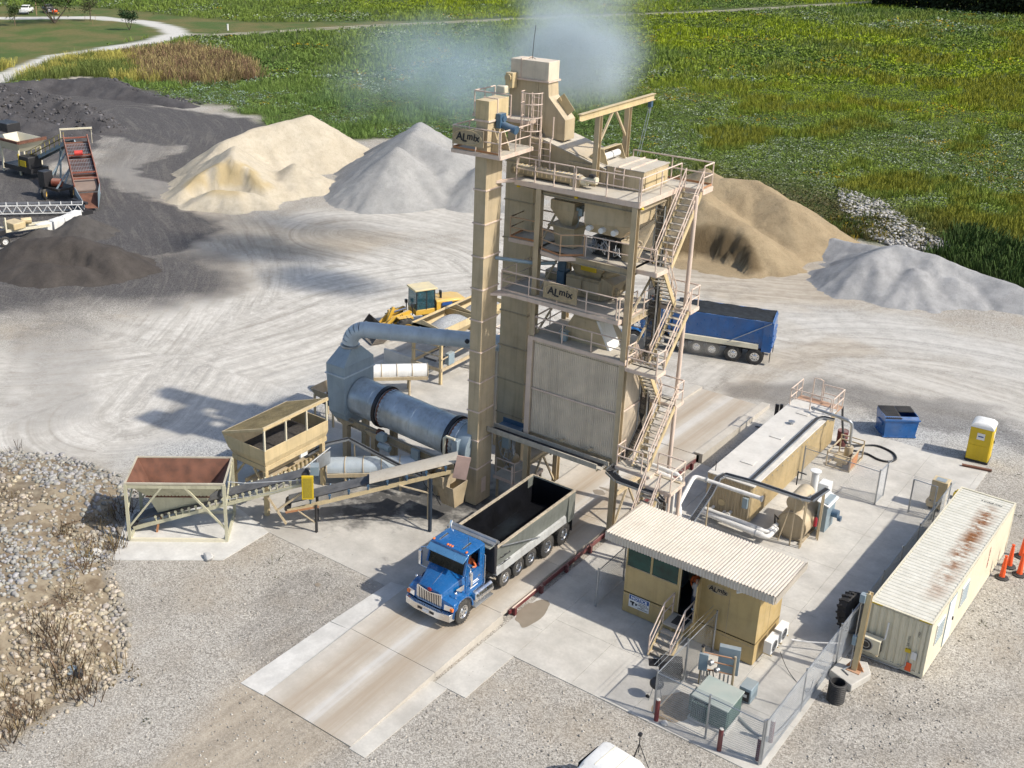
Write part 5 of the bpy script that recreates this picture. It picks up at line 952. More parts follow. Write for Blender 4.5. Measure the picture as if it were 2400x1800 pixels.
# ---------------------------------------------------------------- dumpster, toilet, compressor
D_ = thing('dumpster', 'blue steel dumpster with black ribbed lids, one flipped open', 'dumpster', (9.3, 20.4, 0), rad(36), world=False)
part(MB().shell((-.85, .85, -.68, .68), .1, (-.92, .92, -.75, .75), 1.1, .03).shell((-.92, .92, -.75, .75), 1.1, (-.92, .92, -.6, .75), 1.28, .03).box(-.83, .83, -.66, .66, .1, .13), 'bin', m_blue2, D_); part(MB().box(-.98, .98, -.8, -.74, 1.08, 1.16).box(-.92, .92, -.7, .7, .02, .1), 'rim', m_blue2, D_)
for x0, x1, y0, y1, z0, z1 in ((-.9, -.02, .02, .76, 1.27, 1.3), (.02, .9, .02, .76, 1.27, 1.3), (-.9, -.02, -.72, 0, 1.2, 1.27)):
    l_ = part(MB().hexa([(x0, y0, z0), (x1, y0, z0), (x1, y1, z1), (x0, y1, z1)], [(x0, y0, z0 + .03), (x1, y0, z0 + .03), (x1, y1, z1 + .03), (x0, y1, z1 + .03)]), 'lid', m_black, D_)
    b = MB()
    for i in range(7): x = x0 + .08 + i * .115; b.bar((x, y0 + .05, z0 + .04), (x, y1 - .05, z1 + .04), .05, .03)
    part(b, 'lid_rib', m_black, l_)
part(MB().box(-.97, -.9, -.35, .35, .6, .8).box(.9, .97, -.35, .35, .6, .8), 'fork_pocket', m_blue2, D_)
PT = thing('portable_toilet', 'yellow portable toilet with white roof by the slab corner', 'toilet', (13.75, 20.1, 0), rad(4), world=False)
part(MB().box(-.55, .55, -.55, .55, .08, 2.0), 'cabin', m_yel, PT, .04); part(MB().box(-.58, .58, -.58, .58, .02, .12), 'base', m_blackm, PT); part(MB().loft([[(-.58, -.58, 2.0), (.58, -.58, 2.0), (.58, .58, 2.0), (-.58, .58, 2.0)], [(-.56, -.56, 2.12), (.56, -.56, 2.12), (.56, .56, 2.12), (-.56, .56, 2.12)], [(-.4, -.5, 2.25), (.4, -.5, 2.25), (.4, .5, 2.25), (-.4, .5, 2.25)], [(-.2, -.42, 2.3), (.2, -.42, 2.3), (.2, .42, 2.3), (-.2, .42, 2.3)]]), 'roof', m_white, PT, .02)
part(MB().box(-.5, -.05, -.565, -.548, .3, 1.0).box(.05, .5, -.565, -.548, .3, 1.0), 'wall_panel', m_yel, PT); part(MB().box(-.18, .2, -.575, -.55, 1.35, 1.72), 'label_plate', m_white, PT); part(MB().box(-.12, .14, -.58, -.5755, 1.5, 1.57), 'label_print', m_noticeb, PT); d_ = part(MB().box(.55, .575, -.42, .42, .14, 1.9), 'door', m_yel, PT, .01); part(MB().box(.576, .59, -.12, .16, 1.4, 1.7), 'label_plate', m_white, d_); part(MB().box(.576, .62, .3, .36, .95, 1.1), 'latch', m_blackm, d_)
part(MB().box(-.35, -.05, -.575, -.55, .9, .98).box(.05, .35, -.575, -.55, .2, .4), 'vent', m_yel, PT)
solo(MB().bar((13.35, 18.6, .09), (14.75, 18.9, .09), .16, .09), 'steel_beam', m_rustm, 'rusty steel bar lying on the slab edge by the toilet', 'beam')
cp = thing('air_compressor', 'cream compressor cabinet standing by the wire gate', 'compressor', (13.65, 13.0, 0)); part(MB().box(13.25, 14.0, 12.75, 13.35, .55, 1.65), 'cabinet', m_tanL, cp, .02); part(MB().box(13.45, 13.9, 13.36, 13.4, .9, 1.4).box(13.4, 13.85, 12.8, 13.2, 1.655, 1.67), 'vent_panel', m_box, cp); part(MB().lathe((13.1, 12.95, .32), (1, 0, 0), [(0, .05), (.06, .2), (.14, .26), (.9, .26), (.98, .2), (1.03, .05)], 20), 'receiver', m_tanL, cp); part(MB().box(13.3, 13.36, 12.75, 13.3, .02, .55).box(13.9, 13.96, 12.75, 13.3, .02, .55), 'foot', m_blackm, cp)
solo(MB().box(13.95, 14.4, 14.55, 14.95, .03, .38).box(14.05, 14.3, 14.65, 14.85, .38, .52), 'fuel_can', m_yel, 'small yellow box beside the compressor on the slab', 'box', bev=.05)

# ---------------------------------------------------------------- leaning sign post on its concrete foot, tyre, pail
LP = thing('steel_post', 'tan steel I-beam post bolted to a concrete foot by the fence', 'post', (14.95, -2.65, 0)); part(MB().prism([(14.2, -3.3, .02), (15.2, -3.7, .02), (15.55, -2.5, .02), (15.2, -1.85, .02), (14.3, -2.2, .02)], (0, 0, .33)), 'concrete_foot', m_conc, LP, .04); part(MB().ibeam((14.95, -2.65, .36), (15.0, -2.6, 3.9), .2, .24, up=(0, 1, 0)), 'beam', m_tanL, LP); part(MB().box(14.7, 15.2, -2.9, -2.4, .35, .38), 'base_plate', m_orange, LP)
part(MB().prism([(15.05, -2.65, .38), (15.3, -2.65, .38), (15.05, -2.65, .8)], (0, .03, 0)).prism([(14.85, -2.65, .38), (14.6, -2.65, .38), (14.85, -2.65, .8)], (0, .03, 0)), 'gusset', m_orange, LP); part(MB().box(14.72, 14.92, -2.85, -2.6, 3.5, 3.85).box(14.7, 14.85, -2.8, -2.65, 1.5, 1.9), 'junction_box', m_box, LP, .01); part(MB().tube([(14.78, -2.72, 3.5), (14.78, -2.72, 1.9)], .02).tube([(14.78, -2.72, 1.5), (14.8, -2.75, .5), (14.6, -3.0, .38), (14.9, -3.2, .38)], .02), 'conduit', m_galv, LP)
def tyre(par, c, ax, R, wd, mat=None, rim=None, treads=26, lug=.02, rimr=.56, hub=True):
    """tyre with lugs, rim and hub, axis along ax"""
    c = Vector(c); ax = Vector(ax).normalized(); p = c - ax * (wd / 2)
    ty = part(MB().lathe(p, ax, [(wd * .06, R * rimr), (0, R * .72), (.02, R * .9), (wd * .1, R * .975), (wd * .2, R), (wd * .8, R), (wd * .9, R * .975), (wd - .02, R * .9), (wd, R * .72), (wd * .94, R * rimr)], 32, (0, 0 if rim is None else 1)), 'tyre', mat or m_tire, par)
    if treads:
        u = ax.orthogonal().normalized(); v = ax.cross(u); b = MB()
        for i in range(treads):
            th = 2 * PI * i / treads; rd = u * math.cos(th) + v * math.sin(th); tg = ax.cross(rd)
            for s_ in (-1, 1): a = c + rd * (R + lug * .2); b.bar(a + ax * (s_ * wd * .08) + tg * .0, a + ax * (s_ * wd * .44) + tg * (R * .06), R * .11, lug * 1.6, up=rd)
        part(b, 'tread', mat or m_tire, ty)
    if rim is not None:
        r = R * rimr; part(MB().lathe(p + ax * (wd * .06), ax, [(0, r), (0, r * .93), (wd * .12, r * .86), (wd * .2, r * .5), (wd * .12, r * .42), (wd * .08, r * .3), (-.01, r * .28), (-.012, .01)], 24, (0, 1)), 'rim', rim, ty)
        if hub:
            u = ax.orthogonal().normalized(); v = ax.cross(u); b = MB()
            for i in range(8): th = 2 * PI * i / 8; b.cyl(p + ax * (wd * .19) + (u * math.cos(th) + v * math.sin(th)) * r * .68, p + ax * (wd * .165) + (u * math.cos(th) + v * math.sin(th)) * r * .68, r * .1, n=8)
            part(b, 'hand_hole', m_blackm, ty)
    return ty
bt = thing('discarded_wheel', 'large black loader tyre leaning on the fence behind the post', 'tyre', (13.75, .4, 0)); tyre(bt, (13.75, .35, .82), (.92, -.2, .3), .82, .5, m_black, None, 20, .05, .5)
pl = thing('water_pail', 'black corrugated plastic pipe bin standing on the gravel', 'bin', (14.9, -4.5, 0)); prof = []
for i in range(9): z = i * .095; prof += [(z, .30), (z + .03, .33), (z + .06, .33), (z + .085, .30)]
part(MB().lathe((14.9, -4.5, .0), (0, 0, 1), prof + [(.86, .3), (.86, .26), (.3, .26)], 24), 'body', m_black, pl)

# ---------------------------------------------------------------- electrical yard
R_ = thing('switch_rack', 'rusty tube rack carrying two blue grey switch boxes', 'switch rack', (11, -6.8, 0)); part(MB().tube([(10.45, -6.95, .02), (10.45, -6.95, 1.75)], .05).tube([(11.6, -6.55, .02), (11.6, -6.55, 1.6)], .05), 'post', m_tanD, R_)
for z in (.75, 1.15, 1.5): part(MB().tube([(10.45, -6.95, z), (11.6, -6.55, z)], .028), 'crossbar', m_orange, R_)
part(MB().hexa([(10.4, -7.12, .75), (10.72, -7.01, .75), (10.66, -6.82, .75), (10.34, -6.93, .75)], [(10.4, -7.12, 1.5), (10.72, -7.01, 1.5), (10.66, -6.82, 1.5), (10.34, -6.93, 1.5)]), 'switch_box', m_box, R_, .012); part(MB().hexa([(10.95, -6.6, .6), (11.7, -6.34, .6), (11.62, -6.12, .6), (10.87, -6.38, .6)], [(10.95, -6.6, 1.8), (11.7, -6.34, 1.8), (11.62, -6.12, 1.8), (10.87, -6.38, 1.8)]), 'switch_box', m_box, R_, .012)
part(MB().cyl((10.85, -6.9, 1.2), (10.8, -7.05, 1.2), .11, n=16).cyl((11.1, -6.85, .95), (11.05, -7.0, .95), .1, n=16), 'meter', m_galv, R_); part(MB().tube([(10.95, -7.02, .95), (11.05, -7.05, .6), (10.85, -7.1, .5), (10.75, -7.05, .8), (10.95, -7.02, .95)], .02), 'cable_loop', m_cable, R_); b = MB()
for i in range(4): b.tube([(10.5 + i * .1, -7.0 + i * .03, .02), (10.5 + i * .1, -7.0 + i * .03, .75)], .03)
for i in range(3): b.tube([(11.1 + i * .15, -6.6 + i * .05, .02), (11.1 + i * .15, -6.6 + i * .05, .6)], .035)
part(b, 'conduit', m_galv, R_); part(MB().box(10.4, 10.5, -7.02, -6.9, 1.75, 1.83), 'photocell', m_blackm, R_)
X_ = thing('transformer', 'green pad-mounted transformer with cooling fins inside the fence', 'transformer', (11.75, -8.3, 0)); part(MB().box(11.1, 12.45, -9.0, -7.65, .12, 1.08), 'tank', m_xf, X_, .02); part(MB().hexa([(11.05, -9.1, 1.08), (12.5, -9.1, 1.05), (12.5, -7.6, 1.05), (11.05, -7.6, 1.08)], [(11.05, -9.1, 1.14), (12.5, -9.1, 1.1), (12.5, -7.6, 1.1), (11.05, -7.6, 1.14)]), 'lid', paint('lid_pale_green', (.30, .36, .33), .5, var=.08, dust=.3), X_, .015); b = MB()
for i in range(9): part(MB().box(11.14 + i * .075, 11.17 + i * .075, -9.22, -9.0, .25, .98), 'cooling_fin', m_xf, X_)
for i in range(6): part(MB().box(10.92, 11.1, -8.9 + i * .1, -8.87 + i * .1, .25, .98), 'cooling_fin', m_xf, X_)
part(MB().box(11.0, 12.5, -9.1, -7.6, .02, .12), 'pad', m_concw, X_); part(MB().box(12.455, 12.47, -8.9, -7.75, .2, 1.02), 'cabinet_door', m_xf, X_, .005)
X2 = thing('small_transformer', 'small grey transformer box behind the green transformer', 'transformer', (12.3, -6.5, 0)); part(MB().box(12.02, 12.5, -6.9, -6.2, .04, .68), 'body', m_box, X2, .02); part(MB().box(12.08, 12.44, -6.915, -6.9, .1, .55), 'vent_plate', m_blackm, X2); part(MB().box(12.2, 12.35, -6.92, -6.915, .28, .42), 'label_plate', m_white, X2)
for x, y, l in ((10.16, -9.95, 'dark red bollard at the left corner of the transformer fence'), (12.65, -9.92, 'dark red bollard in the middle of the front fence'), (13.9, -8.3, 'dark red bollard inside the fence corner, rear one'), (13.92, -9.5, 'dark red bollard at the front fence corner, tilted')):
    t = thing('bollard', l, 'bollard', (x, y, 0), 0, 'dark red steel bollards'); part(MB().cyl((x, y, 0), (x, y, .98), .085, n=16), 'pipe', m_redrail, t); part(MB().lathe((x, y, .98), (0, 0, 1), [(0, .085), (.02, .075), (.04, .03)], 16), 'concrete_cap', m_conc, t)
kg = thing('kettle_grill', 'round black kettle grill on tripod legs beside the fence', 'grill', (9.55, -8.85, 0)); part(MB().sphere((9.55, -8.85, .72), .27, 20, 12, (1, 1, .82)), 'bowl', m_blackm, kg); b = MB()
for a in (0, 2.1, 4.2): b.tube([(9.55 + .15 * math.cos(a), -8.85 + .15 * math.sin(a), .55), (9.55 + .3 * math.cos(a), -8.85 + .3 * math.sin(a), .02)], .014)
part(b, 'leg', m_galv, kg); part(MB().tube([(9.48, -8.85, .93), (9.48, -8.85, 1.0), (9.62, -8.85, 1.0), (9.62, -8.85, .93)], .014), 'handle', m_blackm, kg); part(MB().cyl((9.3, -8.98, .08), (9.3, -9.02, .08), .08, n=14), 'wheel', m_black, kg)
bg = thing('barrel_grill', 'black rectangular barbecue grill with open hood by the steps', 'grill', (9.45, -7.5, 0)); M_ = Matrix.Translation((9.45, -7.5, 0)) @ Matrix.Rotation(rad(30), 4, 'Z')
part(xf(MB().box(-.45, .45, -.25, .25, .55, .8), M_), 'firebox', m_blackm, bg, .02); part(xf(MB().prism([(-.42, -.24, .81), (-.42, .24, .81), (-.42, .2, 1.02), (-.42, 0, 1.1), (-.42, -.2, 1.0)], (.84, 0, 0)), M_), 'hood', m_black, bg, .02); part(xf(MB().bar((-.4, -.2, .02), (-.4, -.2, .55), .04).bar((.4, -.2, .02), (.4, -.2, .55), .04).bar((-.4, .2, .02), (-.4, .2, .55), .04).bar((.4, .2, .02), (.4, .2, .55), .04).box(-.42, .42, -.22, .22, .2, .23), M_), 'cart', m_blackm, bg); part(xf(MB().box(-.85, -.47, -.22, .22, .74, .77), M_), 'side_shelf', m_blackm, bg)
solo(MB().tube(smooth([(12.35, -2.6, .5), (13.0, -2.2, .45), (14.05, -1.7, .6)]), .03, 8), 'conduit_line', m_white, 'white pipe from the air conditioner to the fence', 'pipe'); solo(MB().tube(smooth([(12.3, -3.6, .45), (12.9, -4.1, .1), (13.9, -4.8, .05), (14.1, -4.9, .8)]), .014, 6), 'power_cord', m_cable, 'thin black cable across the slab from the air conditioner', 'cable')
solo(MB().tube(smooth([(12.5, -7.9, .1), (13.4, -8.3, .06), (13.9, -7.9, .06), (14.05, -6, .06), (14.08, -3.4, .06)]), .045, 8), 'ground_conduit', m_galv, 'grey conduit lying along the inside of the fence', 'conduit')
# ---------------------------------------------------------------- people
def person(name, label, joints, edges, mats, loc, rz=0, cap=None, scale=1.0):
    """skeleton of joints (x,y,z,r) grown with a Skin modifier, painted by height"""
    me = bpy.data.meshes.new(name); keys = list(joints); ix = {k: i for i, k in enumerate(keys)}
    me.from_pydata([joints[k][:3] for k in keys], [(ix[a], ix[b]) for a, b in edges], []); ob = bpy.data.objects.new(name, me); C.objects.link(ob)
    sk = ob.modifiers.new('s', 'SKIN'); sk.use_smooth_shade = True; lay = me.skin_vertices[0].data if me.skin_vertices else None
    bpy.context.view_layer.update()
    lay = me.skin_vertices[0].data
    for k in keys: r = joints[k][3]; lay[ix[k]].radius = (r, r * (joints[k][4] if len(joints[k]) > 4 else 1))
    lay[ix['pelvis']].use_root = True
    ob.modifiers.new('u', 'SUBSURF').levels = 1; ob.modifiers['u'].render_levels = 1
    bpy.context.view_layer.update()
    m2 = bpy.data.meshes.new_from_object(ob.evaluated_get(bpy.context.evaluated_depsgraph_get())); bpy.data.objects.remove(ob)
    for m_ in mats['list']: m2.materials.append(m_)
    for p in m2.polygons: p.material_index = mats['pick'](p.center); p.use_smooth = True
    o = bpy.data.objects.new(name, m2); C.objects.link(o); o.location = loc; o.rotation_euler = (0, 0, rz); o.scale = (scale,) * 3
    _props(o, label, 'person'); ORG[o] = Vector((0, 0, 0))
    if cap:
        h = joints['head']; part(MB().sphere((h[0], h[1], h[2] + .05), .125, 12, 8, (1, 1.1, .85)).box(h[0] - .08, h[0] + .08, h[1] - .24, h[1] - .08, h[2] + .05, h[2] + .075), 'cap', cap, o)
        part(MB().sphere((h[0] - .04, h[1] - .105, h[2] + .01), .013, 6, 4).sphere((h[0] + .04, h[1] - .105, h[2] + .01), .013, 6, 4), 'eye', m_blackt, o); part(MB().sphere((h[0], h[1] - .125, h[2] - .02), .02, 6, 5), 'nose', m_skin, o)
    return o
def body_pick(zh, zw, hands):
    def f(c):
        if c.z > zh: return 0
        for h in hands:
            if (c - Vector(h)).length < .13: return 0
        return 1 if c.z > zw else 2
    return f
SEAT = {'pelvis': (0, 0, .12, .16, .8), 'chest': (0, -.02, .42, .17, .75), 'neck': (0, -.02, .62, .06), 'head': (0, -.05, .76, .105, 1.1), 'top': (0, -.05, .86, .07),
        'ls': (-.19, -.02, .55, .075), 'le': (-.26, -.22, .34, .055), 'lh': (-.16, -.45, .36, .04), 'rs': (.19, -.02, .55, .075), 're': (.42, -.12, .36, .055), 'rh': (.36, -.35, .42, .04),
        'lk': (-.12, -.42, .14, .085), 'lf': (-.12, -.5, -.25, .05), 'rk': (.12, -.42, .14, .085), 'rf': (.12, -.5, -.25, .05)}
SE = [('pelvis', 'chest'), ('chest', 'neck'), ('neck', 'head'), ('head', 'top'), ('chest', 'ls'), ('ls', 'le'), ('le', 'lh'), ('chest', 'rs'), ('rs', 're'), ('re', 'rh'), ('pelvis', 'lk'), ('lk', 'lf'), ('pelvis', 'rk'), ('rk', 'rf')]
STAND = {'pelvis': (0, 0, .95, .15, .75), 'chest': (0, -.01, 1.28, .16, .7), 'neck': (0, 0, 1.5, .055), 'head': (0, -.02, 1.63, .1, 1.1), 'top': (0, -.02, 1.74, .065),
         'ls': (-.19, 0, 1.43, .07), 'le': (-.25, .02, 1.14, .05), 'lh': (-.22, -.14, .95, .038), 'rs': (.19, 0, 1.43, .07), 're': (.25, .02, 1.14, .05), 'rh': (.2, -.18, 1.0, .038),
         'lk': (-.1, -.02, .5, .075), 'lf': (-.11, .02, .08, .05), 'lt': (-.11, -.14, .04, .045), 'rk': (.1, -.03, .5, .075), 'rf': (.11, .02, .08, .05), 'rt': (.11, -.14, .04, .045)}
PE = SE[:10] + [('pelvis', 'lk'), ('lk', 'lf'), ('lf', 'lt'), ('pelvis', 'rk'), ('rk', 'rf'), ('rf', 'rt')]
def mats_of(shirt, legs, seat): return {'list': [m_skin, shirt, legs], 'pick': body_pick(.64 if seat else 1.52, .14 if seat else .95, [(-.16, -.45, .36), (.36, -.35, .42)] if seat else [(-.22, -.14, .95), (.2, -.18, 1.0)])}
person('person', 'person in grey shirt standing in the cabin doorway', STAND, PE, mats_of(m_tee, m_jean, False), (8.85, -4.35, 1.05), PI * .8, None)
person('person', 'person with orange hard hat standing inside the cabin', STAND, PE, mats_of(m_orsh, m_jean, False), (8.55, -3.7, 1.05), PI * .3, m_orsh)

# ---------------------------------------------------------------- dump trucks
m_visor = paint('visor_pale_blue', (.10, .26, .46), .2, .3, var=.1, coat=1.0)
m_skirt = paint('skirt_dull_white', (.52, .53, .52), .4, .3, var=.12, dirt=.25)
def wheel(par, x, y, z, R, wd, rim, side, dual=False, treads=28):
    if dual: tyre(par, (x - side * (wd + .03), y, z), (-side, 0, 0), R, wd, None, None, 0)
    return tyre(par, (x, y, z), (-side, 0, 0), R, wd, None, rim, treads, .012, .56)
def dump_truck(name, label, loc, rz, bedmat, stripe=False, tarp=False, driver=None, mark='1', bt=2.42):
    t = thing(name, label, 'truck', loc, rz, 'blue dump trucks', world=False)
    # chassis
    part(MB().box(-.45, -.35, -9.0, -.3, .65, .95).box(.35, .45, -9.0, -.3, .65, .95), 'frame_rail', m_blackm, t)
    b = MB()
    for y in (-8.75, -2.27, -.89): b.cyl((-.95, y, .53), (.95, y, .53), .09, n=10)
    for y in (-5.63, -4.6, -3.6): b.cyl((-.95, y, .58), (.95, y, .58), .07, n=10)
    part(b, 'axle', m_blackm, t)
    for s in (-1, 1):
        wheel(t, s * 1.1, -8.75, .53, .53, .29, m_alu, s)
        for y in (-2.27, -.89): wheel(t, s * 1.1, y, .53, .53, .27, m_alu, s, True)
        for y in (-5.63, -4.6, -3.6): wheel(t, s * 1.08, y, .60, .44, .25, m_alu, s, False, 0)
        for y in (-5.63, -4.6, -3.6): part(MB().loft([[(s * .92, y + .52 * math.cos(a), .6 + .52 * math.sin(a)), (s * 1.22, y + .52 * math.cos(a), .6 + .52 * math.sin(a)), (s * 1.22, y + .54 * math.cos(a), .6 + .54 * math.sin(a)), (s * .92, y + .54 * math.cos(a), .6 + .54 * math.sin(a))] for a in np.linspace(.5, 2.6, 8)]), 'wheel_guard', m_blackm, t)
    # bed
    bx = 1.18
    bd = part(MB().shell((-bx + .12, bx - .12, -6.25, -.12), 1.12, (-bx, bx, -6.35, -.02), bt, .05).box(-bx + .1, bx - .1, -6.3, -.1, 1.1, 1.14), 'bed', bedmat, t, .01)
    part(MB().shell((-bx + .19, bx - .19, -6.15, -.2), 1.16, (-bx + .056, bx - .056, -6.28, -.08), bt - .02, .008).box(-bx + .18, bx - .18, -6.2, -.15, 1.145, 1.17), 'bed_liner', m_bedin, bd)
    part(MB().box(-bx - .03, -bx + .07, -6.35, 0, bt - .02, bt + .06).box(bx - .07, bx + .03, -6.35, 0, bt - .02, bt + .06).box(-bx + .07, bx - .07, -.07, .0, bt - .02, bt + .06), 'top_rail', paint('worn_rail', (.42, .36, .27), .7, var=.3, vs=5, rust=.35) if not stripe else bedmat, bd)
    for s in (-1, 1):
        part(MB().hexa([(s * 1.04, -6.4, 1.08), (s * 1.24, -6.4, 1.08), (s * 1.24, -.75, 1.08), (s * 1.04, -.75, 1.08)] if s > 0 else [(s * 1.24, -6.4, 1.08), (s * 1.04, -6.4, 1.08), (s * 1.04, -.75, 1.08), (s * 1.24, -.75, 1.08)], [(s * 1.1, -6.4, 1.42), (s * 1.2, -6.4, 1.38), (s * 1.2, -.75, 1.38), (s * 1.1, -.75, 1.42)] if s > 0 else [(s * 1.2, -6.4, 1.38), (s * 1.1, -6.4, 1.42), (s * 1.1, -.75, 1.42), (s * 1.2, -.75, 1.38)]), 'side_skirt', m_skirt if not stripe else m_cont, bd)
        part(MB().box(s * 1.13 - .06, s * 1.13 + .06, -.55, .02, .95, bt + .02), 'corner_post', bedmat, bd)
        if not stripe:
            for y in (-6.1, -5.75): part(MB().tube([(s * 1.18, y, 1.5), (s * 1.28, y, 1.55), (s * 1.28, y + .28, 1.55), (s * 1.18, y + .28, 1.5)], .014, 5).tube([(s * 1.19, y, 1.85), (s * 1.28, y, 1.88), (s * 1.28, y + .28, 1.88), (s * 1.19, y + .28, 1.85)], .014, 5), 'grab_step', m_blackm, bd)
        part(MB().tube([(s * 1.26, -3.1, 1.45), (s * 1.3, -6.2, 2.5)] if not stripe else [(s * 1.26, -2.7, 1.3), (s * 1.3, -.1, bt + .03)], .03, 6), 'tarp_arm', m_galv, bd)
    part(MB().box(-1.1, 1.1, -.02, .06, 1.0, bt - .04), 'tailgate', bedmat, bd, .01); b = MB()
    for z in (1.25, 1.65, 2.05): b.box(-1.08, 1.08, .06, .12, z, z + .1)
    part(b, 'tailgate_rib', bedmat, bd); part(MB().box(-1.1, -.75, .0, .03, .25, .85).box(.75, 1.1, .0, .03, .25, .85), 'mud_flap', m_black, t)
    part(MB().prism([(-1.2, -6.38, 1.2), (-1.2, -6.38, 2.72), (-1.2, -6.6, 2.68), (-1.2, -6.5, 1.2)], (2.4, 0, 0)), 'headboard', m_blackm if not stripe else bedmat, bd); part(MB().box(-1.2, 1.2, -6.95, -6.4, 2.62, 2.68), 'cab_shield', bedmat, bd, .02)
    part(MB().cyl((-1.22, -6.45, 2.78), (1.22, -6.45, 2.78), .09, n=14).box(-1.22, 1.22, -6.75, -6.5, 2.70, 2.78).box(-1.22, 1.22, -6.35, -6.25, 2.6, 2.72), 'tarp_roller', m_galv, bd); part(MB().tube([(-1.1, -6.2, 2.62), (0, -6.05, 2.6), (1.1, -6.2, 2.62)], .02).box(-1.1, 1.1, -6.28, -6.12, 2.52, 2.54), 'tarp_bow', m_blackm, bd)
    if tarp:
        n, k = 14, 7; vs = []
        for i in range(n + 1):
            for j in range(k + 1): u_ = j / k * 2 - 1; vs.append((u_ * 1.15, -6.3 + 6.25 * i / n, bt + .08 - .10 * (1 - u_ * u_) + .03 * math.sin(i * 1.9 + j)))
        part(MB().add(vs, [(i * (k + 1) + j, i * (k + 1) + j + 1, (i + 1) * (k + 1) + j + 1, (i + 1) * (k + 1) + j) for i in range(n) for j in range(k)]), 'tarp', paint('mesh_tarp', (.012, .015, .018), .8, var=.6, vs=3), bd)
    # cab
    cw = 1.0
    cb = part(MB().box(-cw, cw, -8.3, -7.0, .78, 1.92), 'cab', m_blue, t, .05, 3)
    part(MB().box(-cw + .05, cw - .05, -7.08, -7.0, 1.92, 2.85), 'rear_wall', m_blue, cb)
    rfm = MB().loft([[(-cw + .03, y, z0), (cw - .03, y, z0), (cw - .03, y, z0 + .07), (cw - .25, y, z0 + .15), (-cw + .25, y, z0 + .15), (-cw + .03, y, z0 + .07)] for y, z0 in ((-8.22, 2.76), (-8.1, 2.80), (-7.0, 2.80), (-6.96, 2.74))]); part(rfm, 'cab_roof', m_blue, cb, .02)
    for s in (-1, 1):
        part(MB().bar((s * .95, -8.42, 1.95), (s * .93, -8.16, 2.8), .08, .09), 'pillar', m_blue, cb); part(MB().box(min(s * .90, s * .98), max(s * .90, s * .98), -7.35, -7.0, 1.92, 2.8), 'pillar', m_blue, cb)
        if s < 0: part(MB().box(-.955, -.945, -8.25, -7.35, 1.94, 2.78), 'side_window', m_glass, cb)
        dpn = part(MB().box(min(s * 1.0, s * 1.012), max(s * 1.0, s * 1.012), -8.22, -7.3, .9, 1.94), 'door', m_blue, cb, .004); part(MB().box(min(s * 1.012, s * 1.035), max(s * 1.012, s * 1.035), -7.5, -7.36, 1.55, 1.6), 'handle', m_chrome, dpn)
        part(MB().tube([(s * 1.04, -7.1, 1.0), (s * 1.1, -7.1, 1.05), (s * 1.1, -7.1, 2.4), (s * 1.02, -7.1, 2.45)], .018), 'grab_handle', m_chrome, cb)
        mr = part(MB().box(s * 1.32 - .07, s * 1.32 + .07, -8.5, -8.38, 1.65, 2.35), 'mirror', m_chrome, cb, .02); part(MB().tube([(s * .95, -8.3, 2.6), (s * 1.3, -8.44, 2.5), (s * 1.3, -8.44, 1.6), (s * .97, -8.32, 1.5)], .018), 'mirror_arm', m_chrome, mr)
        # hood-side items
        part(MB().hexa([(s * .93, -8.85, 1.28), (s * .955, -8.4, 1.3), (s * .955, -8.4, 1.32), (s * .93, -8.85, 1.3)], [(s * .9, -8.85, 1.5), (s * .965, -8.4, 1.55), (s * .965, -8.4, 1.56), (s * .9, -8.85, 1.52)]), 'hood_vent', m_chrome, cb)
    part(MB().hexa([(-.93, -8.41, 1.95), (.93, -8.41, 1.95), (.93, -8.39, 1.95), (-.93, -8.39, 1.95)], [(-.9, -8.17, 2.79), (.9, -8.17, 2.79), (.9, -8.15, 2.79), (-.9, -8.15, 2.79)]), 'windshield', m_glass, cb)
    part(MB().hexa([(-.97, -8.52, 2.60), (.97, -8.52, 2.60), (.97, -8.2, 2.78), (-.97, -8.2, 2.78)], [(-.97, -8.50, 2.64), (.97, -8.50, 2.64), (.97, -8.18, 2.83), (-.97, -8.18, 2.83)]), 'sun_visor', m_visor, cb, .01)
    for x in (-.85, -.12, 0, .12, .85): part(MB().sphere((x, -8.12, 2.94), .05, 10, 6, (1, 1.5, .9)), 'roof_light', m_lamp, cb)
    for x in (-.6, .6): part(MB().cyl((x, -8.1, 2.96), (x, -7.5, 2.98), .03, .05, 8), 'air_horn', m_chrome, cb)
    part(MB().tube([(.78, -7.9, 2.9), (.8, -7.95, 3.6)], .008, 4), 'aerial', m_cable, cb)
    part(MB().tube([(-.95, -6.85, .8), (-.95, -6.85, 3.0), (-.95, -6.75, 3.15)], .07, 12), 'exhaust_stack', m_chrome, t)
    # hood with tapering nose
    def sec(y, wl, wt, zl, zt): return [(-wl, y, zl), (-wl, y, (zl + zt) / 2 + .1), (-wt, y, zt - .09), (-wt * .72, y, zt), (-.03, y, zt + .015), (.03, y, zt + .015), (wt * .72, y, zt), (wt, y, zt - .09), (wl, y, (zl + zt) / 2 + .1), (wl, y, zl)]
    hd = part(MB().loft([sec(-9.46, .66, .6, .82, 1.52), sec(-9.35, .68, .63, .82, 1.60), sec(-8.9, .78, .74, .85, 1.75), sec(-8.45, .93, .88, .9, 1.93), sec(-8.3, .96, .92, .9, 1.97)]), 'hood', m_blue, t, .015)
    part(MB().bar((0, -9.3, 1.63), (0, -8.45, 1.955), .02, .012), 'hood_trim', m_chrome, hd)
    part(MB().prism([(-.60, -9.49, .84), (.60, -9.49, .84), (.62, -9.46, 1.48), (.0, -9.47, 1.36), (-.62, -9.46, 1.48)], (0, .03, 0)), 'grille', m_blackm, hd)
    b = MB()
    for i in range(13):
        x = -.54 + i * .09; b.box(x - .02, x + .02, -9.53, -9.49, .86, 1.34 + abs(x) * .2)
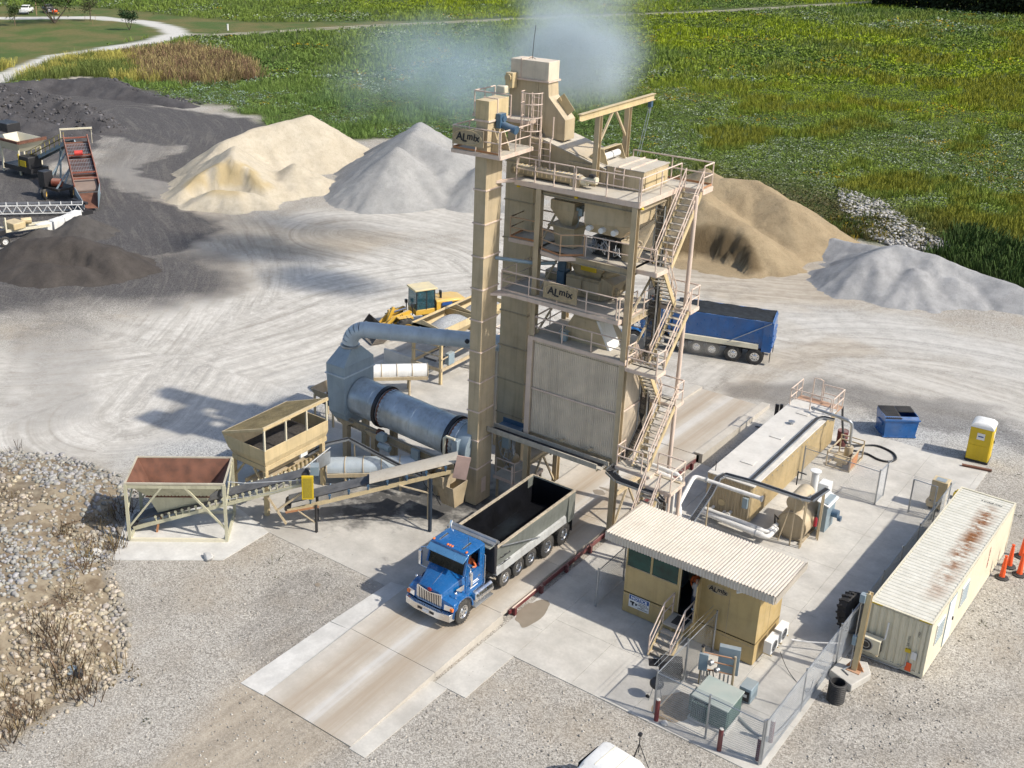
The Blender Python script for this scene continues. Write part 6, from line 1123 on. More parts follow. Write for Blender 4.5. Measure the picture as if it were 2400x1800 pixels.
    part(b, 'grille_bar', m_chrome, hd); part(MB().bar((-.62, -9.5, .84), (-.62, -9.5, 1.46), .05).bar((.62, -9.5, .84), (.62, -9.5, 1.46), .05).bar((-.62, -9.5, 1.48), (0, -9.5, 1.37), .05).bar((.62, -9.5, 1.48), (0, -9.5, 1.37), .05).bar((-.62, -9.5, .84), (.62, -9.5, .84), .05), 'grille_surround', m_chrome, hd); part(MB().sphere((0, -9.5, 1.5), .09, 12, 8, (1.2, .4, 1)), 'emblem', m_redt, hd)
    bp = part(MB().prism([(-1.2, -9.35, 0), (-1.15, -9.62, 0), (-.6, -9.74, 0), (.6, -9.74, 0), (1.15, -9.62, 0), (1.2, -9.35, 0)], (0, 0, .34)), 'bumper', m_alu, t, .012); bp.location = (0, 0, .43)
    part(MB().box(-.42, -.2, -9.33 - .43, -9.3 - .43, .12, .22).box(.2, .42, -9.33 - .43, -9.3 - .43, .12, .22), 'tow_slot', m_blackm, bp); part(MB().box(-.15, .15, -9.76, -9.745, .08, .22), 'licence_plate', m_whitet, bp)
    for s in (-1, 1):
        fb = MB(); a_ = np.linspace(-.15, PI + .05, 12)
        fb.loft([[(s * .66, -8.75 + .64 * math.cos(a), .53 + .66 * math.sin(a) * (1 if math.sin(a) > 0 else .4)), (s * 1.22, -8.75 + .64 * math.cos(a), .53 + .62 * math.sin(a) * (1 if math.sin(a) > 0 else .4)), (s * 1.24, -8.75 + .7 * math.cos(a), .53 + .69 * math.sin(a) * (1 if math.sin(a) > 0 else .4)), (s * .68, -8.75 + .7 * math.cos(a), .53 + .80 * math.sin(a) * (1 if math.sin(a) > 0 else .4))] for a in a_]); part(fb, 'fender', m_blue, t, .01)
        part(MB().hexa([(s * .66, -9.5, .8), (s * 1.2, -9.42, .8), (s * 1.22, -9.1, .8), (s * .66, -9.1, .8)] if s > 0 else [(s * 1.2, -9.42, .8), (s * .66, -9.5, .8), (s * .66, -9.1, .8), (s * 1.22, -9.1, .8)], [(s * .66, -9.44, 1.24), (s * 1.18, -9.38, 1.12), (s * 1.2, -9.1, 1.18), (s * .66, -9.1, 1.36)] if s > 0 else [(s * 1.18, -9.38, 1.12), (s * .66, -9.44, 1.24), (s * .66, -9.1, 1.36), (s * 1.2, -9.1, 1.18)]), 'fender_nose', m_blue, t, .02)
        hl = part(MB().hexa([(s * .78, -9.53, .86), (s * 1.16, -9.46, .86), (s * 1.16, -9.4, .86), (s * .78, -9.45, .86)] if s > 0 else [(s * 1.16, -9.46, .86), (s * .78, -9.53, .86), (s * .78, -9.45, .86), (s * 1.16, -9.4, .86)], [(s * .78, -9.5, 1.1), (s * 1.16, -9.43, 1.08), (s * 1.16, -9.38, 1.08), (s * .78, -9.42, 1.1)] if s > 0 else [(s * 1.16, -9.43, 1.08), (s * .78, -9.5, 1.1), (s * .78, -9.42, 1.1), (s * 1.16, -9.38, 1.08)]), 'headlight', m_chrome, t); part(MB().box(min(s * 1.06, s * 1.19), max(s * 1.06, s * 1.19), -9.5, -9.38, .87, 1.0), 'turn_signal', m_lamp, hl)
        part(MB().lathe((s * 1.02, -7.95, .72), (0, 1, 0), [(0, .1), (.03, .26), (.06, .3), (1.24, .3), (1.27, .26), (1.3, .1)], 20), 'fuel_tank', m_alu, t); b = MB()
        for y in (-7.7, -7.2): b.pipe((s * 1.02, y, .72), (s * 1.02, y + .06, .72), .312, .29, 20)
        part(b, 'tank_strap', m_chrome, t); part(MB().box(min(s * 1.02, s * 1.3), max(s * 1.02, s * 1.3), -8.0, -6.7, .34, .39).box(min(s * 1.05, s * 1.28), max(s * 1.05, s * 1.28), -7.9, -7.4, .6, .63), 'step', m_galv, t)
        part(MB().sphere((s * 1.02, -9.05, 1.5), .07, 10, 6).tube([(s * 1.0, -9.0, 1.15), (s * 1.02, -9.05, 1.45)], .012), 'fender_mirror', m_chrome, t)
    part(place(text_mb(mark, .3, .1, .01, .003), (.958, -8.5, 1.42), (0, 1, 0), (0, 0, 1)), 'number', m_whitet, hd)
    part(place(text_mb('Shelby', .15, .25, .003, .003), (1.018, -7.68, 1.42), (0, 1, 0), (0, 0, 1)), 'lettering', m_whitet, cb) if False else None
    part(MB().pipe((1.014, -8.05, 1.42), (1.019, -8.05, 1.42), .1, .08, 18).bar((1.018, -7.9, 1.44), (1.018, -7.5, 1.44), .012, .05).bar((1.018, -7.9, 1.35), (1.018, -7.42, 1.35), .012, .025).bar((1.018, -8.02, 1.19), (1.018, -7.5, 1.19), .012, .04), 'door_print', m_whitet, cb)
    part(MB().box(-.9, .9, -8.3, -7.9, 1.72, 1.9), 'dashboard', m_black, cb); part(MB().pipe((.45, -7.95, 1.95), (.45, -7.92, 1.98), .2, .17, 16), 'steering_wheel', m_black, cb); part(MB().box(.2, .7, -7.6, -7.1, 1.2, 1.5).box(.2, .7, -7.2, -7.08, 1.5, 2.3), 'seat', m_black, cb)
    return t
dump_truck('dump_truck', 'blue cab dump truck with grey open bed parked on the scale', (.13, -1.4, .42), 0, m_bed)
person('person', 'truck driver in orange shirt at the open cab window', SEAT, SE, mats_of(m_orsh, m_jean, True), (.58, -8.72, 1.98), 0, m_blackm, .98)
_a = math.atan2(1.23, 4.41)
dump_truck('dump_truck', 'blue tarped dump truck driving behind the tower stair', (-.35, 25.95, 0), _a - PI / 2, m_blue2, stripe=True, tarp=True, mark='8', bt=2.95)

# ---------------------------------------------------------------- wheel loader
LD = thing('wheel_loader', 'yellow wheel loader with lowered bucket behind the duct', 'wheel loader', (-21.1, 15.6, 0), rad(-27), world=False); LD.scale = (.94, .94, .94)
for y in (-1.75, 1.35):
    for s in (-1, 1): tyre(LD, (s * 1.05, y, .76), (-s, 0, 0), .76, .55, None, m_cat, 18, .05, .52, hub=False)
part(MB().box(-.75, .75, .3, 3.2, .9, 1.5), 'rear_frame', m_cat, LD, .05); part(MB().loft([[(-.85, y, 1.5), (.85, y, 1.5), (.85, y, zt - .12), (.7, y, zt), (-.7, y, zt), (-.85, y, zt - .12)] for y, zt in ((.75, 2.45), (2.6, 2.4), (3.2, 2.25), (3.35, 2.0))]), 'engine_hood', m_cat, LD, .03)
part(MB().box(-.87, -.855, 1.1, 2.9, 1.75, 2.2).box(.855, .87, 1.1, 2.9, 1.75, 2.2), 'hood_grille', m_blackm, LD); part(MB().box(-.8, .8, 3.3, 3.6, .7, 1.4), 'counterweight', m_cat, LD, .06); part(MB().cyl((.35, 1.3, 2.4), (.35, 1.3, 2.95), .09, n=12).cyl((-.35, 1.6, 2.4), (-.35, 1.6, 2.75), .1, n=12), 'exhaust', m_blackm, LD)
cb = part(MB().box(-.72, .72, -.85, .72, 1.45, 1.85), 'cab_base', m_cat, LD, .03); part(MB().box(-.78, .78, -.95, .85, 3.28, 3.42), 'cab_roof', paint('cab_roof_cream', (.66, .55, .30), .5, dust=.4), LD, .04)
for x in (-.7, .7):
    for y in (-.8, .0, .68): part(MB().bar((x, y, 1.85), (x * .96, y * .95, 3.3), .07), 'cab_pillar', m_blackm, LD)
m_cg = NT('loader_glass'); m_cg.b.inputs['Transmission Weight'].default_value = .75; m_cg.b.inputs['Alpha'].default_value = .75; m_cg = m_cg.fin((.08, .25, .32), .05, 0)
part(MB().box(-.68, .68, -.83, -.82, 1.9, 3.25).box(-.705, -.695, -.78, .65, 1.9, 3.25).box(.695, .705, -.78, .65, 1.9, 3.25).box(-.68, .68, .67, .68, 1.9, 3.25), 'cab_glass', m_cg, LD); part(MB().box(-.3, .3, .0, .6, 1.86, 2.1).box(-.3, .3, .45, .6, 2.1, 2.9), 'seat', m_black, LD)
part(MB().box(-.55, .55, -2.6, -.95, .75, 1.35), 'front_frame', m_cat, LD, .05); b = MB()
for s in (-1, 1):
    part(MB().prism([(s * .42, -1.3, 1.9), (s * .42, -1.0, 1.7), (s * .42, -2.3, 1.15), (s * .42, -3.3, .45), (s * .42, -3.55, .5), (s * .42, -3.45, .8), (s * .42, -2.5, 1.6)], (s * .14, 0, 0)), 'lift_arm', m_cat, LD, .02); b.cyl((s * .3, -1.2, 1.0), (s * .35, -2.5, 1.2), .07, n=10)
    part(MB().box(s * .75 - .3, s * .75 + .3, -2.35, -1.2, 1.5, 1.56), 'fender', m_cat, LD, .02); part(MB().bar((s * .55, -1.05, 1.5), (s * .55, -1.05, 2.2), .06).box(s * .55 - .1, s * .55 + .1, -1.15, -.98, 2.1, 2.35), 'work_light', m_blackm, LD)
part(b.cyl((0, -1.3, 1.85), (0, -2.3, 1.7), .09, n=10), 'hydraulic_cylinder', m_chrome, LD); part(MB().bar((0, -2.3, 2.1), (0, -2.8, 1.0), .18, .22).bar((0, -2.8, 1.0), (0, -3.4, .9), .1, .12), 'bell_crank', m_cat, LD)
prof = [(-4.65, .06), (-3.7, .06), (-3.42, .25), (-3.35, .7), (-3.5, 1.15), (-3.62, 1.3)]
bk = MB()
for (ya, za), (yb, zb) in zip(prof[:-1], prof[1:]): bk.hexa([(-1.45, ya, za), (1.45, ya, za), (1.45, yb, zb), (-1.45, yb, zb)], [(-1.45, ya - .02, za + .05), (1.45, ya - .02, za + .05), (1.45, yb - .04, zb + .03), (-1.45, yb - .04, zb + .03)])
for s in (-1, 1): bk.prism([(s * 1.45, y, z) for y, z in prof], (s * .03, 0, 0))
part(bk, 'bucket', paint('bucket_worn', (.16, .14, .12), .55, .4, var=.3, dust=.3), LD)
part(place(text_mb('KOMATSU', .26, .1, .008, .004), (.575, -2.35, 1.27), Vector((0, 1.0, .62)), Vector((0, -.62, 1.0))), 'lettering', m_blackt, LD); part(MB().box(.871, .875, 1.2, 2.0, 2.0, 2.25), 'hood_decal', m_noticeb, LD)
person('person', 'loader operator in orange shirt seated in the glass cab', SEAT, SE, mats_of(m_orsh, m_jean, True), (-21.0, 15.75, 2.05), rad(-27), m_orsh, 1.0)

# ---------------------------------------------------------------- dryer drum with hood, duct
DR = thing('dryer_drum', 'blue grey steel rotary dryer drum on a raised frame', 'dryer', (-9.3, -1, 0)); p0 = Vector((-12.35, -1, 3.5)); p1 = Vector((-4.9, -1, 3.05)); ax = (p1 - p0).normalized(); R0 = 1.02
cuts = [0, 1.35, 3.0, 4.2, 5.4, 7.0]
for a, b_ in zip(cuts[:-1], cuts[1:]): part(MB().lathe(p0 + ax * a, ax, [(0, R0 - .02), (.02, R0), (b_ - a - .02, R0), (b_ - a, R0 - .02)], 48), 'shell_section', m_steel, DR)
for a in (1.75, 6.35):
    part(MB().lathe(p0 + ax * a, ax, [(0, R0), (0, R0 + .12), (.2, R0 + .12), (.2, R0)], 48), 'riding_ring', paint('ring_dark', (.05, .05, .055), .4, .7, var=.3, rust=.25), DR); part(MB().lathe(p0 + ax * (a + .28), ax, [(0, R0), (0, R0 + .05), (.07, R0 + .05), (.07, R0)], 48), 'ring_band', m_rustm, DR)
    b = MB()
    for i in range(28):
        th = 2 * PI * i / 28; u_ = ax.orthogonal().normalized(); v_ = ax.cross(u_); c_ = p0 + ax * (a + .45) + (u_ * math.cos(th) + v_ * math.sin(th)) * (R0 + .02); b.bar(c_ - ax * .1, c_ + ax * .1, .12, .03, up=(u_ * math.cos(th) + v_ * math.sin(th)))
    part(b, 'ring_shim', m_steel, DR, kind='stuff')
part(MB().lathe(p0 + ax * 7.0, ax, [(0, R0 * .95), (.05, R0 * .98), (.75, R0 * .98), (.8, R0 * .6)], 40), 'discharge_end', m_hood, DR); part(MB().box(-5.3, -5.0, -2.15, -.2, 2.0, 3.6), 'discharge_box', m_hood, DR, .02); part(MB().tube([(-5.75, -2.2, 2.1), (-5.75, -2.2, 3.55), (-5.6, -2.2, 3.7), (-5.1, -2.2, 3.7)], .07, 8), 'seal_pipe', m_cont, DR)
for y in (-1.75, -.25): part(MB().ibeam((-13.2, y, 2.25), (-5.2, y, 1.75), .2, .42), 'frame_beam', m_tanD, DR)
for x, z in ((-12.6, 2.0), (-10.6, 1.88), (-6.4, 1.6)):
    part(MB().box(x - .15, x + .15, -1.95, -1.6, .02, z), 'support_leg', m_tanD, DR); part(MB().box(x - .15, x + .15, -.4, -.05, .02, z), 'support_leg', m_tanD, DR); part(MB().prism([(x - .15, -1.96, z), (x + .15, -1.96, z), (x + .6, -1.96, z + .3), (x - .6, -1.96, z + .3)], (0, .3, 0)), 'gusset', m_tanD, DR)
for x in (-10.3, -5.9):
    for y in (-1.7, -.3): part(MB().cyl((x - .15, y, 2.35 - (x + 13) * .06), (x + .15, y, 2.35 - (x + 13) * .06), .2, n=18), 'trunnion', m_rustm, DR)
part(MB().box(-10.0, -9.6, -2.3, -1.95, 2.05, 2.5).cyl((-9.9, -2.25, 1.85), (-9.2, -2.25, 1.8), .18, n=14).cyl((-10.1, -2.1, 2.1), (-10.1, -1.7, 2.1), .2, n=14), 'drive_motor', m_box, DR, .02); part(MB().box(-7.9, -7.4, -2.15, -1.98, 1.6, 2.25), 'control_box', m_box, DR, .015)
HD = thing('exhaust_hood', 'blue grey angular hood and round duct rising from the dryer', 'duct', (-13, -1, 0)); hx0_, hx1_, hy0_, hy1_ = -13.62, -12.36, -2.2, .2
part(MB().box(hx0_, hx1_, hy0_, hy1_, 4.9, 5.45).frus((hx0_ + .15, hx1_, hy0_ + .0, hy1_ - .0), 2.75, (hx0_, hx1_, hy0_, hy1_), 4.898), 'hood_box', m_hood, HD, .015); part(MB().frus((hx0_, hx1_, hy0_, hy1_), 5.452, (-13.38, -12.55, -1.42, -.58), 6.2), 'hood_cap', m_hood, HD, .01); part(MB().box(hx0_ - .06, hx1_ + .06, hy0_ - .06, hy1_ + .06, 4.86, 4.92), 'hood_flange', m_duct, HD); part(MB().frus((hx0_ + .4, hx1_ - .1, hy0_ + .5, hy1_ - .5), 1.9, (hx0_ + .15, hx1_, hy0_, hy1_), 2.748), 'hood_bottom', m_hood, HD)
dd = Vector((5.8, 2.7, 0)).normalized(); c0 = Vector((-12.97, -1, 6.2)); rd = .43
part(MB().cyl(c0, c0 + Vector((0, 0, .1)), .52, n=28), 'collar', m_galv, HD)
el = []
for i in range(6):
    a0, a1 = i * PI / 12, (i + 1) * PI / 12
    def pt(a, k=.85): return c0 + Vector((0, 0, .15)) + dd * (k - k * math.cos(a)) + Vector((0, 0, k * math.sin(a)))
    part(MB().tube([pt(a0), pt(a1)], rd, 28), 'elbow_segment', m_duct, HD)
e0 = pt(PI / 2)
for i in range(6): part(MB().tube([e0 + dd * (i * 1.45 + .005), e0 + dd * ((i + 1) * 1.45 - .005)], rd, 28), 'duct_section', m_duct, HD); part(MB().pipe(e0 + dd * (i * 1.45 - .03), e0 + dd * (i * 1.45 + .03), rd + .03, rd - .01, 28), 'duct_band', m_duct, HD)
pp = e0 + dd * 5.6 + Vector((0, 0, -.4)); part(MB().tube([pp, pp + Vector((0, 0, -.5))], .04), 'damper_rod', m_blackm, HD); part(MB().sphere(e0 + dd * 5.55 + Vector((.15, -.42, .1)), .13, 8, 6), 'damper_handle', m_blackm, HD)
bh = thing('baghouse', 'ribbed grey filter house standing behind the elevators', 'filter house', (-5.2, 5, 0)); part(MB().box(-7.5, -3.2, 4.4, 7.5, 1.2, 6.0), 'body', m_clad, bh); part(MB().corr((-7.5, 4.39, 1.2), (1, 0, 0), (0, 0, 1), 4.3, 4.8, .2, .05, (0, -1, 0)), 'rib_sheet', m_clad, bh); part(MB().corr((-7.51, 7.5, 1.2), (0, -1, 0), (0, 0, 1), 3.1, 4.8, .2, .05, (-1, 0, 0)), 'rib_sheet', m_clad, bh); part(MB().box(-7.4, -7.2, 4.5, 4.7, .02, 1.2).box(-3.5, -3.3, 4.5, 4.7, .02, 1.2).box(-7.4, -7.2, 7.2, 7.4, .02, 1.2), 'leg', m_tan, bh); guard(bh, [(-7.45, 7.4, 6.0), (-7.45, 4.45, 6.0), (-3.3, 4.45, 6.0)], 1.0, toe=False)
part(MB().frus((-6, -4.7, 5.4, 6.5), .3, (-7.2, -3.5, 4.6, 7.3), 1.2), 'dust_cone', m_tanD, bh)
# burner and platform at the drum's end under the elevator
bz = thing('burner_platform', 'dusty service platform with hoses between elevator and tower', 'platform', (-3.2, .6, 0)); deck(bz, [(-4.1, -.2), (-2.5, -.2), (-2.5, 1.9), (-4.1, 1.9)], 1.3, .14); guard(bz, [(-4.0, -.15, 1.3), (-2.9, -.15, 1.3), (-2.7, .6, 1.3)], .95, toe=False, sp=.9); b = MB()
for i in range(20):
    x = -3.9 + random.random() * .5; y = .3 + random.random() * .5; b.tube([(x, y, 3.6 - random.random()), (x + random.uniform(-.3, .4), y - .3, 3.0 - random.random() * .8), (x + random.uniform(-.2, .3), y - .2, 2.2 - random.random() * .6), (x + random.uniform(-.1, .2), y, 1.6)], .018, 5)
part(b, 'hose', m_galv, bz); part(MB().box(-3.75, -3.35, -.1, .15, 2.9, 3.5), 'control_box', m_box, bz, .02); part(MB().cyl((-3.6, .9, 1.9), (-3.6, .3, 2.2), .3, n=18).cyl((-3.7, .6, 1.4), (-3.7, .6, 3.6), .12, n=12), 'burner', m_tanD, bz); part(MB().box(-4.0, -3.9, -.1, 0, .02, 1.2).box(-2.6, -2.5, -.1, 0, .02, 1.2).box(-2.6, -2.5, 1.7, 1.8, .02, 1.2), 'leg', m_tan, bz)
for x, y in ((-2.9, -.35), (-2.55, .35)): part(MB().cyl((x, y, .02), (x, y, 2.2), .05, n=10), 'guard_post', m_rail, bz)

# ---------------------------------------------------------------- conveyors and cold feed bins
def heap(b, r, z, peak, n=10, sd=0):   # gravel surface inside a bin
    x0, x1, y0, y1 = r; vs = []
    for i in range(n + 1):
        for j in range(n + 1):
            u, v = i / n, j / n; k = (1 - (2 * u - 1) ** 2) * (1 - (2 * v - 1) ** 2); vs.append((x0 + (x1 - x0) * u, y0 + (y1 - y0) * v, z + peak * k ** .8 + .05 * float(fbm(np.array([u * 6 + sd]), np.array([v * 6]), 3, sd)[0])))
    return b.add(vs, [(i * (n + 1) + j, (i + 1) * (n + 1) + j, (i + 1) * (n + 1) + j + 1, i * (n + 1) + j + 1) for i in range(n) for j in range(n)])
HA = rad(40.5); hu = Vector((math.cos(HA), math.sin(HA), 0))
RH = thing('feed_hopper', 'rusty open top hopper on a pale green braced frame', 'hopper', (-13.9, -12.2, 0), HA - rad(1.7), world=False)   # local x along belt
w2, d2 = 2.3, 1.3
inn = part(MB().shell((-1.5, 1.35, -.45, .45), 1.95, (-w2, w2, -d2, d2), 3.1, .03), 'hopper_wall', paint('hopper_green', (.48, .46, .33), .6, var=.12, dirt=.3, rust=.25), RH); part(MB().shell((-1.46, 1.31, -.41, .41), 1.96, (-w2 + .035, w2 - .035, -d2 + .035, d2 - .035), 3.09, .01), 'rusty_lining', m_rustm, inn)
m_hg = inn.data.materials[0]
part(MB().hexa([(-1.1, -.35, 1.0), (1.3, -.35, 1.62), (1.3, .35, 1.62), (-1.1, .35, 1.0)], [(-1.5, -.45, 1.95), (1.35, -.45, 1.95), (1.35, .45, 1.95), (-1.5, .45, 1.95)]), 'lower_cone', m_hg, RH); part(MB().shell((-w2 - .04, w2 + .04, -d2 - .04, d2 + .04), 3.06, (-w2 - .04, w2 + .04, -d2 - .04, d2 + .04), 3.15, .08), 'rim', paint('rim_worn', (.46, .42, .33), .7, rust=.45, var=.2), RH)
b = MB().box(-1.6, 1.45, -.5, -.45, 1.92, 1.98).box(-1.6, 1.45, .45, .5, 1.92, 1.98)
for i in range(18): b.box(-1.52 + i * .165, -1.48 + i * .165, -.53, -.45, 1.98, 2.06)
part(b, 'bolted_flange', m_rustm, RH)
for x in (-w2, w2):
    for y in (-d2, d2): part(MB().bar((x, y, .1), (x, y, 3.06), .14), 'leg', m_hg, RH)
for y in (-d2, d2): part(MB().bar((-w2, y, .1), (w2, y, .1), .12, .16), 'skid', m_cont, RH); part(MB().bar((-w2, y, .75), (-.55, y, 3.0), .09), 'brace', m_hg, RH); part(MB().bar((w2, y, .7), (.4, y, 3.0), .09), 'brace', m_hg, RH); part(MB().bar((-w2 - .05, y, 2.95), (w2 + .05, y, 2.95), .08, .16), 'top_beam', m_hg, RH)
for x in (-w2, w2): part(MB().bar((x, -d2, .1), (x, d2, .1), .12, .16), 'skid', m_hg, RH); part(MB().bar((x, -d2, 1.6), (x, d2, 2.9), .07), 'brace', m_hg, RH)
def conveyor(par, t0, z0, t1, z1, wd, C0, sides, roller_from, roller_to, nroll, sm, hoodcol=None):
    nx = Vector((-hu.y, hu.x, 0)); C0 = Vector((C0[0], C0[1], 0)); P = lambda t, z, n=0: C0 + hu * t + nx * n + Vector((0, 0, z)); sl = (z1 - z0) / (t1 - t0)
    for n in (-wd / 2, wd / 2): part(MB().bar(P(t0, z0, n), P(t1, z1, n), .09, .18), 'stringer', sm, par)
    # troughed belt
    b = MB(); pr = [(-.42, .26), (-.2, .1), (.2, .1), (.42, .26)]
    for (a, za), (c, zc) in zip(pr[:-1], pr[1:]): b.hexa([P(t0, z0 + za + .1, a * wd), P(t1, z1 + za + .1, a * wd), P(t1, z1 + zc + .1, c * wd), P(t0, z0 + zc + .1, c * wd)], [P(t0, z0 + za + .115, a * wd), P(t1, z1 + za + .115, a * wd), P(t1, z1 + zc + .115, c * wd), P(t0, z0 + zc + .115, c * wd)])
    part(b, 'belt', m_belt, par); part(MB().cyl(P(t0, z0 + .1, -wd / 2), P(t0, z0 + .1, wd / 2), .16, n=16), 'pulley', m_blackm, par); part(MB().cyl(P(t1, z1 + .1, -wd / 2), P(t1, z1 + .1, wd / 2), .18, n=16), 'pulley', m_blackm, par)
    for i in range(nroll):
        t = roller_from + (roller_to - roller_from) * i / max(1, nroll - 1); z = z0 + (t - t0) * sl
        b = MB()
        for n in (-wd / 2, wd / 2): b.bar(P(t, z + .08, n), P(t, z + .36, n * 1.05), .07, .05); 
        b.cyl(P(t, z + .36, -wd * .55), P(t, z + .12, -wd * .2), .05, n=8).cyl(P(t, z + .36, wd * .55), P(t, z + .12, wd * .2), .05, n=8); b.cyl(P(t, z + .34, -wd * .56), P(t, z + .34, -wd * .6), .07, n=10)
        part(b, 'idler', sides, par, kind='stuff')
    return P
C1 = (-13.9, -12.2)
cv = thing('belt_conveyor', 'inclined belt conveyor under the rusty hopper with row of rollers', 'conveyor', (-13.9, -12.2, 0)); P = conveyor(cv, -2.3, .25, 5.95, 2.62, .95, C1, m_hg, -1.2, 5.6, 22, m_hg)
part(MB().bar(P(-1.2, .9, -.5), P(1.9, 1.8, -.5), .03, .16).bar(P(-1.2, .9, .5), P(1.9, 1.8, .5), .03, .16), 'skirt_board', m_blackm, cv); part(MB().bar(P(-1.1, .5, -.45), P(-1.2, .02, -.45), .1).bar(P(-1.1, .5, .45), P(-1.2, .02, .45), .1), 'leg', m_orange, cv); part(MB().bar(P(4.2, 1.9, -.5), P(5.0, .4, -.4), .1).bar(P(4.6, 1.2, -.5), P(6.0, 2.3, -.5), .09), 'prop', m_tan, cv)
at_ = lambda p, rz, ry=0: Matrix.Translation(p) @ Matrix.Rotation(rz, 4, 'Z') @ Matrix.Rotation(ry, 4, 'Y')
yM = at_(P(6.1, 2.55, -.72), HA + PI / 2); yg = part(xf(MB().box(-.05, .05, -.28, .28, -.62, .62), yM), 'drive_guard', m_yel, cv, .01); part(xf(MB().box(-.065, -.051, -.2, .2, -.52, .52), yM), 'guard_mesh', paint('guard_mesh', (.34, .26, .02), .6, var=.2, vs=20), yg)
part(xf(MB().box(-.2, .2, -.25, .25, -.2, .25), at_(P(6.4, 3.0, .2), HA)), 'motor_box', m_box, cv); part(MB().tube([P(2.4, 3.1, -1.1), P(3.2, 2.9, -.9), P(5.9, 2.9, -.6)], .02).tube([P(2.3, 2.2, -1.2), P(4.5, 2.25, -.62), P(5.8, 2.7, -.6)], .012, 5), 'pull_cord', m_galv, cv)
cv = thing('belt_conveyor', 'upper belt conveyor on posts carrying material up to the elevator', 'conveyor', (-8.4, -7.4, 0)); P = conveyor(cv, 5.1, 1.15, 13.2, 3.32, .95, C1, m_motor, 6.2, 12.6, 8, m_tanL)
vs = []; k = 10
for i in range(8):
    t = 9.0 + i * .6; z = 1.15 + (t - 5.1) * .268 + .42
    vs.append([P(t, z + .16 * math.sin(a), .52 * math.cos(a)) for a in np.linspace(0, PI, k)] + [P(t, z - .02 + .13 * math.sin(a), .5 * math.cos(a)) for a in np.linspace(PI, 0, k)])
part(MB().loft(vs), 'belt_cover', m_deck, cv); part(xf(MB().box(-.03, .03, -.33, .33, -.6, .6), at_(P(13.35, 3.5, -.6), HA + PI / 2 - .1) @ Matrix.Rotation(rad(10), 4, 'X')), 'head_plate', paint('head_plate_pink', (.40, .28, .24), .7, var=.2), cv)
part(MB().bar(P(6.46, .02, -.55), P(6.46, 1.5, -.55), .1), 'post', m_blackm, cv); part(MB().bar(P(11.9, .02, -.55), P(11.9, 2.9, -.55), .13), 'post', m_post, cv); part(MB().bar(P(11.9, .02, .6), P(11.9, 2.9, .6), .13), 'post', m_tan, cv); part(MB().bar(P(6.46, .02, .55), P(6.46, 1.5, .55), .1), 'post', m_blackm, cv)
part(MB().bar(P(11.9, 2.1, -.55), P(10.4, 2.55, -.55), .06).bar(P(11.9, .5, -.5), P(11.9, 2.3, .55), .06).bar(P(11.9, 2.3, -.5), P(11.9, .5, .55), .06).bar(P(6.46, .5, -.55), P(5.6, 1.2, -.55), .05), 'brace', m_tan, cv); part(MB().bar(P(5.0, 1.1, -.5), P(6.6, 1.4, -.5), .1, .1), 'tail_frame', m_orange, cv)
part(MB().shell((-4.75, -4.0, -3.6, -2.9), .9, (-5.0, -3.9, -3.9, -2.7), 2.1, .03).shell((-5.1, -4.2, -4.3, -3.3), 2.2, (-5.2, -4.1, -4.5, -3.1), 2.9, .03), 'chute', m_tanD, cv); part(MB().tube([(-5.3, -4.6, 2.9), (-5.0, -4.7, 2.3), (-4.6, -4.5, 1.9), (-4.4, -4.2, 1.2)], .025), 'hose', m_cable, cv); part(MB().box(-4.9, -4.5, -4.1, -3.7, 2.5, 2.8), 'drive', m_tanD, cv)
TBN = thing('cold_feed_bin', 'tan open cold feed bin with sloping mesh grizzly on top', 'hopper', (-12.9, -6.7, 0)); X0, X1, Y0, Y1 = -14.15, -11.45, -8.95, -4.45
part(MB().shell((X0 + .1, X1 - .0, Y0 + .0, Y1), 3.02, (X0 - .25, X1, Y0, Y1), 3.62, .04).shell((X0 + .35, X1 - .08, Y0 + .1, Y1 - .1), 2.7, (X0 + .1, X1, Y0, Y1), 3.018, .04), 'bin_wall', m_tanL, TBN, .01); part(MB().box(X0 + .3, X1 - .05, Y0 + .06, Y1 - .06, 2.45, 2.7), 'sill_frame', m_tanL, TBN)
part(MB().shell((-13.2, -12.2, Y0 + .9, Y1 - .9), 1.75, (X0 + .4, X1 - .15, Y0 + .2, Y1 - .2), 2.45, .03), 'feeder_cone', m_tan, TBN); part(MB().box(X0 + .4, X1 - .12, Y0 + .15, Y1 - .15, 2.72, 2.8), 'bin_floor', m_bedin, TBN); part(heap(MB(), (X0 + .2, X1 - .1, Y0 + .2, Y1 - .2), 2.9, .35, 12, 5), 'material', paint('rap_dark', (.045, .04, .036), .95, var=.5, vs=9), TBN)
for x in (X0 + .35, X1 - .12):
    for y in (Y0 + .12, Y1 - .35): part(MB().bar((x, y, .02), (x, y, 2.45), .2), 'leg', m_tanL, TBN)
part(MB().bar((X0 + .4, Y0 + .1, 1.5), (X0 + 1.1, Y0 + .1, 2.4), .09).bar((X1 - .2, Y0 + .1, 1.5), (X1 - .9, Y0 + .1, 2.4), .09), 'knee_brace', m_tanL, TBN)
for i in range(4): y = Y0 + .04 + i * 1.46; part(MB().bar((X1 - .03, y, 3.6), (X1 - .03, y, 4.75), .08), 'grizzly_post', m_cont, TBN)
part(MB().bar((X1 - .03, Y0 - .03, 4.79), (X1 - .03, Y1 + .03, 4.79), .1, .16), 'grizzly_beam', m_tanL, TBN); part(MB().bar((X0 - .25, Y0, 3.7), (X1, Y0, 4.79), .08, .12).bar((X0 - .25, Y1, 3.7), (X1, Y1, 4.79), .08, .12).bar((X0 - .25, Y0, 3.7), (X0 - .25, Y1, 3.7), .08, .1), 'grizzly_frame', m_tanL, TBN)
b = MB(); _o = Vector((X0 - .25, 0, 3.74)); _e = Vector((X1, 0, 4.83))
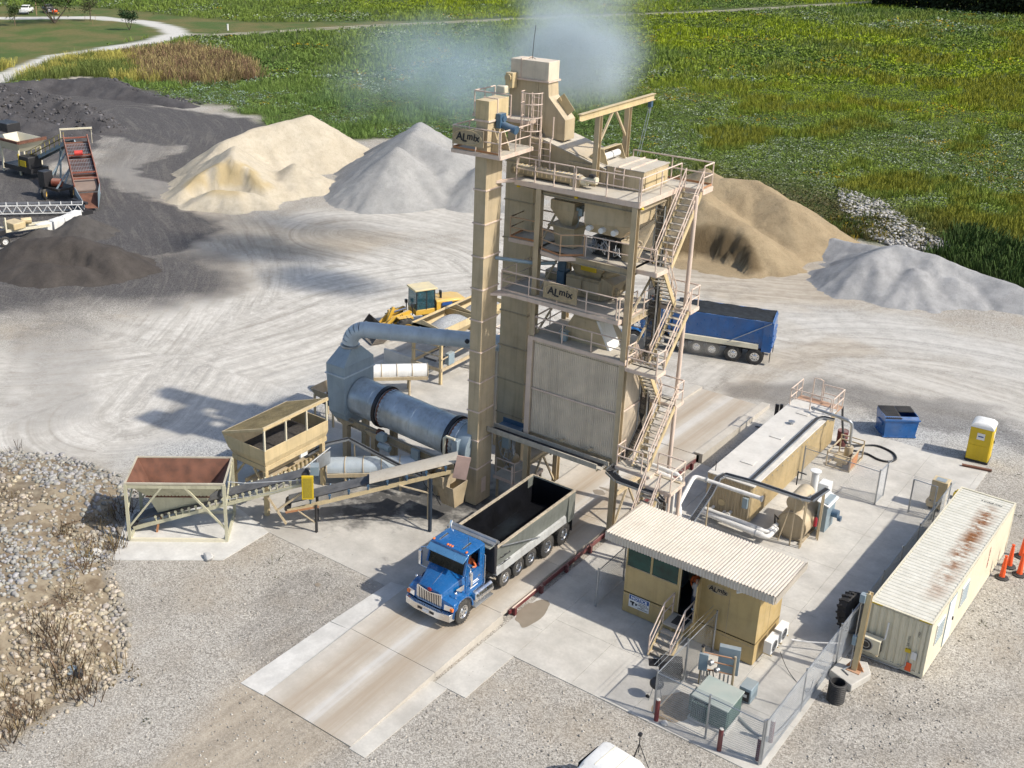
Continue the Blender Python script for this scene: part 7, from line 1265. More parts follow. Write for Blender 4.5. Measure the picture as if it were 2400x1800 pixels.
for i in range(46): y = Y0 + .05 + i * .097; b.bar(_o + Vector((0, y, 0)), _e + Vector((0, y, 0)), .022, .03)
for i in range(1, 31): q = _o.lerp(_e, i / 31); b.bar(q + Vector((0, Y0, 0)), q + Vector((0, Y1, 0)), .022, .03)
part(b, 'grizzly_mesh', m_grate, TBN)
part(MB().box(-12.9, -12.3, Y0 + .4, Y1 + .3, 1.35, 1.5).bar((-12.05, Y0 + .2, 1.4), (-12.05, Y1 + .5, 1.4), .1, .2).bar((-13.1, Y0 + .2, 1.4), (-13.1, Y1 + .5, 1.4), .1, .2), 'feeder_belt', m_tan, TBN); b = MB()
for i in range(14): part(MB().bar((-12.0, Y0 + .6 + i * .3, 1.3), (-12.0, Y0 + .6 + i * .3, 1.62), .09), 'idler', m_grate, TBN)
pass; part(MB().box(-11.7, -11.55, -6.4, -5.9, 2.2, 2.4), 'vibrator', m_white, TBN); part(MB().tube([(-11.3, -7.6, 1.5), (-11.2, -4.6, 2.2)], .04).box(-11.25, -11.2, -5.6, -4.6, 1.3, 2.0), 'side_guard', m_galv, TBN)
# arched trays and covered conveyors
at = thing('arched_cable_tray', 'grey cable tray humped across the gap behind the feed bin', 'cable tray', (-10, -4, 0)); tray(at, [(-12.2, -5.2, 1.7), (-11.6, -4.4, 2.2), (-10.9, -3.5, 2.35), (-9.2, -3.2, 1.9), (-6.6, -2.9, 1.4)], .22, cables=3); part(MB().tube([(-10.6, -3.4, .02), (-10.6, -3.4, 2.2)], .04), 'support_post', m_tan, at)
def covered(name, label, a, b_, r, z0, hoops, hm, base_h=.5):
    t = thing(name, label, 'conveyor', (a[0], a[1], 0)); a = Vector((a[0], a[1], z0)); b_ = Vector((b_[0], b_[1], b_[2])); d = (b_ - a).normalized(); s_ = d.cross(Vector((0, 0, 1))).normalized(); u_ = s_.cross(d)
    def ring(c, rr): return [c + s_ * (rr * math.cos(th)) + u_ * (rr * math.sin(th)) for th in np.linspace(-.15, PI + .15, 16)]
    L = (b_ - a).length
    for i in range(hoops): p, q = a + d * (L * i / hoops), a + d * (L * (i + 1) / hoops); part(MB().loft([ring(p, r), ring(q, r)], True), 'cover_section', m_white if hm is m_grate else m_duct, t)
    for i in range(hoops + 1): p = a + d * (L * i / hoops); part(MB().tube(ring(p, r + .015), .025, 6), 'hoop', m_tan, t)
    part(MB().bar(a - u_ * .2 + s_ * (r + .05), b_ - u_ * .2 + s_ * (r + .05), .08, .2).bar(a - u_ * .2 - s_ * (r + .05), b_ - u_ * .2 - s_ * (r + .05), .08, .2), 'side_channel', m_tan, t)
    for i in (.2, .8): p = a + d * (L * i) - u_ * .3; part(MB().bar((p + s_ * r), Vector(((p + s_ * r).x, (p + s_ * r).y, .02)), .1).bar((p - s_ * r), Vector(((p - s_ * r).x, (p - s_ * r).y, .02)), .1), 'leg', m_tan, t)
    return t
covered('covered_conveyor', 'blue grey covered conveyor with tan hoops below the dryer', (-11.55, -4.4), (-7.6, -1.8, 1.25), .52, .85, 5, m_tan)
covered('covered_conveyor', 'white covered conveyor with tan hoops behind the exhaust hood', (-18.6, 3.9), (-14.5, 7.7, 1.35), .5, 1.35, 6, m_grate)
tl = thing('tail_hopper', 'small tan tail hopper with dark belt beyond the exhaust hood', 'hopper', (-16, 1.5, 0)); part(MB().shell((-16.9, -15.6, .4, 1.5), 1.6, (-17.2, -15.3, .2, 1.8), 2.1, .04), 'hopper', m_tanD, tl); part(MB().box(-16.7, -15.5, .5, 1.4, 1.2, 1.62), 'belt_box', m_black, tl); part(MB().bar((-17.0, .4, .02), (-17.0, .4, 1.7), .1).bar((-15.6, .4, .02), (-15.6, .4, 1.7), .1).bar((-17.0, 1.5, .02), (-17.0, 1.5, 1.7), .1), 'leg', m_tan, tl); part(MB().box(-17.3, -15.8, 2.0, 3.2, 2.6, 3.1), 'side_plate', m_tanD, tl)
# feeder bins behind the duct
FB = thing('aggregate_feeder', 'tan feeder bin heaped with grey gravel behind the duct', 'hopper', (-15.5, 10.5, 0)); X0, X1, Y0, Y1 = -16.75, -14.4, 8.95, 12.4
for k_ in range(2):
    ya, yb = Y0 + k_ * 3.55, Y1 + k_ * 3.55; part(MB().shell((X0, X1, ya, yb), 3.2, (X0, X1, ya, yb), 3.65, .05).shell((X0 + .7, X1 - .7, ya + .6, yb - .6), 2.2, (X0, X1, ya, yb), 3.198, .04), 'bin_wall', m_tanL, FB); part(heap(MB(), (X0 + .75, X1 - .05, ya + .05, yb - .05), 3.3, .55, 12, k_), 'gravel', paint('bin_gravel', (.30, .31, .32), .95, var=.3, vs=12, bump=.4), FB)
    part(MB().prism([(X0 - .1, ya, 3.45), (X1 + .03, ya, 3.45), (X1 + .03, ya, 3.66), (X0 + .8, ya, 3.98)], (0, .05, 0)), 'gable', m_tanL, FB); part(MB().hexa([(X0 - .1, ya, 3.45), (X0 - .05, ya, 3.45), (X0 - .05, yb, 3.45), (X0 - .1, yb, 3.45)], [(X0 + .75, ya, 3.94), (X0 + .8, ya, 3.98), (X0 + .8, yb, 3.98), (X0 + .75, yb, 3.94)]), 'back_apron', m_cont, FB)
    for x in (X0 + .1, X1 - .1):
        for y in (ya + .1, yb - .1): part(MB().bar((x, y, .02), (x, y, 3.2), .17), 'leg', m_tanL, FB)
part(MB().bar((X1, Y0, 1.0), (X1, Y1 + 3.5, 1.0), .1, .2).bar((X0, Y0, 1.0), (X0, Y1 + 3.5, 1.0), .1, .2).bar((X0, Y0, 1.0), (X1, Y0, 1.0), .1, .2).bar((X0, Y0, 1.9), (X1, Y0, 1.9), .06).bar((X1 + .02, Y0, 1.7), (X1 + .02, Y1, 1.9), .06), 'frame', m_tan, FB); part(MB().box(X1 - .2, X1 + .1, 9.6, 10.2, 1.15, 1.9), 'electrical_cabinet', m_box, FB, .02); part(MB().box(-16, -15, Y0 + .3, Y1 + 3, 1.3, 1.45), 'belt', m_belt, FB)
part(MB().box(-19.2, -16.9, 9.2, 9.35, .02, 1.1), 'retaining_wall', m_concw, FB)
# ---------------------------------------------------------------- stockpiles
def pile_mat(name, a, b_, sc=2.2, fine=18, bump=.5, third=None, dug_tone=None, z0=0, z1=5):
    t = NT(name); P = t.pos(); c = t.mix(t.lin(t.noise(sc * .35, 4, .6, P), .3, .7), a, b_)
    run = t.noise(1.0, 4, .6, t.pos((2.2, 2.2, .35))); c = t.mix(t.lin(run, .45, .75, 0, .5), c, mul(a, .72))
    f = t.noise(fine, 3, .7, P); c = t.mix(t.lin(f, .35, .7, 0, .45), c, mul(b_, 1.18)); c = t.mix(t.lin(f, .55, .3, 0, .35), c, mul(a, .55))
    if third: c = t.mix(t.lin(t.noise(.35, 4, .6, P), .55, .65, 0, .85), c, third)
    if dug_tone: c = t.mix(t.math('MULTIPLY', t.attr('dug_tone', 'Fac'), .9), c, t.mix(f, mul(dug_tone, .75), mul(dug_tone, 1.2)))  # second tone mixed in where the pile is dug
    t.bump(t.math('ADD', t.math('MULTIPLY', f, .35), t.math('MULTIPLY', run, .8)), bump, .09)
    return t.fin(c, .95, 0, .2)
def ridge(X, Y, pts, slope, rough=.5, sd=0, fr=.35):
    """pts (x,y,h): heap whose crest follows the polyline; slopes straight, cut by slide gullies running down from the crest"""
    h = np.full(X.shape, -9.0); wob = (fbm(X * fr, Y * fr, 3, sd) - .5) * 1.2 * rough
    if len(pts) == 1: pts = [pts[0], (pts[0][0] + .01, pts[0][1], pts[0][2])]
    for i, ((x0, y0, h0), (x1, y1, h1)) in enumerate(zip(pts[:-1], pts[1:])):
        dx, dy = x1 - x0, y1 - y0; L = math.hypot(dx, dy); t = np.clip(((X - x0) * dx + (Y - y0) * dy) / (dx * dx + dy * dy), 0, 1); ex, ey = X - x0 - t * dx, Y - y0 - t * dy; d0 = np.hypot(ex, ey); th = np.arctan2(ey, ex)
        g = fbm(th * 2.2 + t * L * .55 + 3 * i, np.sin(th) * 1.5 + sd, 4, sd + 3) - .5; g2 = np.abs(fbm(th * 5 + t * L * 1.3, np.cos(th) * 3 + sd, 3, sd + 5) - .5)
        d = d0 * (1 + .42 * g) + wob * ss(d0, 0, 2) + g2 * .5 * ss(d0, .5, 3); hh = h0 + (h1 - h0) * t + (fbm(X * .9, Y * .9, 2, sd + 9) - .5) * .25; h = np.maximum(h, hh - slope * (np.sqrt(d * d + .05) - .2))
    return h
def scoop(h, X, Y, cx, cy, r, ang, lip=.25, steep=2.6, sd=1):
    """loader bite: everything on the near side of an arc is cut to a steep bank"""
    d = np.hypot(X - cx, Y - cy) - r + (fbm(X * 1.1, Y * 1.1, 4, sd) - .5) * 1.3
    return np.minimum(h, np.maximum(lip + steep * d, .02))
def pile(name, label, fn, box, res, mat, cat='stockpile', dug_tonefn=None, rel=1.0):
    X, Y = np.meshgrid(np.arange(box[0], box[1], res), np.arange(box[2], box[3], res)); h = fn(X, Y); keep = h > .0
    h = np.where(keep, h + (fbm(X * 1.9, Y * 1.9, 3, 103) - .5) * .13 * ss(h, .05, .5) * rel, h); z = np.where(keep, h, np.maximum(h, -.06)); org = (float((box[0] + box[1]) / 2), float((box[2] + box[3]) / 2), 0.0)
    o, used = grid_obj(name, X, Y, z, mat, keep, org); _props(o, label, cat, 'stockpiles around the yard')
    if dug_tonefn is not None:
        a = o.data.attributes.new('dug_tone', 'FLOAT', 'POINT'); a.data.foreach_set('value', dug_tonefn(X, Y, h).ravel()[used].astype(np.float32))
    return o
def f_sand(X, Y):
    h = np.maximum(ridge(X, Y, [(-62.5, 48, 4.9), (-64.5, 42, 4.1), (-64.5, 37.5, 3.6)], .66, .5, 2), ridge(X, Y, [(-60.5, 35, 3.9), (-57.5, 31.5, 3.7)], .62, .5, 5)); h = np.maximum(h, ridge(X, Y, [(-55, 38, 2.4)], .6, .5, 6))
    c = scoop(h, X, Y, -54.3, 26.8, 5.0, 0, .9, 2.2, 4); a = ridge(X, Y, [(-56.3, 28.3, 1.5), (-53.0, 30.0, 1.4)], .5, .4, 8); return np.maximum(c, np.minimum(a, h + .2))
pile('sand_stockpile', 'large cream coloured sand pile with yellow dug face', f_sand, (-76, -44, 20, 60), .35, pile_mat('cream_sand', (.42, .365, .275), (.53, .475, .375), 1.5, 22, .8, None, (.44, .345, .19)), dug_tonefn=lambda X, Y, h: ss(h, .8, 1.5) * (1 - ss(h, 3.0, 3.5)) * (1 - ss(np.hypot(X + 54.6, Y - 27.6), 5.4, 6.8)) * ss(fbm(X * .8, Y * .8, 3, 3), .3, .55))
def f_gray(X, Y):
    h = ridge(X, Y, [(-48.5, 50, 5.6), (-46.8, 46.5, 5.2), (-42, 47, 4.0)], .64, .35, 12); k = ridge(X, Y, [(-45.6, 42.6, 4.7)], .66, .4, 15); k = np.minimum(k, 4.9); return np.maximum(np.maximum(h, k), ridge(X, Y, [(-38, 47, 3.4)], .62, .5, 18))
pile('gravel_stockpile', 'tall pale grey stone dust pile beside the sand pile', f_gray, (-60, -30, 33, 60), .35, pile_mat('grey_dust', (.245, .243, .238), (.36, .357, .345), 1.5, 25, .4))
def f_tan(X, Y):
    h = np.maximum(ridge(X, Y, [(-19.5, 56, 4.1), (-17, 52, 4.5), (-13.8, 53.5, 4.5), (-10.3, 52, 3.6)], .60, .7, 22), ridge(X, Y, [(-16, 48, 4.2), (-14.6, 45.6, 3.9), (-10.8, 45.0, 3.0)], .62, .6, 25))
    return scoop(h, X, Y, -11.6, 39.2, 3.9, 0, .5, 2.7, 27) * 1.0
pile('sand_stockpile', 'big brown tan sand pile behind the stair with dark bite', f_tan, (-32, -3, 35, 64), .33, pile_mat('tan_sand', (.25, .19, .115), (.36, .285, .18), 1.6, 20, 1.0, None, (.11, .078, .042)), dug_tonefn=lambda X, Y, h: (1 - ss(np.hypot(X + 11.6, Y - 39.2), 4.4, 5.3)) * ss(h, .1, .5))  # the dug bite is coloured darker than the rest of the pile
def f_gray2(X, Y):
    h = np.maximum.reduce([ridge(X, Y, [(-.6, 45.2, 2.55), (.5, 47.5, 2.85), (3.2, 48.0, 2.5), (6, 48.5, 1.7), (9.5, 48.0, 1.3)], .58, .55, 31, .5), ridge(X, Y, [(-5.5, 51.2, 1.3), (-2.5, 50.5, 1.5), (1, 50, 2.0)], .6, .4, 33), ridge(X, Y, [(2.6, 45.5, 1.9)], .5, .5, 37, .6), ridge(X, Y, [(5.2, 46.5, 1.5)], .5, .5, 39, .6)]); return h
pile('gravel_stockpile', 'low blue grey gravel pile with ridges at the right of the yard', f_gray2, (-10, 17, 38, 57), .25, pile_mat('blue_gravel', (.23, .232, .235), (.36, .36, .36), 2.5, 28, .6))
def f_dark(X, Y):
    h = ridge(X, Y, [(-55, 6.5, 2.0), (-51.5, 8.6, 2.5), (-48.3, 9.8, 1.9)], .55, .6, 41); c = scoop(h, X, Y, -47.6, 3.6, 4.6, 0, .9, 2.2, 43); a = ridge(X, Y, [(-52, 5.0, 1.0), (-48.0, 6.6, 1.0)], .38, .5, 45); return np.maximum(c, np.minimum(a, h + .3))
pile('millings_stockpile', 'dark brown asphalt millings pile near the left edge, dug from the front', f_dark, (-70, -38, -6, 20), .3, pile_mat('millings_dark', (.050, .044, .040), (.085, .075, .068), 2, 22, .7))
pile('millings_stockpile', 'small dark screenings cone beside the white blocks', lambda X, Y: np.maximum(ridge(X, Y, [(-58.5, 14.6, 1.5)], .55, .3, 47), ridge(X, Y, [(-60.2, 11.6, .7)], .5, .3, 48)), (-66, -53, 8, 20), .3, pile_mat('screenings', (.060, .055, .052), (.105, .098, .092), 2, 26, .6))
def f_rap(X, Y):
    h = np.maximum.reduce([ridge(X, Y, [(-121, 34, 4.4), (-108, 42, 3.5), (-99.5, 43.5, 2.6), (-91.5, 42.8, 1.0)], .5, 1.3, 51, .3), ridge(X, Y, [(-98, 34, 2.3), (-91, 37, 1.4)], .45, 1.0, 53), ridge(X, Y, [(-124, 46, 1.7), (-121, 56, 1.5), (-114, 59.5, 2.0), (-104, 59, .9), (-96, 59.5, .5)], .45, .8, 55, .5)])
    return h + (fbm(X * 1.3, Y * 1.3, 4, 57) - .5) * .7 * ss(h, .1, .8)
pile('millings_stockpile', 'broad rough heap of dark broken asphalt at the far left', f_rap, (-136, -84, 22, 66), .5, pile_mat('rap_rough', (.050, .047, .049), (.10, .096, .098), 1.2, 12, 1.0))

# ---------------------------------------------------------------- loose stone
_g = (1 + 5 ** .5) / 2
ICO_V = np.array([(-1, _g, 0), (1, _g, 0), (-1, -_g, 0), (1, -_g, 0), (0, -1, _g), (0, 1, _g), (0, -1, -_g), (0, 1, -_g), (_g, 0, -1), (_g, 0, 1), (-_g, 0, -1), (-_g, 0, 1)]) / 1.902
ICO_F = np.array([(0, 11, 5), (0, 5, 1), (0, 1, 7), (0, 7, 10), (0, 10, 11), (1, 5, 9), (5, 11, 4), (11, 10, 2), (10, 7, 6), (7, 1, 8), (3, 9, 4), (3, 4, 2), (3, 2, 6), (3, 6, 8), (3, 8, 9), (4, 9, 5), (2, 4, 11), (6, 2, 10), (8, 6, 7), (9, 8, 1)])
def bulk(name, V, F, cols, mat, label, cat, kind='stuff'):
    """V (n,k,3) instance vertices, F (m,s) faces, cols (n,3)"""
    n, k, _ = V.shape; m_, s = F.shape; me = bpy.data.meshes.new(name); me.vertices.add(n * k); me.vertices.foreach_set('co', V.astype(np.float32).ravel())
    f = (F[None] + (np.arange(n) * k)[:, None, None]).astype(np.int32).ravel(); me.loops.add(f.size); me.loops.foreach_set('vertex_index', f); me.polygons.add(n * m_)
    me.polygons.foreach_set('loop_start', np.arange(0, f.size, s, dtype=np.int32)); me.polygons.foreach_set('loop_total', np.full(n * m_, s, np.int32)); me.update(calc_edges=True)
    a = me.color_attributes.new('col', 'FLOAT_COLOR', 'POINT'); d = np.ones((n, k, 4), np.float32); d[:, :, :3] = cols[:, None, :]; a.data.foreach_set('color', d.ravel()); me.materials.append(mat)
    o = bpy.data.objects.new(name, me); C.objects.link(o); _props(o, label, cat, None, kind); return o
def rocks(name, label, x, y, z, size, cols, mat):
    n = len(x); V = np.repeat(ICO_V[None], n, 0) * (1 + (RNG.random((n, 12, 1)) - .5) * .6); sc = size[:, None, None] * (.7 + .6 * RNG.random((n, 1, 3))) * np.array([1, 1, .75]); V = V * sc
    a = RNG.random(n) * 6.28; c, s = np.cos(a)[:, None], np.sin(a)[:, None]; X = V[:, :, 0] * c - V[:, :, 1] * s; Y = V[:, :, 0] * s + V[:, :, 1] * c; V = np.stack([X + x[:, None], Y + y[:, None], V[:, :, 2] + z[:, None]], -1)
    return bulk(name, V, ICO_F, cols, mat, label, 'stones')
t = NT('loose_stone'); m_stone = t.fin(t.mix(t.lin(t.noise(9, 3), .3, .7, 0, .4), t.attr('col'), (.16, .14, .11)), .9, 0, .25)
RZ_ = [(-27.8, -13.6), (-25.2, -11.8), (-22.2, -11.0), (-19.2, -11.2), (-17.2, -13.2), (-15.6, -15.0), (-13.9, -16.6), (-12.4, -17.4), (-9.9, -18.6), (-8.3, -20.0), (-7.2, -21.4), (-7.1, -23.1), (-7.4, -24.7), (-8, -28), (-20, -34), (-32, -24)]
def rockz(x, y): return .9 * ss(-sdpoly(x, y, RZ_), 0, 4) * (.4 + fbm(x * .3, y * .3, 4, 61)) - .05
X, Y = np.meshgrid(np.arange(-34, -5, .4), np.arange(-36, -9, .4)); hz = rockz(X, Y)
m_berm = NT('berm_soil'); m_berm = m_berm.fin(m_berm.mix(m_berm.lin(m_berm.noise(1.2, 5, .65), .4, .65), (.30, .25, .175), (.15, .11, .07)), .95)
grid_obj('rock_berm', X, Y, np.where(hz > -.04, hz, -.08), m_berm, hz > -.045)[0]['kind'] = 'structure'
n = 15000; px = RNG.uniform(-32, -6.5, n); py = RNG.uniform(-32, -10.5, n); d = sdpoly(px, py, RZ_); nz = fbm(px * .45, py * .45, 3, 63); keep = (d < .5 * (nz - .3)) & (RNG.random(n) < np.clip(1.7 - nz * 1.9, .15, 1)); px, py = px[keep], py[keep]; n = len(px)
gray = ss(fbm(px * .12, py * .12, 3, 66) + .25 * (py > -15) - .2 * (px > -14), .5, .62)[:, None]; cols = (np.array([.46, .40, .31]) * (1 - gray) + np.array([.36, .355, .34]) * gray) * (.6 + .7 * RNG.random((n, 1))); cols[:, 2] *= .9 + .2 * RNG.random(n)
rocks('rock_field', 'tan and grey broken stones covering the bank at lower left', px, py, rockz(px, py).clip(0) + .02, .07 + .10 * RNG.random(n) ** 2.2, cols, m_stone)
for x, y, s_, l in ((-18.6, -14.9, .42, 'large pale grey boulder at the edge of the stone bank'), (-10.9, -13.3, .26, 'broken white concrete lump on the hopper pad edge'), (10.5, -9.95, .16, 'small pale stone against the corner bollard'), (-15.2, -16.4, .3, 'flat grey slab stone below the hopper pad')):
    r = MB(); r.v = [tuple(p) for p in (ICO_V * (1 + (RNG.random((12, 1)) - .5) * .5) * np.array([s_ * 1.3, s_, s_ * .7]) + np.array([x, y, s_ * .45]))]; r.f = [tuple(int(i) for i in f) for f in ICO_F]; solo(r, 'boulder', m_concw, l, 'boulder', bev=.03)
RP = [(-12.3, 72.3), (-7.4, 69.7), (-3.1, 63.9), (2.0, 58.8), (2.0, 57.0), (-2.3, 56.4), (-6.1, 58.6), (-10.0, 65.8)]
n = 5200; px = RNG.uniform(-13, 3, n); py = RNG.uniform(56, 73, n); k = sdpoly(px, py, RP) < .3 * RNG.random(n); px, py = px[k], py[k]; n = len(px)
rocks('riprap', 'pale riprap stones on the slope at the field edge', px, py, .05 + .25 * RNG.random(n), .10 + .14 * RNG.random(n) ** 2, np.array([.46, .45, .43]) * (.55 + .75 * RNG.random((n, 1))), m_stone)
n = 1500; a = RNG.random(n); px = -121 + a * 34 + RNG.normal(0, 3, n); py = 36 + a * 9 + RNG.normal(0, 3.5, n); hh = f_rap(px, py); k = hh > .02; px, py, hh = px[k], py[k], hh[k]; n = len(px)
rocks('asphalt_chunk', 'broken asphalt lumps scattered over the dark heap', px, py, hh, .06 + .24 * RNG.random(n) ** 3, np.array([.075, .075, .085]) * (.5 + 1.6 * RNG.random((n, 1)) ** 2), m_stone)
px = np.array(RNG.uniform(-116, -96, 260)); py = 60.5 + RNG.normal(0, .8, 260) + .1 * np.abs(px + 113); rocks('asphalt_chunk', 'dark asphalt slabs along the top of the far berm', px, py, f_rap(px, py).clip(0), .1 + .25 * RNG.random(260) ** 2, np.array([.06, .063, .075]) * (.5 + 1.2 * RNG.random((260, 1))), m_stone)
# loose gravel lying on the yard where it shows largest
n = 16000; px = RNG.uniform(-14, 26, n); py = RNG.uniform(-27, 12, n); gmk = masks(px, py); inside = (px > 2.2) & (px < 14.4) & (py > -10.3) & (py < 20); rmp = (px > -3.4) & (px < 3.2) & (py > -18.6) & (py < 19); pl_ = (px < -2) & (py > -10) ; cont_ = (px > 14.6) & (px < 17.4) & (py > -1.2); pad_ = (px < -10) & (py > -16.5)
k = ~inside & ~rmp & ~pl_ & ~cont_ & ~pad_ & (gmk[8] < .4) & (RNG.random(n) < .35 + .9 * (fbm(px * .3, py * .3, 3, 71) > .45)); px, py = px[k], py[k]; n = len(px)
rocks('loose_gravel', 'loose pale gravel strewn over the yard foreground', px, py, np.full(n, .0), .022 + .035 * RNG.random(n) ** 2, np.array([.48, .455, .41]) * (.5 + .8 * RNG.random((n, 1))), m_stone)

# ---------------------------------------------------------------- meadow
def blades(n, h, wd, lean=.35, sd=0):     # tuft: n tapered blades
    r = np.random.default_rng(sd); V = []; F = []
    for i in range(n):
        a = r.random() * 6.28; rr = r.random() ** .7 * .38; bx, by = rr * math.cos(a), rr * math.sin(a); b = r.random() * 6.28; hh = h * (.55 + .6 * r.random()); lx, ly = lean * hh * math.cos(a + r.normal() * .7), lean * hh * math.sin(a + r.normal() * .7); dx, dy = wd * math.cos(b), wd * math.sin(b); k = len(V)
        V += [(bx - dx, by - dy, 0), (bx + dx, by + dy, 0), (bx + lx * .8 + dx * .8, by + ly * .8 + dy * .8, hh), (bx + lx * .8 - dx * .8, by + ly * .8 - dy * .8, hh)]; F.append((k, k + 1, k + 2, k + 3))
    return np.array(V), np.array(F)
def bushy(n, R, H, s, sd=0):     # leafy clump: small faces through a dome
    r = np.random.default_rng(sd); V = []; F = []
    for i in range(n):
        a = r.random() * 6.28; u = r.random() ** .5; z = H * (.15 + .85 * r.random() ** .8) * math.sqrt(max(0, 1 - (u * .9) ** 2)); c = np.array([R * u * math.cos(a), R * u * math.sin(a), z]); d1 = r.normal(size=3); d1 /= np.linalg.norm(d1); d2 = np.cross(d1, r.normal(size=3)); d2 /= np.linalg.norm(d2); d1[2] *= .6; q = s * (.6 + .8 * r.random()); k = len(V)
        V += [tuple(c - d1 * q), tuple(c + d2 * q * .6), tuple(c + d1 * q), tuple(c - d2 * q * .6)]; F.append((k, k + 1, k + 2, k + 3))
    return np.array(V), np.array(F)
def scatter(name, label, protos, x, y, size, cols, mat, z=None, jit=.28):
    """several prototype clumps, one object"""
    Vs, Fs, Cs = [], [], []; off = 0; pick = RNG.integers(0, len(protos), len(x)); zz = np.zeros(len(x)) if z is None else z
    for i, (V, F) in enumerate(protos):
        k = pick == i; n = int(k.sum())
        if not n: continue
        a = RNG.random(n) * 6.28; c, s = np.cos(a)[:, None], np.sin(a)[:, None]; W = V[None] * size[k][:, None, None] * (1 + jit * (RNG.random((n, 1, 1)) - .5)); P = np.stack([W[:, :, 0] * c - W[:, :, 1] * s + x[k][:, None], W[:, :, 0] * s + W[:, :, 1] * c + y[k][:, None], W[:, :, 2] + zz[k][:, None]], -1)
        Vs.append(P.reshape(-1, 3)); Fs.append((F[None] + (np.arange(n) * len(V))[:, None, None]).reshape(-1, 4) + off); q = cols[k][:, None, :] * (1 + .5 * (RNG.random((n, len(V) // 4, 1)) - .5)); Cs.append(np.repeat(q, 4, 1).reshape(-1, 3)); off += n * len(V)
    V = np.concatenate(Vs); F = np.concatenate(Fs); Cc = np.concatenate(Cs); me = bpy.data.meshes.new(name); me.vertices.add(len(V)); me.vertices.foreach_set('co', V.astype(np.float32).ravel()); me.loops.add(F.size); me.loops.foreach_set('vertex_index', F.astype(np.int32).ravel()); me.polygons.add(len(F)); me.polygons.foreach_set('loop_start', np.arange(0, F.size, 4, dtype=np.int32)); me.polygons.foreach_set('loop_total', np.full(len(F), 4, np.int32)); me.update(calc_edges=True)
    a = me.color_attributes.new('col', 'FLOAT_COLOR', 'POINT'); d = np.ones((len(V), 4), np.float32); d[:, :3] = Cc; a.data.foreach_set('color', d.ravel()); me.materials.append(mat); o = bpy.data.objects.new(name, me); C.objects.link(o); _props(o, label, 'plants', None, 'stuff'); return o
t = NT('foliage'); t.b.inputs['Subsurface Weight'].default_value = 0; m_leaf = t.fin(t.attr('col'), .8, 0, .2)
def in_view(x, y, m_=40):      # the wedge of ground the lens takes in, with a margin
    vx, vy = x - 24.6, y + 43.0; f = vx * math.sin(_yaw) + vy * math.cos(_yaw); r = vx * math.cos(_yaw) - vy * math.sin(_yaw); u = r / np.maximum(f, 1) * 2696; return (f > 5) & (u > -920 - m_ * 6) & (u < 1480 + m_ * 6)
def field_ok(x, y):
    g = masks(x, y); return (g[0] > .6) & (g[1] < .2) & (g[2] < .25) & (g[3] < .4)
n = 330000; fd = 60 + 300 * RNG.random(n) ** 1.35; u = RNG.uniform(-.40, .60, n); px = 24.6 + fd * math.sin(_yaw) + u * fd * math.cos(_yaw); py = -43 + fd * math.cos(_yaw) - u * fd * math.sin(_yaw)
BROWN = [(-139, 84), (-137, 95), (-117.4, 90), (-105, 81), (-107.9, 73), (-116, 69)]; YELG = [(-146, 58), (-143, 76), (-138.3, 86), (-113, 70), (-122, 66), (-128, 65.5), (-131, 50)]
ok = field_ok(px, py) & (dseg(px, py, TRACK) > 3.0) & (dseg(px, py, DRIVE) > 3.2) & (RNG.random(n) < np.clip(.25 + 22 / fd, 0, 1)); px, py, fd = px[ok], py[ok], fd[ok]; n = len(px)
n1 = fbm(px * .05, py * .05, 4, 81); n2 = fbm(px * .13, py * .09, 4, 83); n3 = fbm(px * .022, py * .022, 3, 85)
G = np.stack([.105 + .10 * n1, .175 + .09 * n1, .03 + .025 * n2], -1) * (.8 + .4 * RNG.random((n, 1)))
lim = ss(py + .5 * px, 60, 120) * ss(n3, .3, .5); G = G * (1 - lim[:, None]) + lim[:, None] * np.array([.26, .33, .018]) * (.7 + .5 * RNG.random((n, 1)))
ol = ss(n2, .5, .6) * ss(px, -70, -30); G = G * (1 - .8 * ol[:, None]) + .8 * ol[:, None] * np.array([.24, .235, .026]) * (.7 + .5 * RNG.random((n, 1)))
dkp = ss(n2, .45, .36)[:, None]; G = G * (1 - .45 * dkp) + .45 * dkp * np.array([.05, .10, .03])
wf = (n1 > .46) & (RNG.random(n) < .22) & (lim < .5) & (n2 <= .5); G[wf] = np.array([.30, .35, .24]) * (.7 + .5 * RNG.random((int(wf.sum()), 1))); yf = (fbm(px * .09, py * .09, 3, 87) > .62) & (RNG.random(n) < .13) & (n2 <= .5); G[yf] = np.array([.36, .25, .01]) * (.7 + .5 * RNG.random((int(yf.sum()), 1)))
haze_blu = ss(-px, 20, 60) * ss(110 - py, 0, 40); G = G * (1 - .5 * haze_blu[:, None]) + .5 * haze_blu[:, None] * G * np.array([.8, 1.0, 1.5])  # smoke haze painted into the plant colour: bluer towards the near left
edge = ss(sdpoly(px, py, YARD) + 8 * (n1 - .5), 15, 3)[:, None] * ss(px, -40, -20)[:, None]; G = G * (1 - .85 * edge) + .85 * edge * np.array([.115, .095, .042]) * (.5 + .9 * RNG.random((n, 1)))
br = sdpoly(px, py, BROWN) < 0; yg = (sdpoly(px, py, YELG) < 0) & ~br; size = .55 + .6 * RNG.random(n) + fd * .0016
sp = br | yg; B1 = [bushy(14, .62, .45, .085, i) for i in range(6)]; B2 = [blades(14, .55, .018, .45, i) for i in range(5)]; B1f = [bushy(6, .75, .42, .17, 20 + i) for i in range(5)]; B2f = [blades(6, .55, .04, .45, 20 + i) for i in range(5)]
tall = (n2 > .5) & ~sp; far = fd > 175
k = ~tall & ~sp & ~far; scatter('meadow_weed', 'green leafy weeds and white flowers filling the near meadow', B1, px[k], py[k], size[k], G[k], m_leaf)
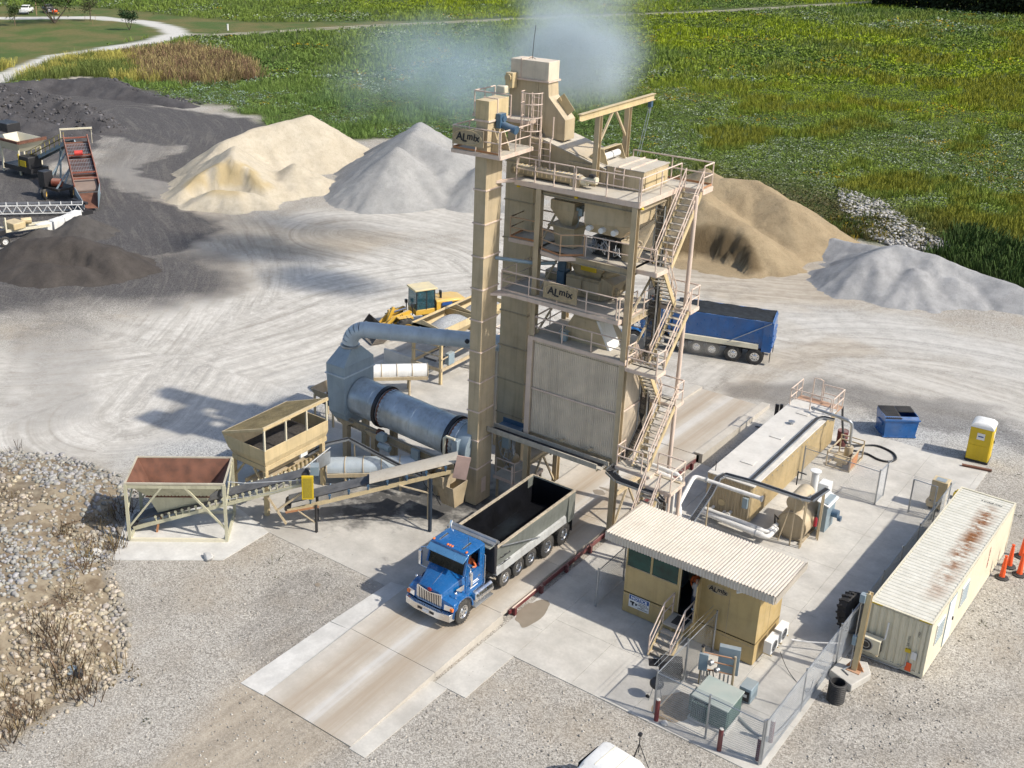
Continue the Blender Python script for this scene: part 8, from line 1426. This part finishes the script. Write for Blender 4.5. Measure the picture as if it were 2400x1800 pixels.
k = ~tall & ~sp & far; scatter('meadow_weed', 'pale and green weeds covering the far meadow', B1f, px[k], py[k], size[k], G[k], m_leaf)
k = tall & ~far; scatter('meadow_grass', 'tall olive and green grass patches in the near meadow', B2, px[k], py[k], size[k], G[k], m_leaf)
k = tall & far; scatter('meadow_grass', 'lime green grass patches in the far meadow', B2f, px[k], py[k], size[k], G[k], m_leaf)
n = 9000; qx = RNG.uniform(-147, -104, n); qy = RNG.uniform(49, 96, n); br = sdpoly(qx, qy, BROWN) < 1.0 * RNG.normal(size=n); yg = (sdpoly(qx, qy, YELG) < 1.0 * RNG.normal(size=n)) & ~br & (sdpoly(qx, qy, YARD) > 0) & (dseg(qx, qy, DRIVE) > 3)
B3 = [blades(20, 1.0, .016, .45, 70 + i) for i in range(5)]
scatter('dry_brush', 'dark brown dry brush thicket near the bend of the drive', B3, qx[br], qy[br], .9 + 1.0 * RNG.random(int(br.sum())), np.where(RNG.random((int(br.sum()), 1)) < .55, np.array([[.20, .13, .08]]), np.array([[.34, .28, .12]])) * (.5 + .9 * RNG.random((int(br.sum()), 1))), m_leaf)
c_ = np.array([.44, .40, .10]) * (.5 + .8 * RNG.random((int(yg.sum()), 1))); gsel = fbm(qx[yg] * .2, qy[yg] * .2, 3, 5) > .55; c_[gsel] = np.array([.15, .19, .05]) * (.6 + .7 * RNG.random((int(gsel.sum()), 1))); scatter('yellow_grass', 'tall yellowing grass bank behind the dark heap', B3, qx[yg], qy[yg], .75 + .8 * RNG.random(int(yg.sum())), c_, m_leaf)
n = 5000; qx = RNG.uniform(1, 24, n); qy = RNG.uniform(44, 66, n); e = sdpoly(qx, qy, YARD); k = (e > .2) & (e < 9) & (sdpoly(qx, qy, RP) > .3); qx, qy = qx[k], qy[k]; n = len(qx); scatter('reed_grass', 'tall green reeds growing behind the grey gravel pile', B2, qx, qy, 1.2 + 1.1 * RNG.random(n), np.array([.055, .095, .022]) * (.5 + .9 * RNG.random((n, 1))), m_leaf)
n = 1500; qx = RNG.uniform(-33, -6, n); qy = RNG.uniform(-33, -10.5, n); k = (sdpoly(qx, qy, RZ_) < .5) & (fbm(qx * .4, qy * .4, 3, 91) > .56); qx, qy = qx[k], qy[k]; n = len(qx); D1 = [blades(14, .42, .012, .5, 40 + i) for i in range(4)] + [bushy(22, .4, .4, .05, 50 + i) for i in range(2)]; cc = np.where(RNG.random((n, 1)) < .6, np.array([[.10, .065, .04]]), np.array([[.20, .15, .075]])) * (.5 + .9 * RNG.random((n, 1))); scatter('dead_weed', 'brown dead weeds among the stones at lower left', D1, qx, qy, .7 + 1.0 * RNG.random(n), cc, m_leaf, rockz(qx, qy).clip(0))
n = 420; qx = RNG.uniform(-10, 24, n); qy = RNG.uniform(-25, 45, n); gq = masks(qx, qy); k = ~((qx > -3.6) & (qx < 14.6) & (qy > -18.6) & (qy < 21)) & ~((qx < -2) & (qy > -9.5)) & (fbm(qx * .25, qy * .25, 3, 95) > .58) & (gq[4] < .3) & ~((qx > 14.5) & (qx < 17.6) & (qy > -1.5) & (qy < 12)); qx, qy = qx[k], qy[k]; n = len(qx); scatter('yard_weed', 'sparse green weeds sprouting from the yard gravel', [blades(10, .16, .01, .7, 60), bushy(14, .14, .14, .035, 61)], qx, qy, .6 + .9 * RNG.random(n), np.array([.075, .09, .03]) * (.5 + .8 * RNG.random((n, 1))), m_leaf)
# riprap side shrubs
n = 500; qx = RNG.normal(-6.6, 1.3, n); qy = RNG.normal(60.2, 1.6, n); scatter('slope_shrub', 'green and yellow shrubs between the tan pile and the riprap', B1 + B2, qx, qy, .6 + .6 * RNG.random(n), np.where(RNG.random((n, 1)) < .12, np.array([[.33, .24, .02]]), np.array([[.07, .095, .022]])) * (.5 + .9 * RNG.random((n, 1))), m_leaf)

# ---------------------------------------------------------------- trees
m_bark = paint('bark', (.12, .095, .07), .9, var=.3, vs=8)
def tree(label, x, y, h, spread, stems, col, sd, leaves=520, ls=.16, base=.3):
    r = random.Random(sd); t = thing('tree', label, 'tree', (x, y, 0), 0, 'trees along the drive', world=False); b = MB(); tips = []
    for i in range(stems):
        a = 2 * PI * i / stems + r.random(); k = spread * (.25 if stems > 1 else .05); p0 = Vector((0, 0, 0)); p1 = Vector((k * math.cos(a), k * math.sin(a), h * base)); p2 = p1 + Vector((k * .6 * math.cos(a), k * .6 * math.sin(a), h * .35)); b.cyl(p0, p1, .09 * h / 4, .06 * h / 4, 8).cyl(p1, p2, .06 * h / 4, .025 * h / 4, 7); tips.append(p2)
        for j in range(5):
            aa = r.random() * 6.28; q = p1.lerp(p2, r.random()); e = q + Vector((spread * .3 * math.cos(aa), spread * .3 * math.sin(aa), h * (.12 + .2 * r.random()))); b.cyl(q, e, .03 * h / 4, .01, 5); tips.append(e)
    part(b, 'trunk', m_bark, t); rng = np.random.default_rng(sd); n = leaves; T = np.array([tuple(p) for p in tips]); c = T[rng.integers(0, len(T), n)] + rng.normal(size=(n, 3)) * np.array([spread * .15, spread * .15, h * .10]); d1 = rng.normal(size=(n, 3)); d1 /= np.linalg.norm(d1, axis=1, keepdims=True); d2 = np.cross(d1, rng.normal(size=(n, 3))); d2 /= np.linalg.norm(d2, axis=1, keepdims=True); q = ls * (.6 + .8 * rng.random((n, 1))); V = np.stack([c - d1 * q, c + d2 * q * .55, c + d1 * q, c - d2 * q * .55], 1); o = bulk('crown', V, np.array([[0, 1, 2, 3]]), np.array(col) * (.45 + 1.0 * rng.random((n, 1))), m_leaf, None, None, None); o.parent = t
    return t
GT = (.055, .085, .028)
tree('leftmost small staked tree on the lawn inside the drive loop', -191.1, 95.3, 4.6, 3.0, 1, GT, 1, 700); tree('large spreading tree with forked trunk on the lawn', -188.3, 103, 7.2, 9.0, 4, (.05, .085, .024), 2, 2600, .22, .35); tree('bare topped young tree with stakes at the drive edge', -186, 110.4, 5.4, 4.0, 1, (.075, .08, .04), 3, 600); tree('narrow dark green young tree at the right of the lawn', -167.2, 106, 4.3, 2.2, 2, (.03, .062, .024), 4, 900)
for i, (x, y) in enumerate(((-190.2, 94.8), (-192, 96), (-187, 109.8), (-185, 111), (-178.5, 105.5))): solo(MB().bar((x, y, 0), (x, y, 1.3), .06), 'tree_stake', m_wood, ('short timber stake right of the leftmost lawn tree', 'short timber stake left of the leftmost lawn tree', 'short timber stake in front of the bare young tree', 'short timber stake behind the bare young tree', 'lone thin stake in the middle of the lawn')[i], 'stake', 'tree stakes')
solo(MB().box(-151.95, -151.7, 118.3, 118.55, 0, 1.2).box(-151.99, -151.66, 118.26, 118.59, 1.2, 1.28), 'marker_post', m_white, 'white marker post on the grass beside the field track', 'post')
# woodland along the far right edge
n = 26000; qx = RNG.uniform(-92, 30, n); base_y = 251.5 + .03 * (qx + 50); qy = base_y + np.abs(RNG.normal(0, 9, n)); hgt = 9 * (1 - np.exp(-(qy - base_y + .8) * .9)) * (.7 + .5 * fbm(qx * .2, qy * .2, 3, 97)); z = hgt * RNG.random(n) ** .8; k = qx > -69; qx, qy, z = qx[k], qy[k], z[k]; n = len(qx); d1 = RNG.normal(size=(n, 3)); d1 /= np.linalg.norm(d1, axis=1, keepdims=True); d2 = np.cross(d1, RNG.normal(size=(n, 3))); d2 /= np.linalg.norm(d2, axis=1, keepdims=True); c = np.stack([qx, qy, z], -1); q = .55 * (.6 + .8 * RNG.random((n, 1)))
bulk('woodland', np.stack([c - d1 * q, c + d2 * q * .6, c + d1 * q, c - d2 * q * .6], 1), np.array([[0, 1, 2, 3]]), np.array([.022, .032, .012]) * (.4 + 1.0 * RNG.random((n, 1))), m_leaf, 'dark edge of woodland at the far right of the field', 'woodland')

# ---------------------------------------------------------------- plant at the far left
def beam_truss(par, a, b_, h, wd, mat, n=10):
    a, b_ = Vector(a), Vector(b_); d = (b_ - a); s_ = d.cross(Vector((0, 0, 1))).normalized() * (wd / 2)
    for k in (-1, 1):
        m1 = MB().bar(a + s_ * k, b_ + s_ * k, .08).bar(a + s_ * k + Vector((0, 0, h)), b_ + s_ * k + Vector((0, 0, h)), .08); part(m1, 'chord', mat, par)
        for i in range(n): p, q = a + d * (i / n) + s_ * k, a + d * ((i + 1) / n) + s_ * k; m_ = (p + q) / 2; part(MB().bar(p, m_ + Vector((0, 0, h)), .06).bar(m_ + Vector((0, 0, h)), q, .06), 'lattice', mat, par)
SCN = thing('screening_plant', 'rusty red inclined vibrating screen on a wheeled chassis', 'screening plant', (-69, 21, 0)); A0 = Vector((-73.2, 23.7, 4.6)); A1 = Vector((-65.6, 19.2, 1.75)); wv = Vector((1.4, 2.0, 0)).normalized()
def SP(t, s, z=0): return A0.lerp(A1, t) + wv * s + Vector((0, 0, z))
for s_ in (0, 2.3): part(MB().hexa([SP(0, s_, -.5), SP(1, s_, -.5), SP(1, s_ + .08, -.5), SP(0, s_ + .08, -.5)], [SP(0, s_, .5), SP(1, s_, .35), SP(1, s_ + .08, .35), SP(0, s_ + .08, .5)]), 'side_plate', m_red, SCN)
part(MB().hexa([SP(0, .08, -.3), SP(1, .08, -.3), SP(1, 2.3, -.3), SP(0, 2.3, -.3)], [SP(0, .08, -.25), SP(1, .08, -.25), SP(1, 2.3, -.25), SP(0, 2.3, -.25)]), 'screen_pan', m_rustm, SCN); m_mesh = paint('screen_steel', (.30, .31, .33), .5, .6, var=.2)
for t0, t1 in ((.1, .36), (.42, .72)):
    b = MB()
    for i in range(14): b.bar(SP(t0, .2 + i * .15, .0), SP(t1, .2 + i * .15, .0), .05)
    for i in range(5): t_ = t0 + (t1 - t0) * i / 4; b.bar(SP(t_, .1, .02), SP(t_, 2.28, .02), .05)
    part(b, 'wire_deck', m_mesh, SCN)
for t_ in (.02, .39, .74, .86): part(MB().bar(SP(t_, .05, .28), SP(t_, 2.35, .28), .12), 'cross_beam', m_red, SCN)
part(MB().cyl(SP(.38, .7, .45), SP(.38, 1.5, .45), .25, n=14), 'exciter_motor', paint('motor_red', (.5, .05, .04), .5), SCN); part(MB().hexa([SP(.76, .1, -.2), SP(1.0, .1, -.25), SP(1.0, 2.2, -.25), SP(.76, 2.2, -.2)], [SP(.76, .1, -.1), SP(1.0, .1, -.15), SP(1.0, 2.2, -.15), SP(.76, 2.2, -.1)]), 'fines_pan', paint('pan_grey', (.22, .17, .14), .7), SCN)
part(MB().bar(SP(-.03, -.25, .95), SP(-.03, 2.9, .95), .16).bar(SP(-.03, -.2, .9), SP(-.03, -.2, -.3), .07).bar(SP(-.03, 2.8, .9), SP(-.03, 2.8, -.6), .04), 'top_frame', m_cont, SCN)
tip = Vector((-63.3, 19.3, .5)); part(MB().prism([SP(1, 0, .2), SP(1, 0, -.5), tip + Vector((-.6, -.4, -.2)), tip + Vector((-.6, -.4, .2))], (.04, .04, 0)).prism([SP(1, 2.3, .4), SP(1, 2.3, -.5), tip + Vector((.3, .5, -.2)), tip + Vector((.3, .6, 1.1))], (.04, .04, 0)), 'chute_wing', m_box, SCN); part(MB().add([SP(1, 0, -.45), SP(1, 2.3, -.45), tip + Vector((.35, .5, -.25)), tip + Vector((-.55, -.4, -.25))], [(0, 1, 2, 3)]), 'chute_floor', m_rustm, SCN)
for p in ((-71.1, 19.4), (-70.2, 19.0), (-69.6, 21.6), (-68.8, 21.1)): tyre(SCN, (*p, .5), (-.7, -.7, 0), .5, .3, None, m_cat, 0, .02, .5, False)
part(MB().box(-71.6, -68.6, 19.4, 21.4, .9, 1.1), 'chassis', m_blackm, SCN); part(MB().box(-71.4, -70.4, 19.2, 20.2, 1.1, 2.6), 'control_cabinet', m_blackm, SCN, .03); part(MB().cyl((-70.2, 20.0, 1.5), (-69.4, 20.4, 1.5), .4, n=14), 'engine', m_red, SCN)
for a, e in (((-71.5, 20, 1), SP(.2, 0, -.4)), ((-69, 21.2, 1), SP(.5, 2.2, -.4)), ((-69.2, 19.6, 1), SP(.5, .1, -.4)), ((-71.6, 22, .1), SP(.1, 1.2, -.4))): part(MB().bar(a, e, .12), 'strut', m_box, SCN)
CB = thing('feed_bin_plant', 'portable plant with pale feed bin and railed belt at far left', 'crushing plant', (-80, 23.5, 0)); part(MB().shell((-83.5, -80.4, 23.2, 25.4), 2.4, (-84.9, -79.6, 22.6, 26.0), 3.5, .08), 'bin', m_cont, CB); part(MB().bar((-79.6, 22.6, 3.55), (-79.6, 26.0, 3.55), .2, .3).bar((-84.9, 22.6, 3.55), (-79.6, 22.6, 3.55), .2, .25), 'bin_rim', m_rustm, CB)
for x in (-83.4, -80.3):
    for y in (23.0, 25.6): part(MB().bar((x, y, 0), (x, y, 2.6), .18), 'leg', m_cont, CB)
part(MB().box(-82.5, -77.6, 22.5, 24.6, .6, 1.1), 'chassis', m_blackm, CB); part(MB().box(-79.5, -77.8, 22.4, 24.0, 1.1, 2.3), 'engine_house', m_blackm, CB, .05); part(MB().box(-79.2, -78.2, 22.3, 22.5, 1.3, 1.9).bar((-79.8, 22.6, 1.1), (-79.8, 22.6, 2.4), .1), 'yellow_guard', m_yel, CB)
a, e = Vector((-79.6, 24.2, 1.4)), Vector((-73.4, 24.6, 4.2)); part(MB().bar(a + Vector((0, -.6, 0)), e + Vector((0, -.6, 0)), .15, .35).bar(a + Vector((0, .6, 0)), e + Vector((0, .6, 0)), .15, .35), 'boom_beam', m_box, CB); part(MB().bar(a + Vector((0, 0, .2)), e + Vector((0, 0, .2)), 1.0, .05), 'belt', m_belt, CB)
b = MB(); m_ye = paint('rail_yellow', (.36, .30, .08), .6)
for i in range(9): p = a.lerp(e, i / 8) + Vector((0, -.7, 0)); b.bar(p, p + Vector((0, 0, 1.1)), .05)
part(b.bar(a + Vector((0, -.7, 1.1)), e + Vector((0, -.7, 1.1)), .05).bar(a + Vector((0, -.7, .6)), e + Vector((0, -.7, .6)), .4, .02), 'walkway_rail', m_ye, CB); part(MB().bar((-75.5, 24.5, 0), (-75, 24.5, 3.4), .15).bar((-76.5, 24.5, .3), (-74.5, 24.5, 3.4), .12), 'boom_leg', m_box, CB)
bm = thing('conveyor_head', 'black conveyor head box reaching in from the left edge', 'conveyor', (-88, 22, 0)); part(MB().bar((-92, 17.5, 4.2), (-83.2, 23.2, 4.8), .9, .7), 'boom', m_motor, bm); part(MB().box(-84.0, -81.6, 22.8, 24.4, 4.3, 5.2), 'head_box', m_blackm, bm, .05); part(MB().bar((-91, 18.2, 0), (-90, 19, 4.2), .3), 'leg', m_blackm, bm)
TC = thing('truss_conveyor', 'white lattice truss conveyor lying across the left edge', 'conveyor', (-66, 15, 0)); ta, tb_ = Vector((-72, 9.2, .35)), Vector((-63.0, 18.2, .3)); beam_truss(TC, ta, tb_, .75, .9, m_white, 14); part(MB().bar(ta + Vector((0, 0, .85)), tb_ + Vector((0, 0, .85)), .7, .06), 'belt', m_belt, TC); b = MB()
for i in range(14): p = ta.lerp(tb_, i / 13) + Vector((.3, -.3, .8)); b.bar(p, p + Vector((0, 0, .28)), .07)
part(b, 'idler', m_white, TC); part(MB().box(-64.2, -62.6, 17.0, 18.9, .0, .35).box(-65, -62.8, 18.3, 18.6, .9, 1.1), 'tail_frame', m_blackm, TC)
TR = thing('trailer_conveyor', 'white trailer conveyor with engine and wheel at the left edge', 'conveyor', (-60, 9, 0)); part(MB().bar((-63.5, 5.0, 1.0), (-61.2, 13.2, .75), .25, .2).bar((-62.2, 4.8, 1.0), (-60.2, 12.6, .75), .25, .2), 'chassis', m_cont, TR); tyre(TR, (-59.9, 7.9, .42), (-1, .3, 0), .42, .28, None, m_white, 0, .02, .55); tyre(TR, (-62.6, 7.3, .42), (-1, .3, 0), .42, .28, None, m_white, 0, .02, .55)
part(MB().box(-62.2, -60.6, 9.3, 10.5, .9, 1.5).cyl((-61.5, 10.6, 1.3), (-61.1, 11.4, 1.3), .3, n=12), 'engine', m_tanL, TR, .08); part(MB().bar((-61, 8.8, .8), (-61, 8.8, 2.1), .12).bar((-60.5, 6.6, .3), (-60.5, 6.6, 1.6), .2), 'jack', m_cont, TR); part(MB().box(-61.5, -60.4, 7.2, 8.4, .8, 1.3), 'hydraulic_pack', m_blackm, TR, .05)
for i, (x, y, l) in enumerate(((-60.9, 12.4, 'white concrete block nearest the engine trailer'), (-61.15, 13.9, 'white concrete block second in the row'), (-61.4, 15.2, 'white concrete block third in the row'), (-61.85, 16.3, 'white concrete block at the far end of the row'))):
    t = thing('barrier_block', l, 'concrete block', (x, y, 0), rad(8 + i * 4), 'white concrete barrier blocks', world=False); part(MB().box(-.38, .38, -.66, .66, 0, .86), 'block', m_white, t, .05); part(MB().box(-.15, .15, -.5, .5, .86, .9), 'key', m_white, t, .02)

# ---------------------------------------------------------------- far farmyard and small foreground things
def simple_truck(name, label, loc, rz, body, cabm, cat='truck', L=5.2):
    t = thing(name, label, cat, loc, rz, None, world=False); part(MB().box(-.9, .9, -L / 2, L / 2, .5, 1.1), 'body', body, t, .08); part(MB().loft([[(-.88, y, 1.1), (.88, y, 1.1), (.75, y2, z), (-.75, y2, z)] for y, y2, z in ((-1.2, -.7, 1.85), (.8, .6, 1.85))]), 'cab', cabm, t, .04); part(MB().box(-.78, .78, -1.0, -.95, 1.2, 1.75).box(-.885, .885, -.5, .4, 1.25, 1.7), 'window', m_glass, t)
    for s in (-1, 1):
        for y in (-L * .32, L * .3): tyre(t, (s * .82, y, .38), (-s, 0, 0), .38, .24, None, m_galv, 0, .02, .6, False)
    part(MB().box(-.95, .95, -L / 2 - .1, -L / 2, .4, .65), 'bumper', m_galv, t); part(MB().box(-.75, -.45, -L / 2 - .02, -L / 2 + .02, .75, .95).box(.45, .75, -L / 2 - .02, -L / 2 + .02, .75, .95), 'headlight', m_whitet, t); return t
simple_truck('parked_truck', 'blue pickup parked in the far farmyard', (-212, 104, 0), rad(60), m_blue2, m_white); simple_truck('parked_truck', 'white van parked among farm machines far away', (-208, 109.5, 0), rad(40), m_white, m_white, 'van'); simple_truck('parked_truck', 'dark pickup parked rearmost in the far farmyard', (-206, 114, 0), rad(70), m_blackm, m_blackm)
for x, y, l in ((-207.5, 100.5, 'orange riding mower at the left of the far farmyard'), (-202, 113, 'orange riding mower at the right of the far farmyard')):
    t = thing('riding_mower', l, 'mower', (x, y, 0), .6, 'orange riding mowers', world=False); part(MB().box(-.5, .5, -1.0, -.1, .5, .95), 'hood', m_orangep, t, .08); part(MB().box(-.35, .35, .2, .7, .6, .7).box(-.35, .35, .6, .72, .7, 1.15), 'seat', m_black, t, .04); part(MB().box(-.7, .7, -.6, .4, .15, .35), 'mower_deck', m_cat, t, .04)
    for a, b_, r in ((-.55, -.7, .25), (.55, -.7, .25), (-.55, .5, .35), (.55, .5, .35)): tyre(t, (a, b_, r), (1, 0, 0), r, .22, None, m_yel, 0, .02, .5, False)
solo(MB().cyl((-203.5, 109, 0), (-203.4, 109, 9), .13, .1, 8).bar((-204.5, 109, 8.3), (-202.4, 109, 8.3), .12), 'utility_pole', m_wood, 'tall timber utility pole beside the far drive', 'pole')
hw = thing('farm_wagon', 'weathered wooden wagon at the top edge of the field', 'wagon', (-88, 272, 0), rad(70), world=False); part(MB().box(-1.2, 1.2, -4.5, 4.5, .9, 1.05), 'bed', m_wood, hw); b = MB()
for z in (1.2, 1.6, 2.0): b.box(-1.22, -1.16, -4.5, 4.5, z, z + .2).box(1.16, 1.22, -4.5, 4.5, z, z + .2)
part(b, 'side_board', m_wood, hw)
for s in (-1, 1):
    for y in (-3, 3): tyre(hw, (s, y, .45), (1, 0, 0), .45, .25, None, m_galv, 0, .02, .6, False)
PU = thing('pickup_truck', 'white pickup roof and mirror entering at the bottom edge', 'pickup', (10.72, -16.35, 0), rad(-6), world=False); part(MB().loft([[(-.86, y, 1.25), (.86, y, 1.25), (w_, y2, z), (w_ * .8, y2, z + .05), (-w_ * .8, y2, z + .05), (-w_, y2, z)] for y, y2, w_, z in ((.0 - .1, .9, .68, 1.82), (.2, 1.0, .72, 1.86), (2.3, 2.1, .76, 1.88), (2.6, 2.3, .72, 1.8))]), 'cab', m_white, PU, .03); part(MB().hexa([(-.78, .02, 1.3), (.78, .02, 1.3), (.78, .05, 1.3), (-.78, .05, 1.3)], [(-.64, .86, 1.82), (.64, .86, 1.82), (.64, .89, 1.82), (-.64, .89, 1.82)]), 'windshield', m_glass, PU)
part(MB().box(-.95, .95, -2.1, 2.65, .45, 1.26), 'body', m_white, PU, .08); part(MB().box(-1.35, -1.05, .3, .5, 1.2, 1.5), 'mirror', m_blackm, PU, .04); part(MB().box(1.05, 1.35, .3, .5, 1.2, 1.5), 'mirror', m_blackm, PU, .04); part(MB().bar((-.3, 1.0, 1.925), (-.3, 2.2, 1.935), .02, .015).bar((.3, 1.0, 1.925), (.3, 2.2, 1.935), .02, .015), 'roof_rib', m_cont, PU); part(MB().box(-.88, .88, .9, 2.0, 1.3, 1.7), 'side_window', m_glass, PU)
for s in (-1, 1):
    for y in (-1.2, 1.7): tyre(PU, (s * .85, y, .4), (-s, 0, 0), .4, .26, None, m_galv, 0, .02, .6, False)
tp = thing('camera_tripod', 'thin black camera tripod standing on the gravel by the pickup', 'tripod', (10.75, -12.5, 0)); c_ = Vector((10.75, -12.5, 1.0))
for a in (.3, 2.4, 4.5): part(MB().tube([c_, (10.75 + .42 * math.cos(a), -12.5 + .42 * math.sin(a), 0.0)], .016, 6), 'leg', m_blackm, tp)
part(MB().tube([c_ - Vector((0, 0, .4)), c_ + Vector((0, 0, .35))], .018, 6), 'column', m_blackm, tp); part(MB().box(10.69, 10.81, -12.56, -12.44, 1.35, 1.45), 'head', m_blackm, tp)
sp_ = thing('scrap_pipe', 'piece of corrugated black pipe and blue sheet among the stones', 'scrap', (-8.6, -22.3, .2)); part(MB().lathe((-8.5, -22.2, .25), (.5, -.4, .1), [(0, .16), (.05, .19), (.1, .16), (.15, .19), (.2, .16), (.25, .19), (.3, .16), (.35, .17)], 14), 'pipe', m_black, sp_); part(MB().prism([(-9.1, -22.7, .22), (-8.4, -22.5, .25), (-8.6, -22.1, .4), (-9.0, -22.2, .3)], (0, 0, .02)), 'sheet', m_box, sp_)

# ---------------------------------------------------------------- smoke
def smoke(name, label, c, r, dens, col, sc, thr=.42, rot=0, edge=.25):
    b = MB().sphere((0, 0, 0), 1.0, 20, 12); me = make_mesh(name, b, None); bm_ = bmesh.new(); bm_.from_mesh(me); bmesh.ops.remove_doubles(bm_, verts=bm_.verts, dist=.01); bmesh.ops.recalc_face_normals(bm_, faces=bm_.faces); bm_.to_mesh(me); bm_.free(); o = bpy.data.objects.new(name, me); C.objects.link(o); o.location = c; o.scale = r; o.rotation_euler = (0, 0, rot); _props(o, label, 'smoke', None, 'stuff')
    m_ = bpy.data.materials.new(name); m_.use_nodes = True; t = m_.node_tree; t.nodes.remove(t.nodes['Principled BSDF']); v = t.nodes.new('ShaderNodeVolumePrincipled'); t.links.new(v.outputs[0], t.nodes['Material Output'].inputs['Volume'])
    tc = t.nodes.new('ShaderNodeTexCoord'); ln = t.nodes.new('ShaderNodeVectorMath'); ln.operation = 'LENGTH'; t.links.new(tc.outputs['Object'], ln.inputs[0]); g = t.nodes.new('ShaderNodeNewGeometry'); nz = t.nodes.new('ShaderNodeTexNoise'); nz.inputs['Scale'].default_value = sc; nz.inputs['Detail'].default_value = 3; nz.inputs['Distortion'].default_value = 1.0; t.links.new(g.outputs['Position'], nz.inputs['Vector'])
    f = t.nodes.new('ShaderNodeMapRange'); f.interpolation_type = 'SMOOTHSTEP'; t.links.new(ln.outputs['Value'], f.inputs[0])
    for i, q in enumerate((edge, .98, 1, 0)): f.inputs[i + 1].default_value = q
    a = t.nodes.new('ShaderNodeMath'); a.operation = 'ADD'; t.links.new(nz.outputs[0], a.inputs[0]); t.links.new(f.outputs[0], a.inputs[1]); mr = t.nodes.new('ShaderNodeMapRange'); t.links.new(a.outputs[0], mr.inputs[0])
    for i, q in enumerate((thr + .45, thr + 1.05, 0, dens)): mr.inputs[i + 1].default_value = q
    mu = t.nodes.new('ShaderNodeMath'); mu.operation = 'MULTIPLY'; t.links.new(mr.outputs[0], mu.inputs[0]); t.links.new(f.outputs[0], mu.inputs[1]); t.links.new(mu.outputs[0], v.inputs['Density']); v.inputs['Color'].default_value = (*col, 1); v.inputs['Anisotropy'].default_value = .2; me.materials.clear(); me.materials.append(m_); m_.cycles.volume_step_rate = 1.6; return o
smoke('smoke_plume', 'dense pale blue smoke plume rising behind the tower top', (-14.6, 22.8, 18.8), (8.5, 7.0, 7.5), .62, (.80, .92, 1.0), .24, .40, 0, .0)
smoke('smoke_plume', 'wide smoke plume leaving the top of the picture', (-18.0, 26.8, 25.5), (12.5, 8.5, 9.5), .5, (.80, .92, 1.0), .2, .40, rad(25), .0)
smoke('smoke_plume', 'thin blue smoke haze trailing left behind the elevator head', (-31, 31, 15.0), (19, 10, 9), .16, (.70, .88, 1.0), .16, .44, rad(25), .0)
smoke('steam', 'faint steam lifting from the open truck bed', (.15, -5.2, 2.2), (.95, 2.6, .8), .09, (.6, .82, .99), .7, .5, 0, .05)
smoke('wheel_dust', 'light dust stirred up by the moving dump truck wheels', (-3.9, 23.3, .8), (2.8, 1.3, .9), .3, (.88, .86, .82), .6, .45, .3)
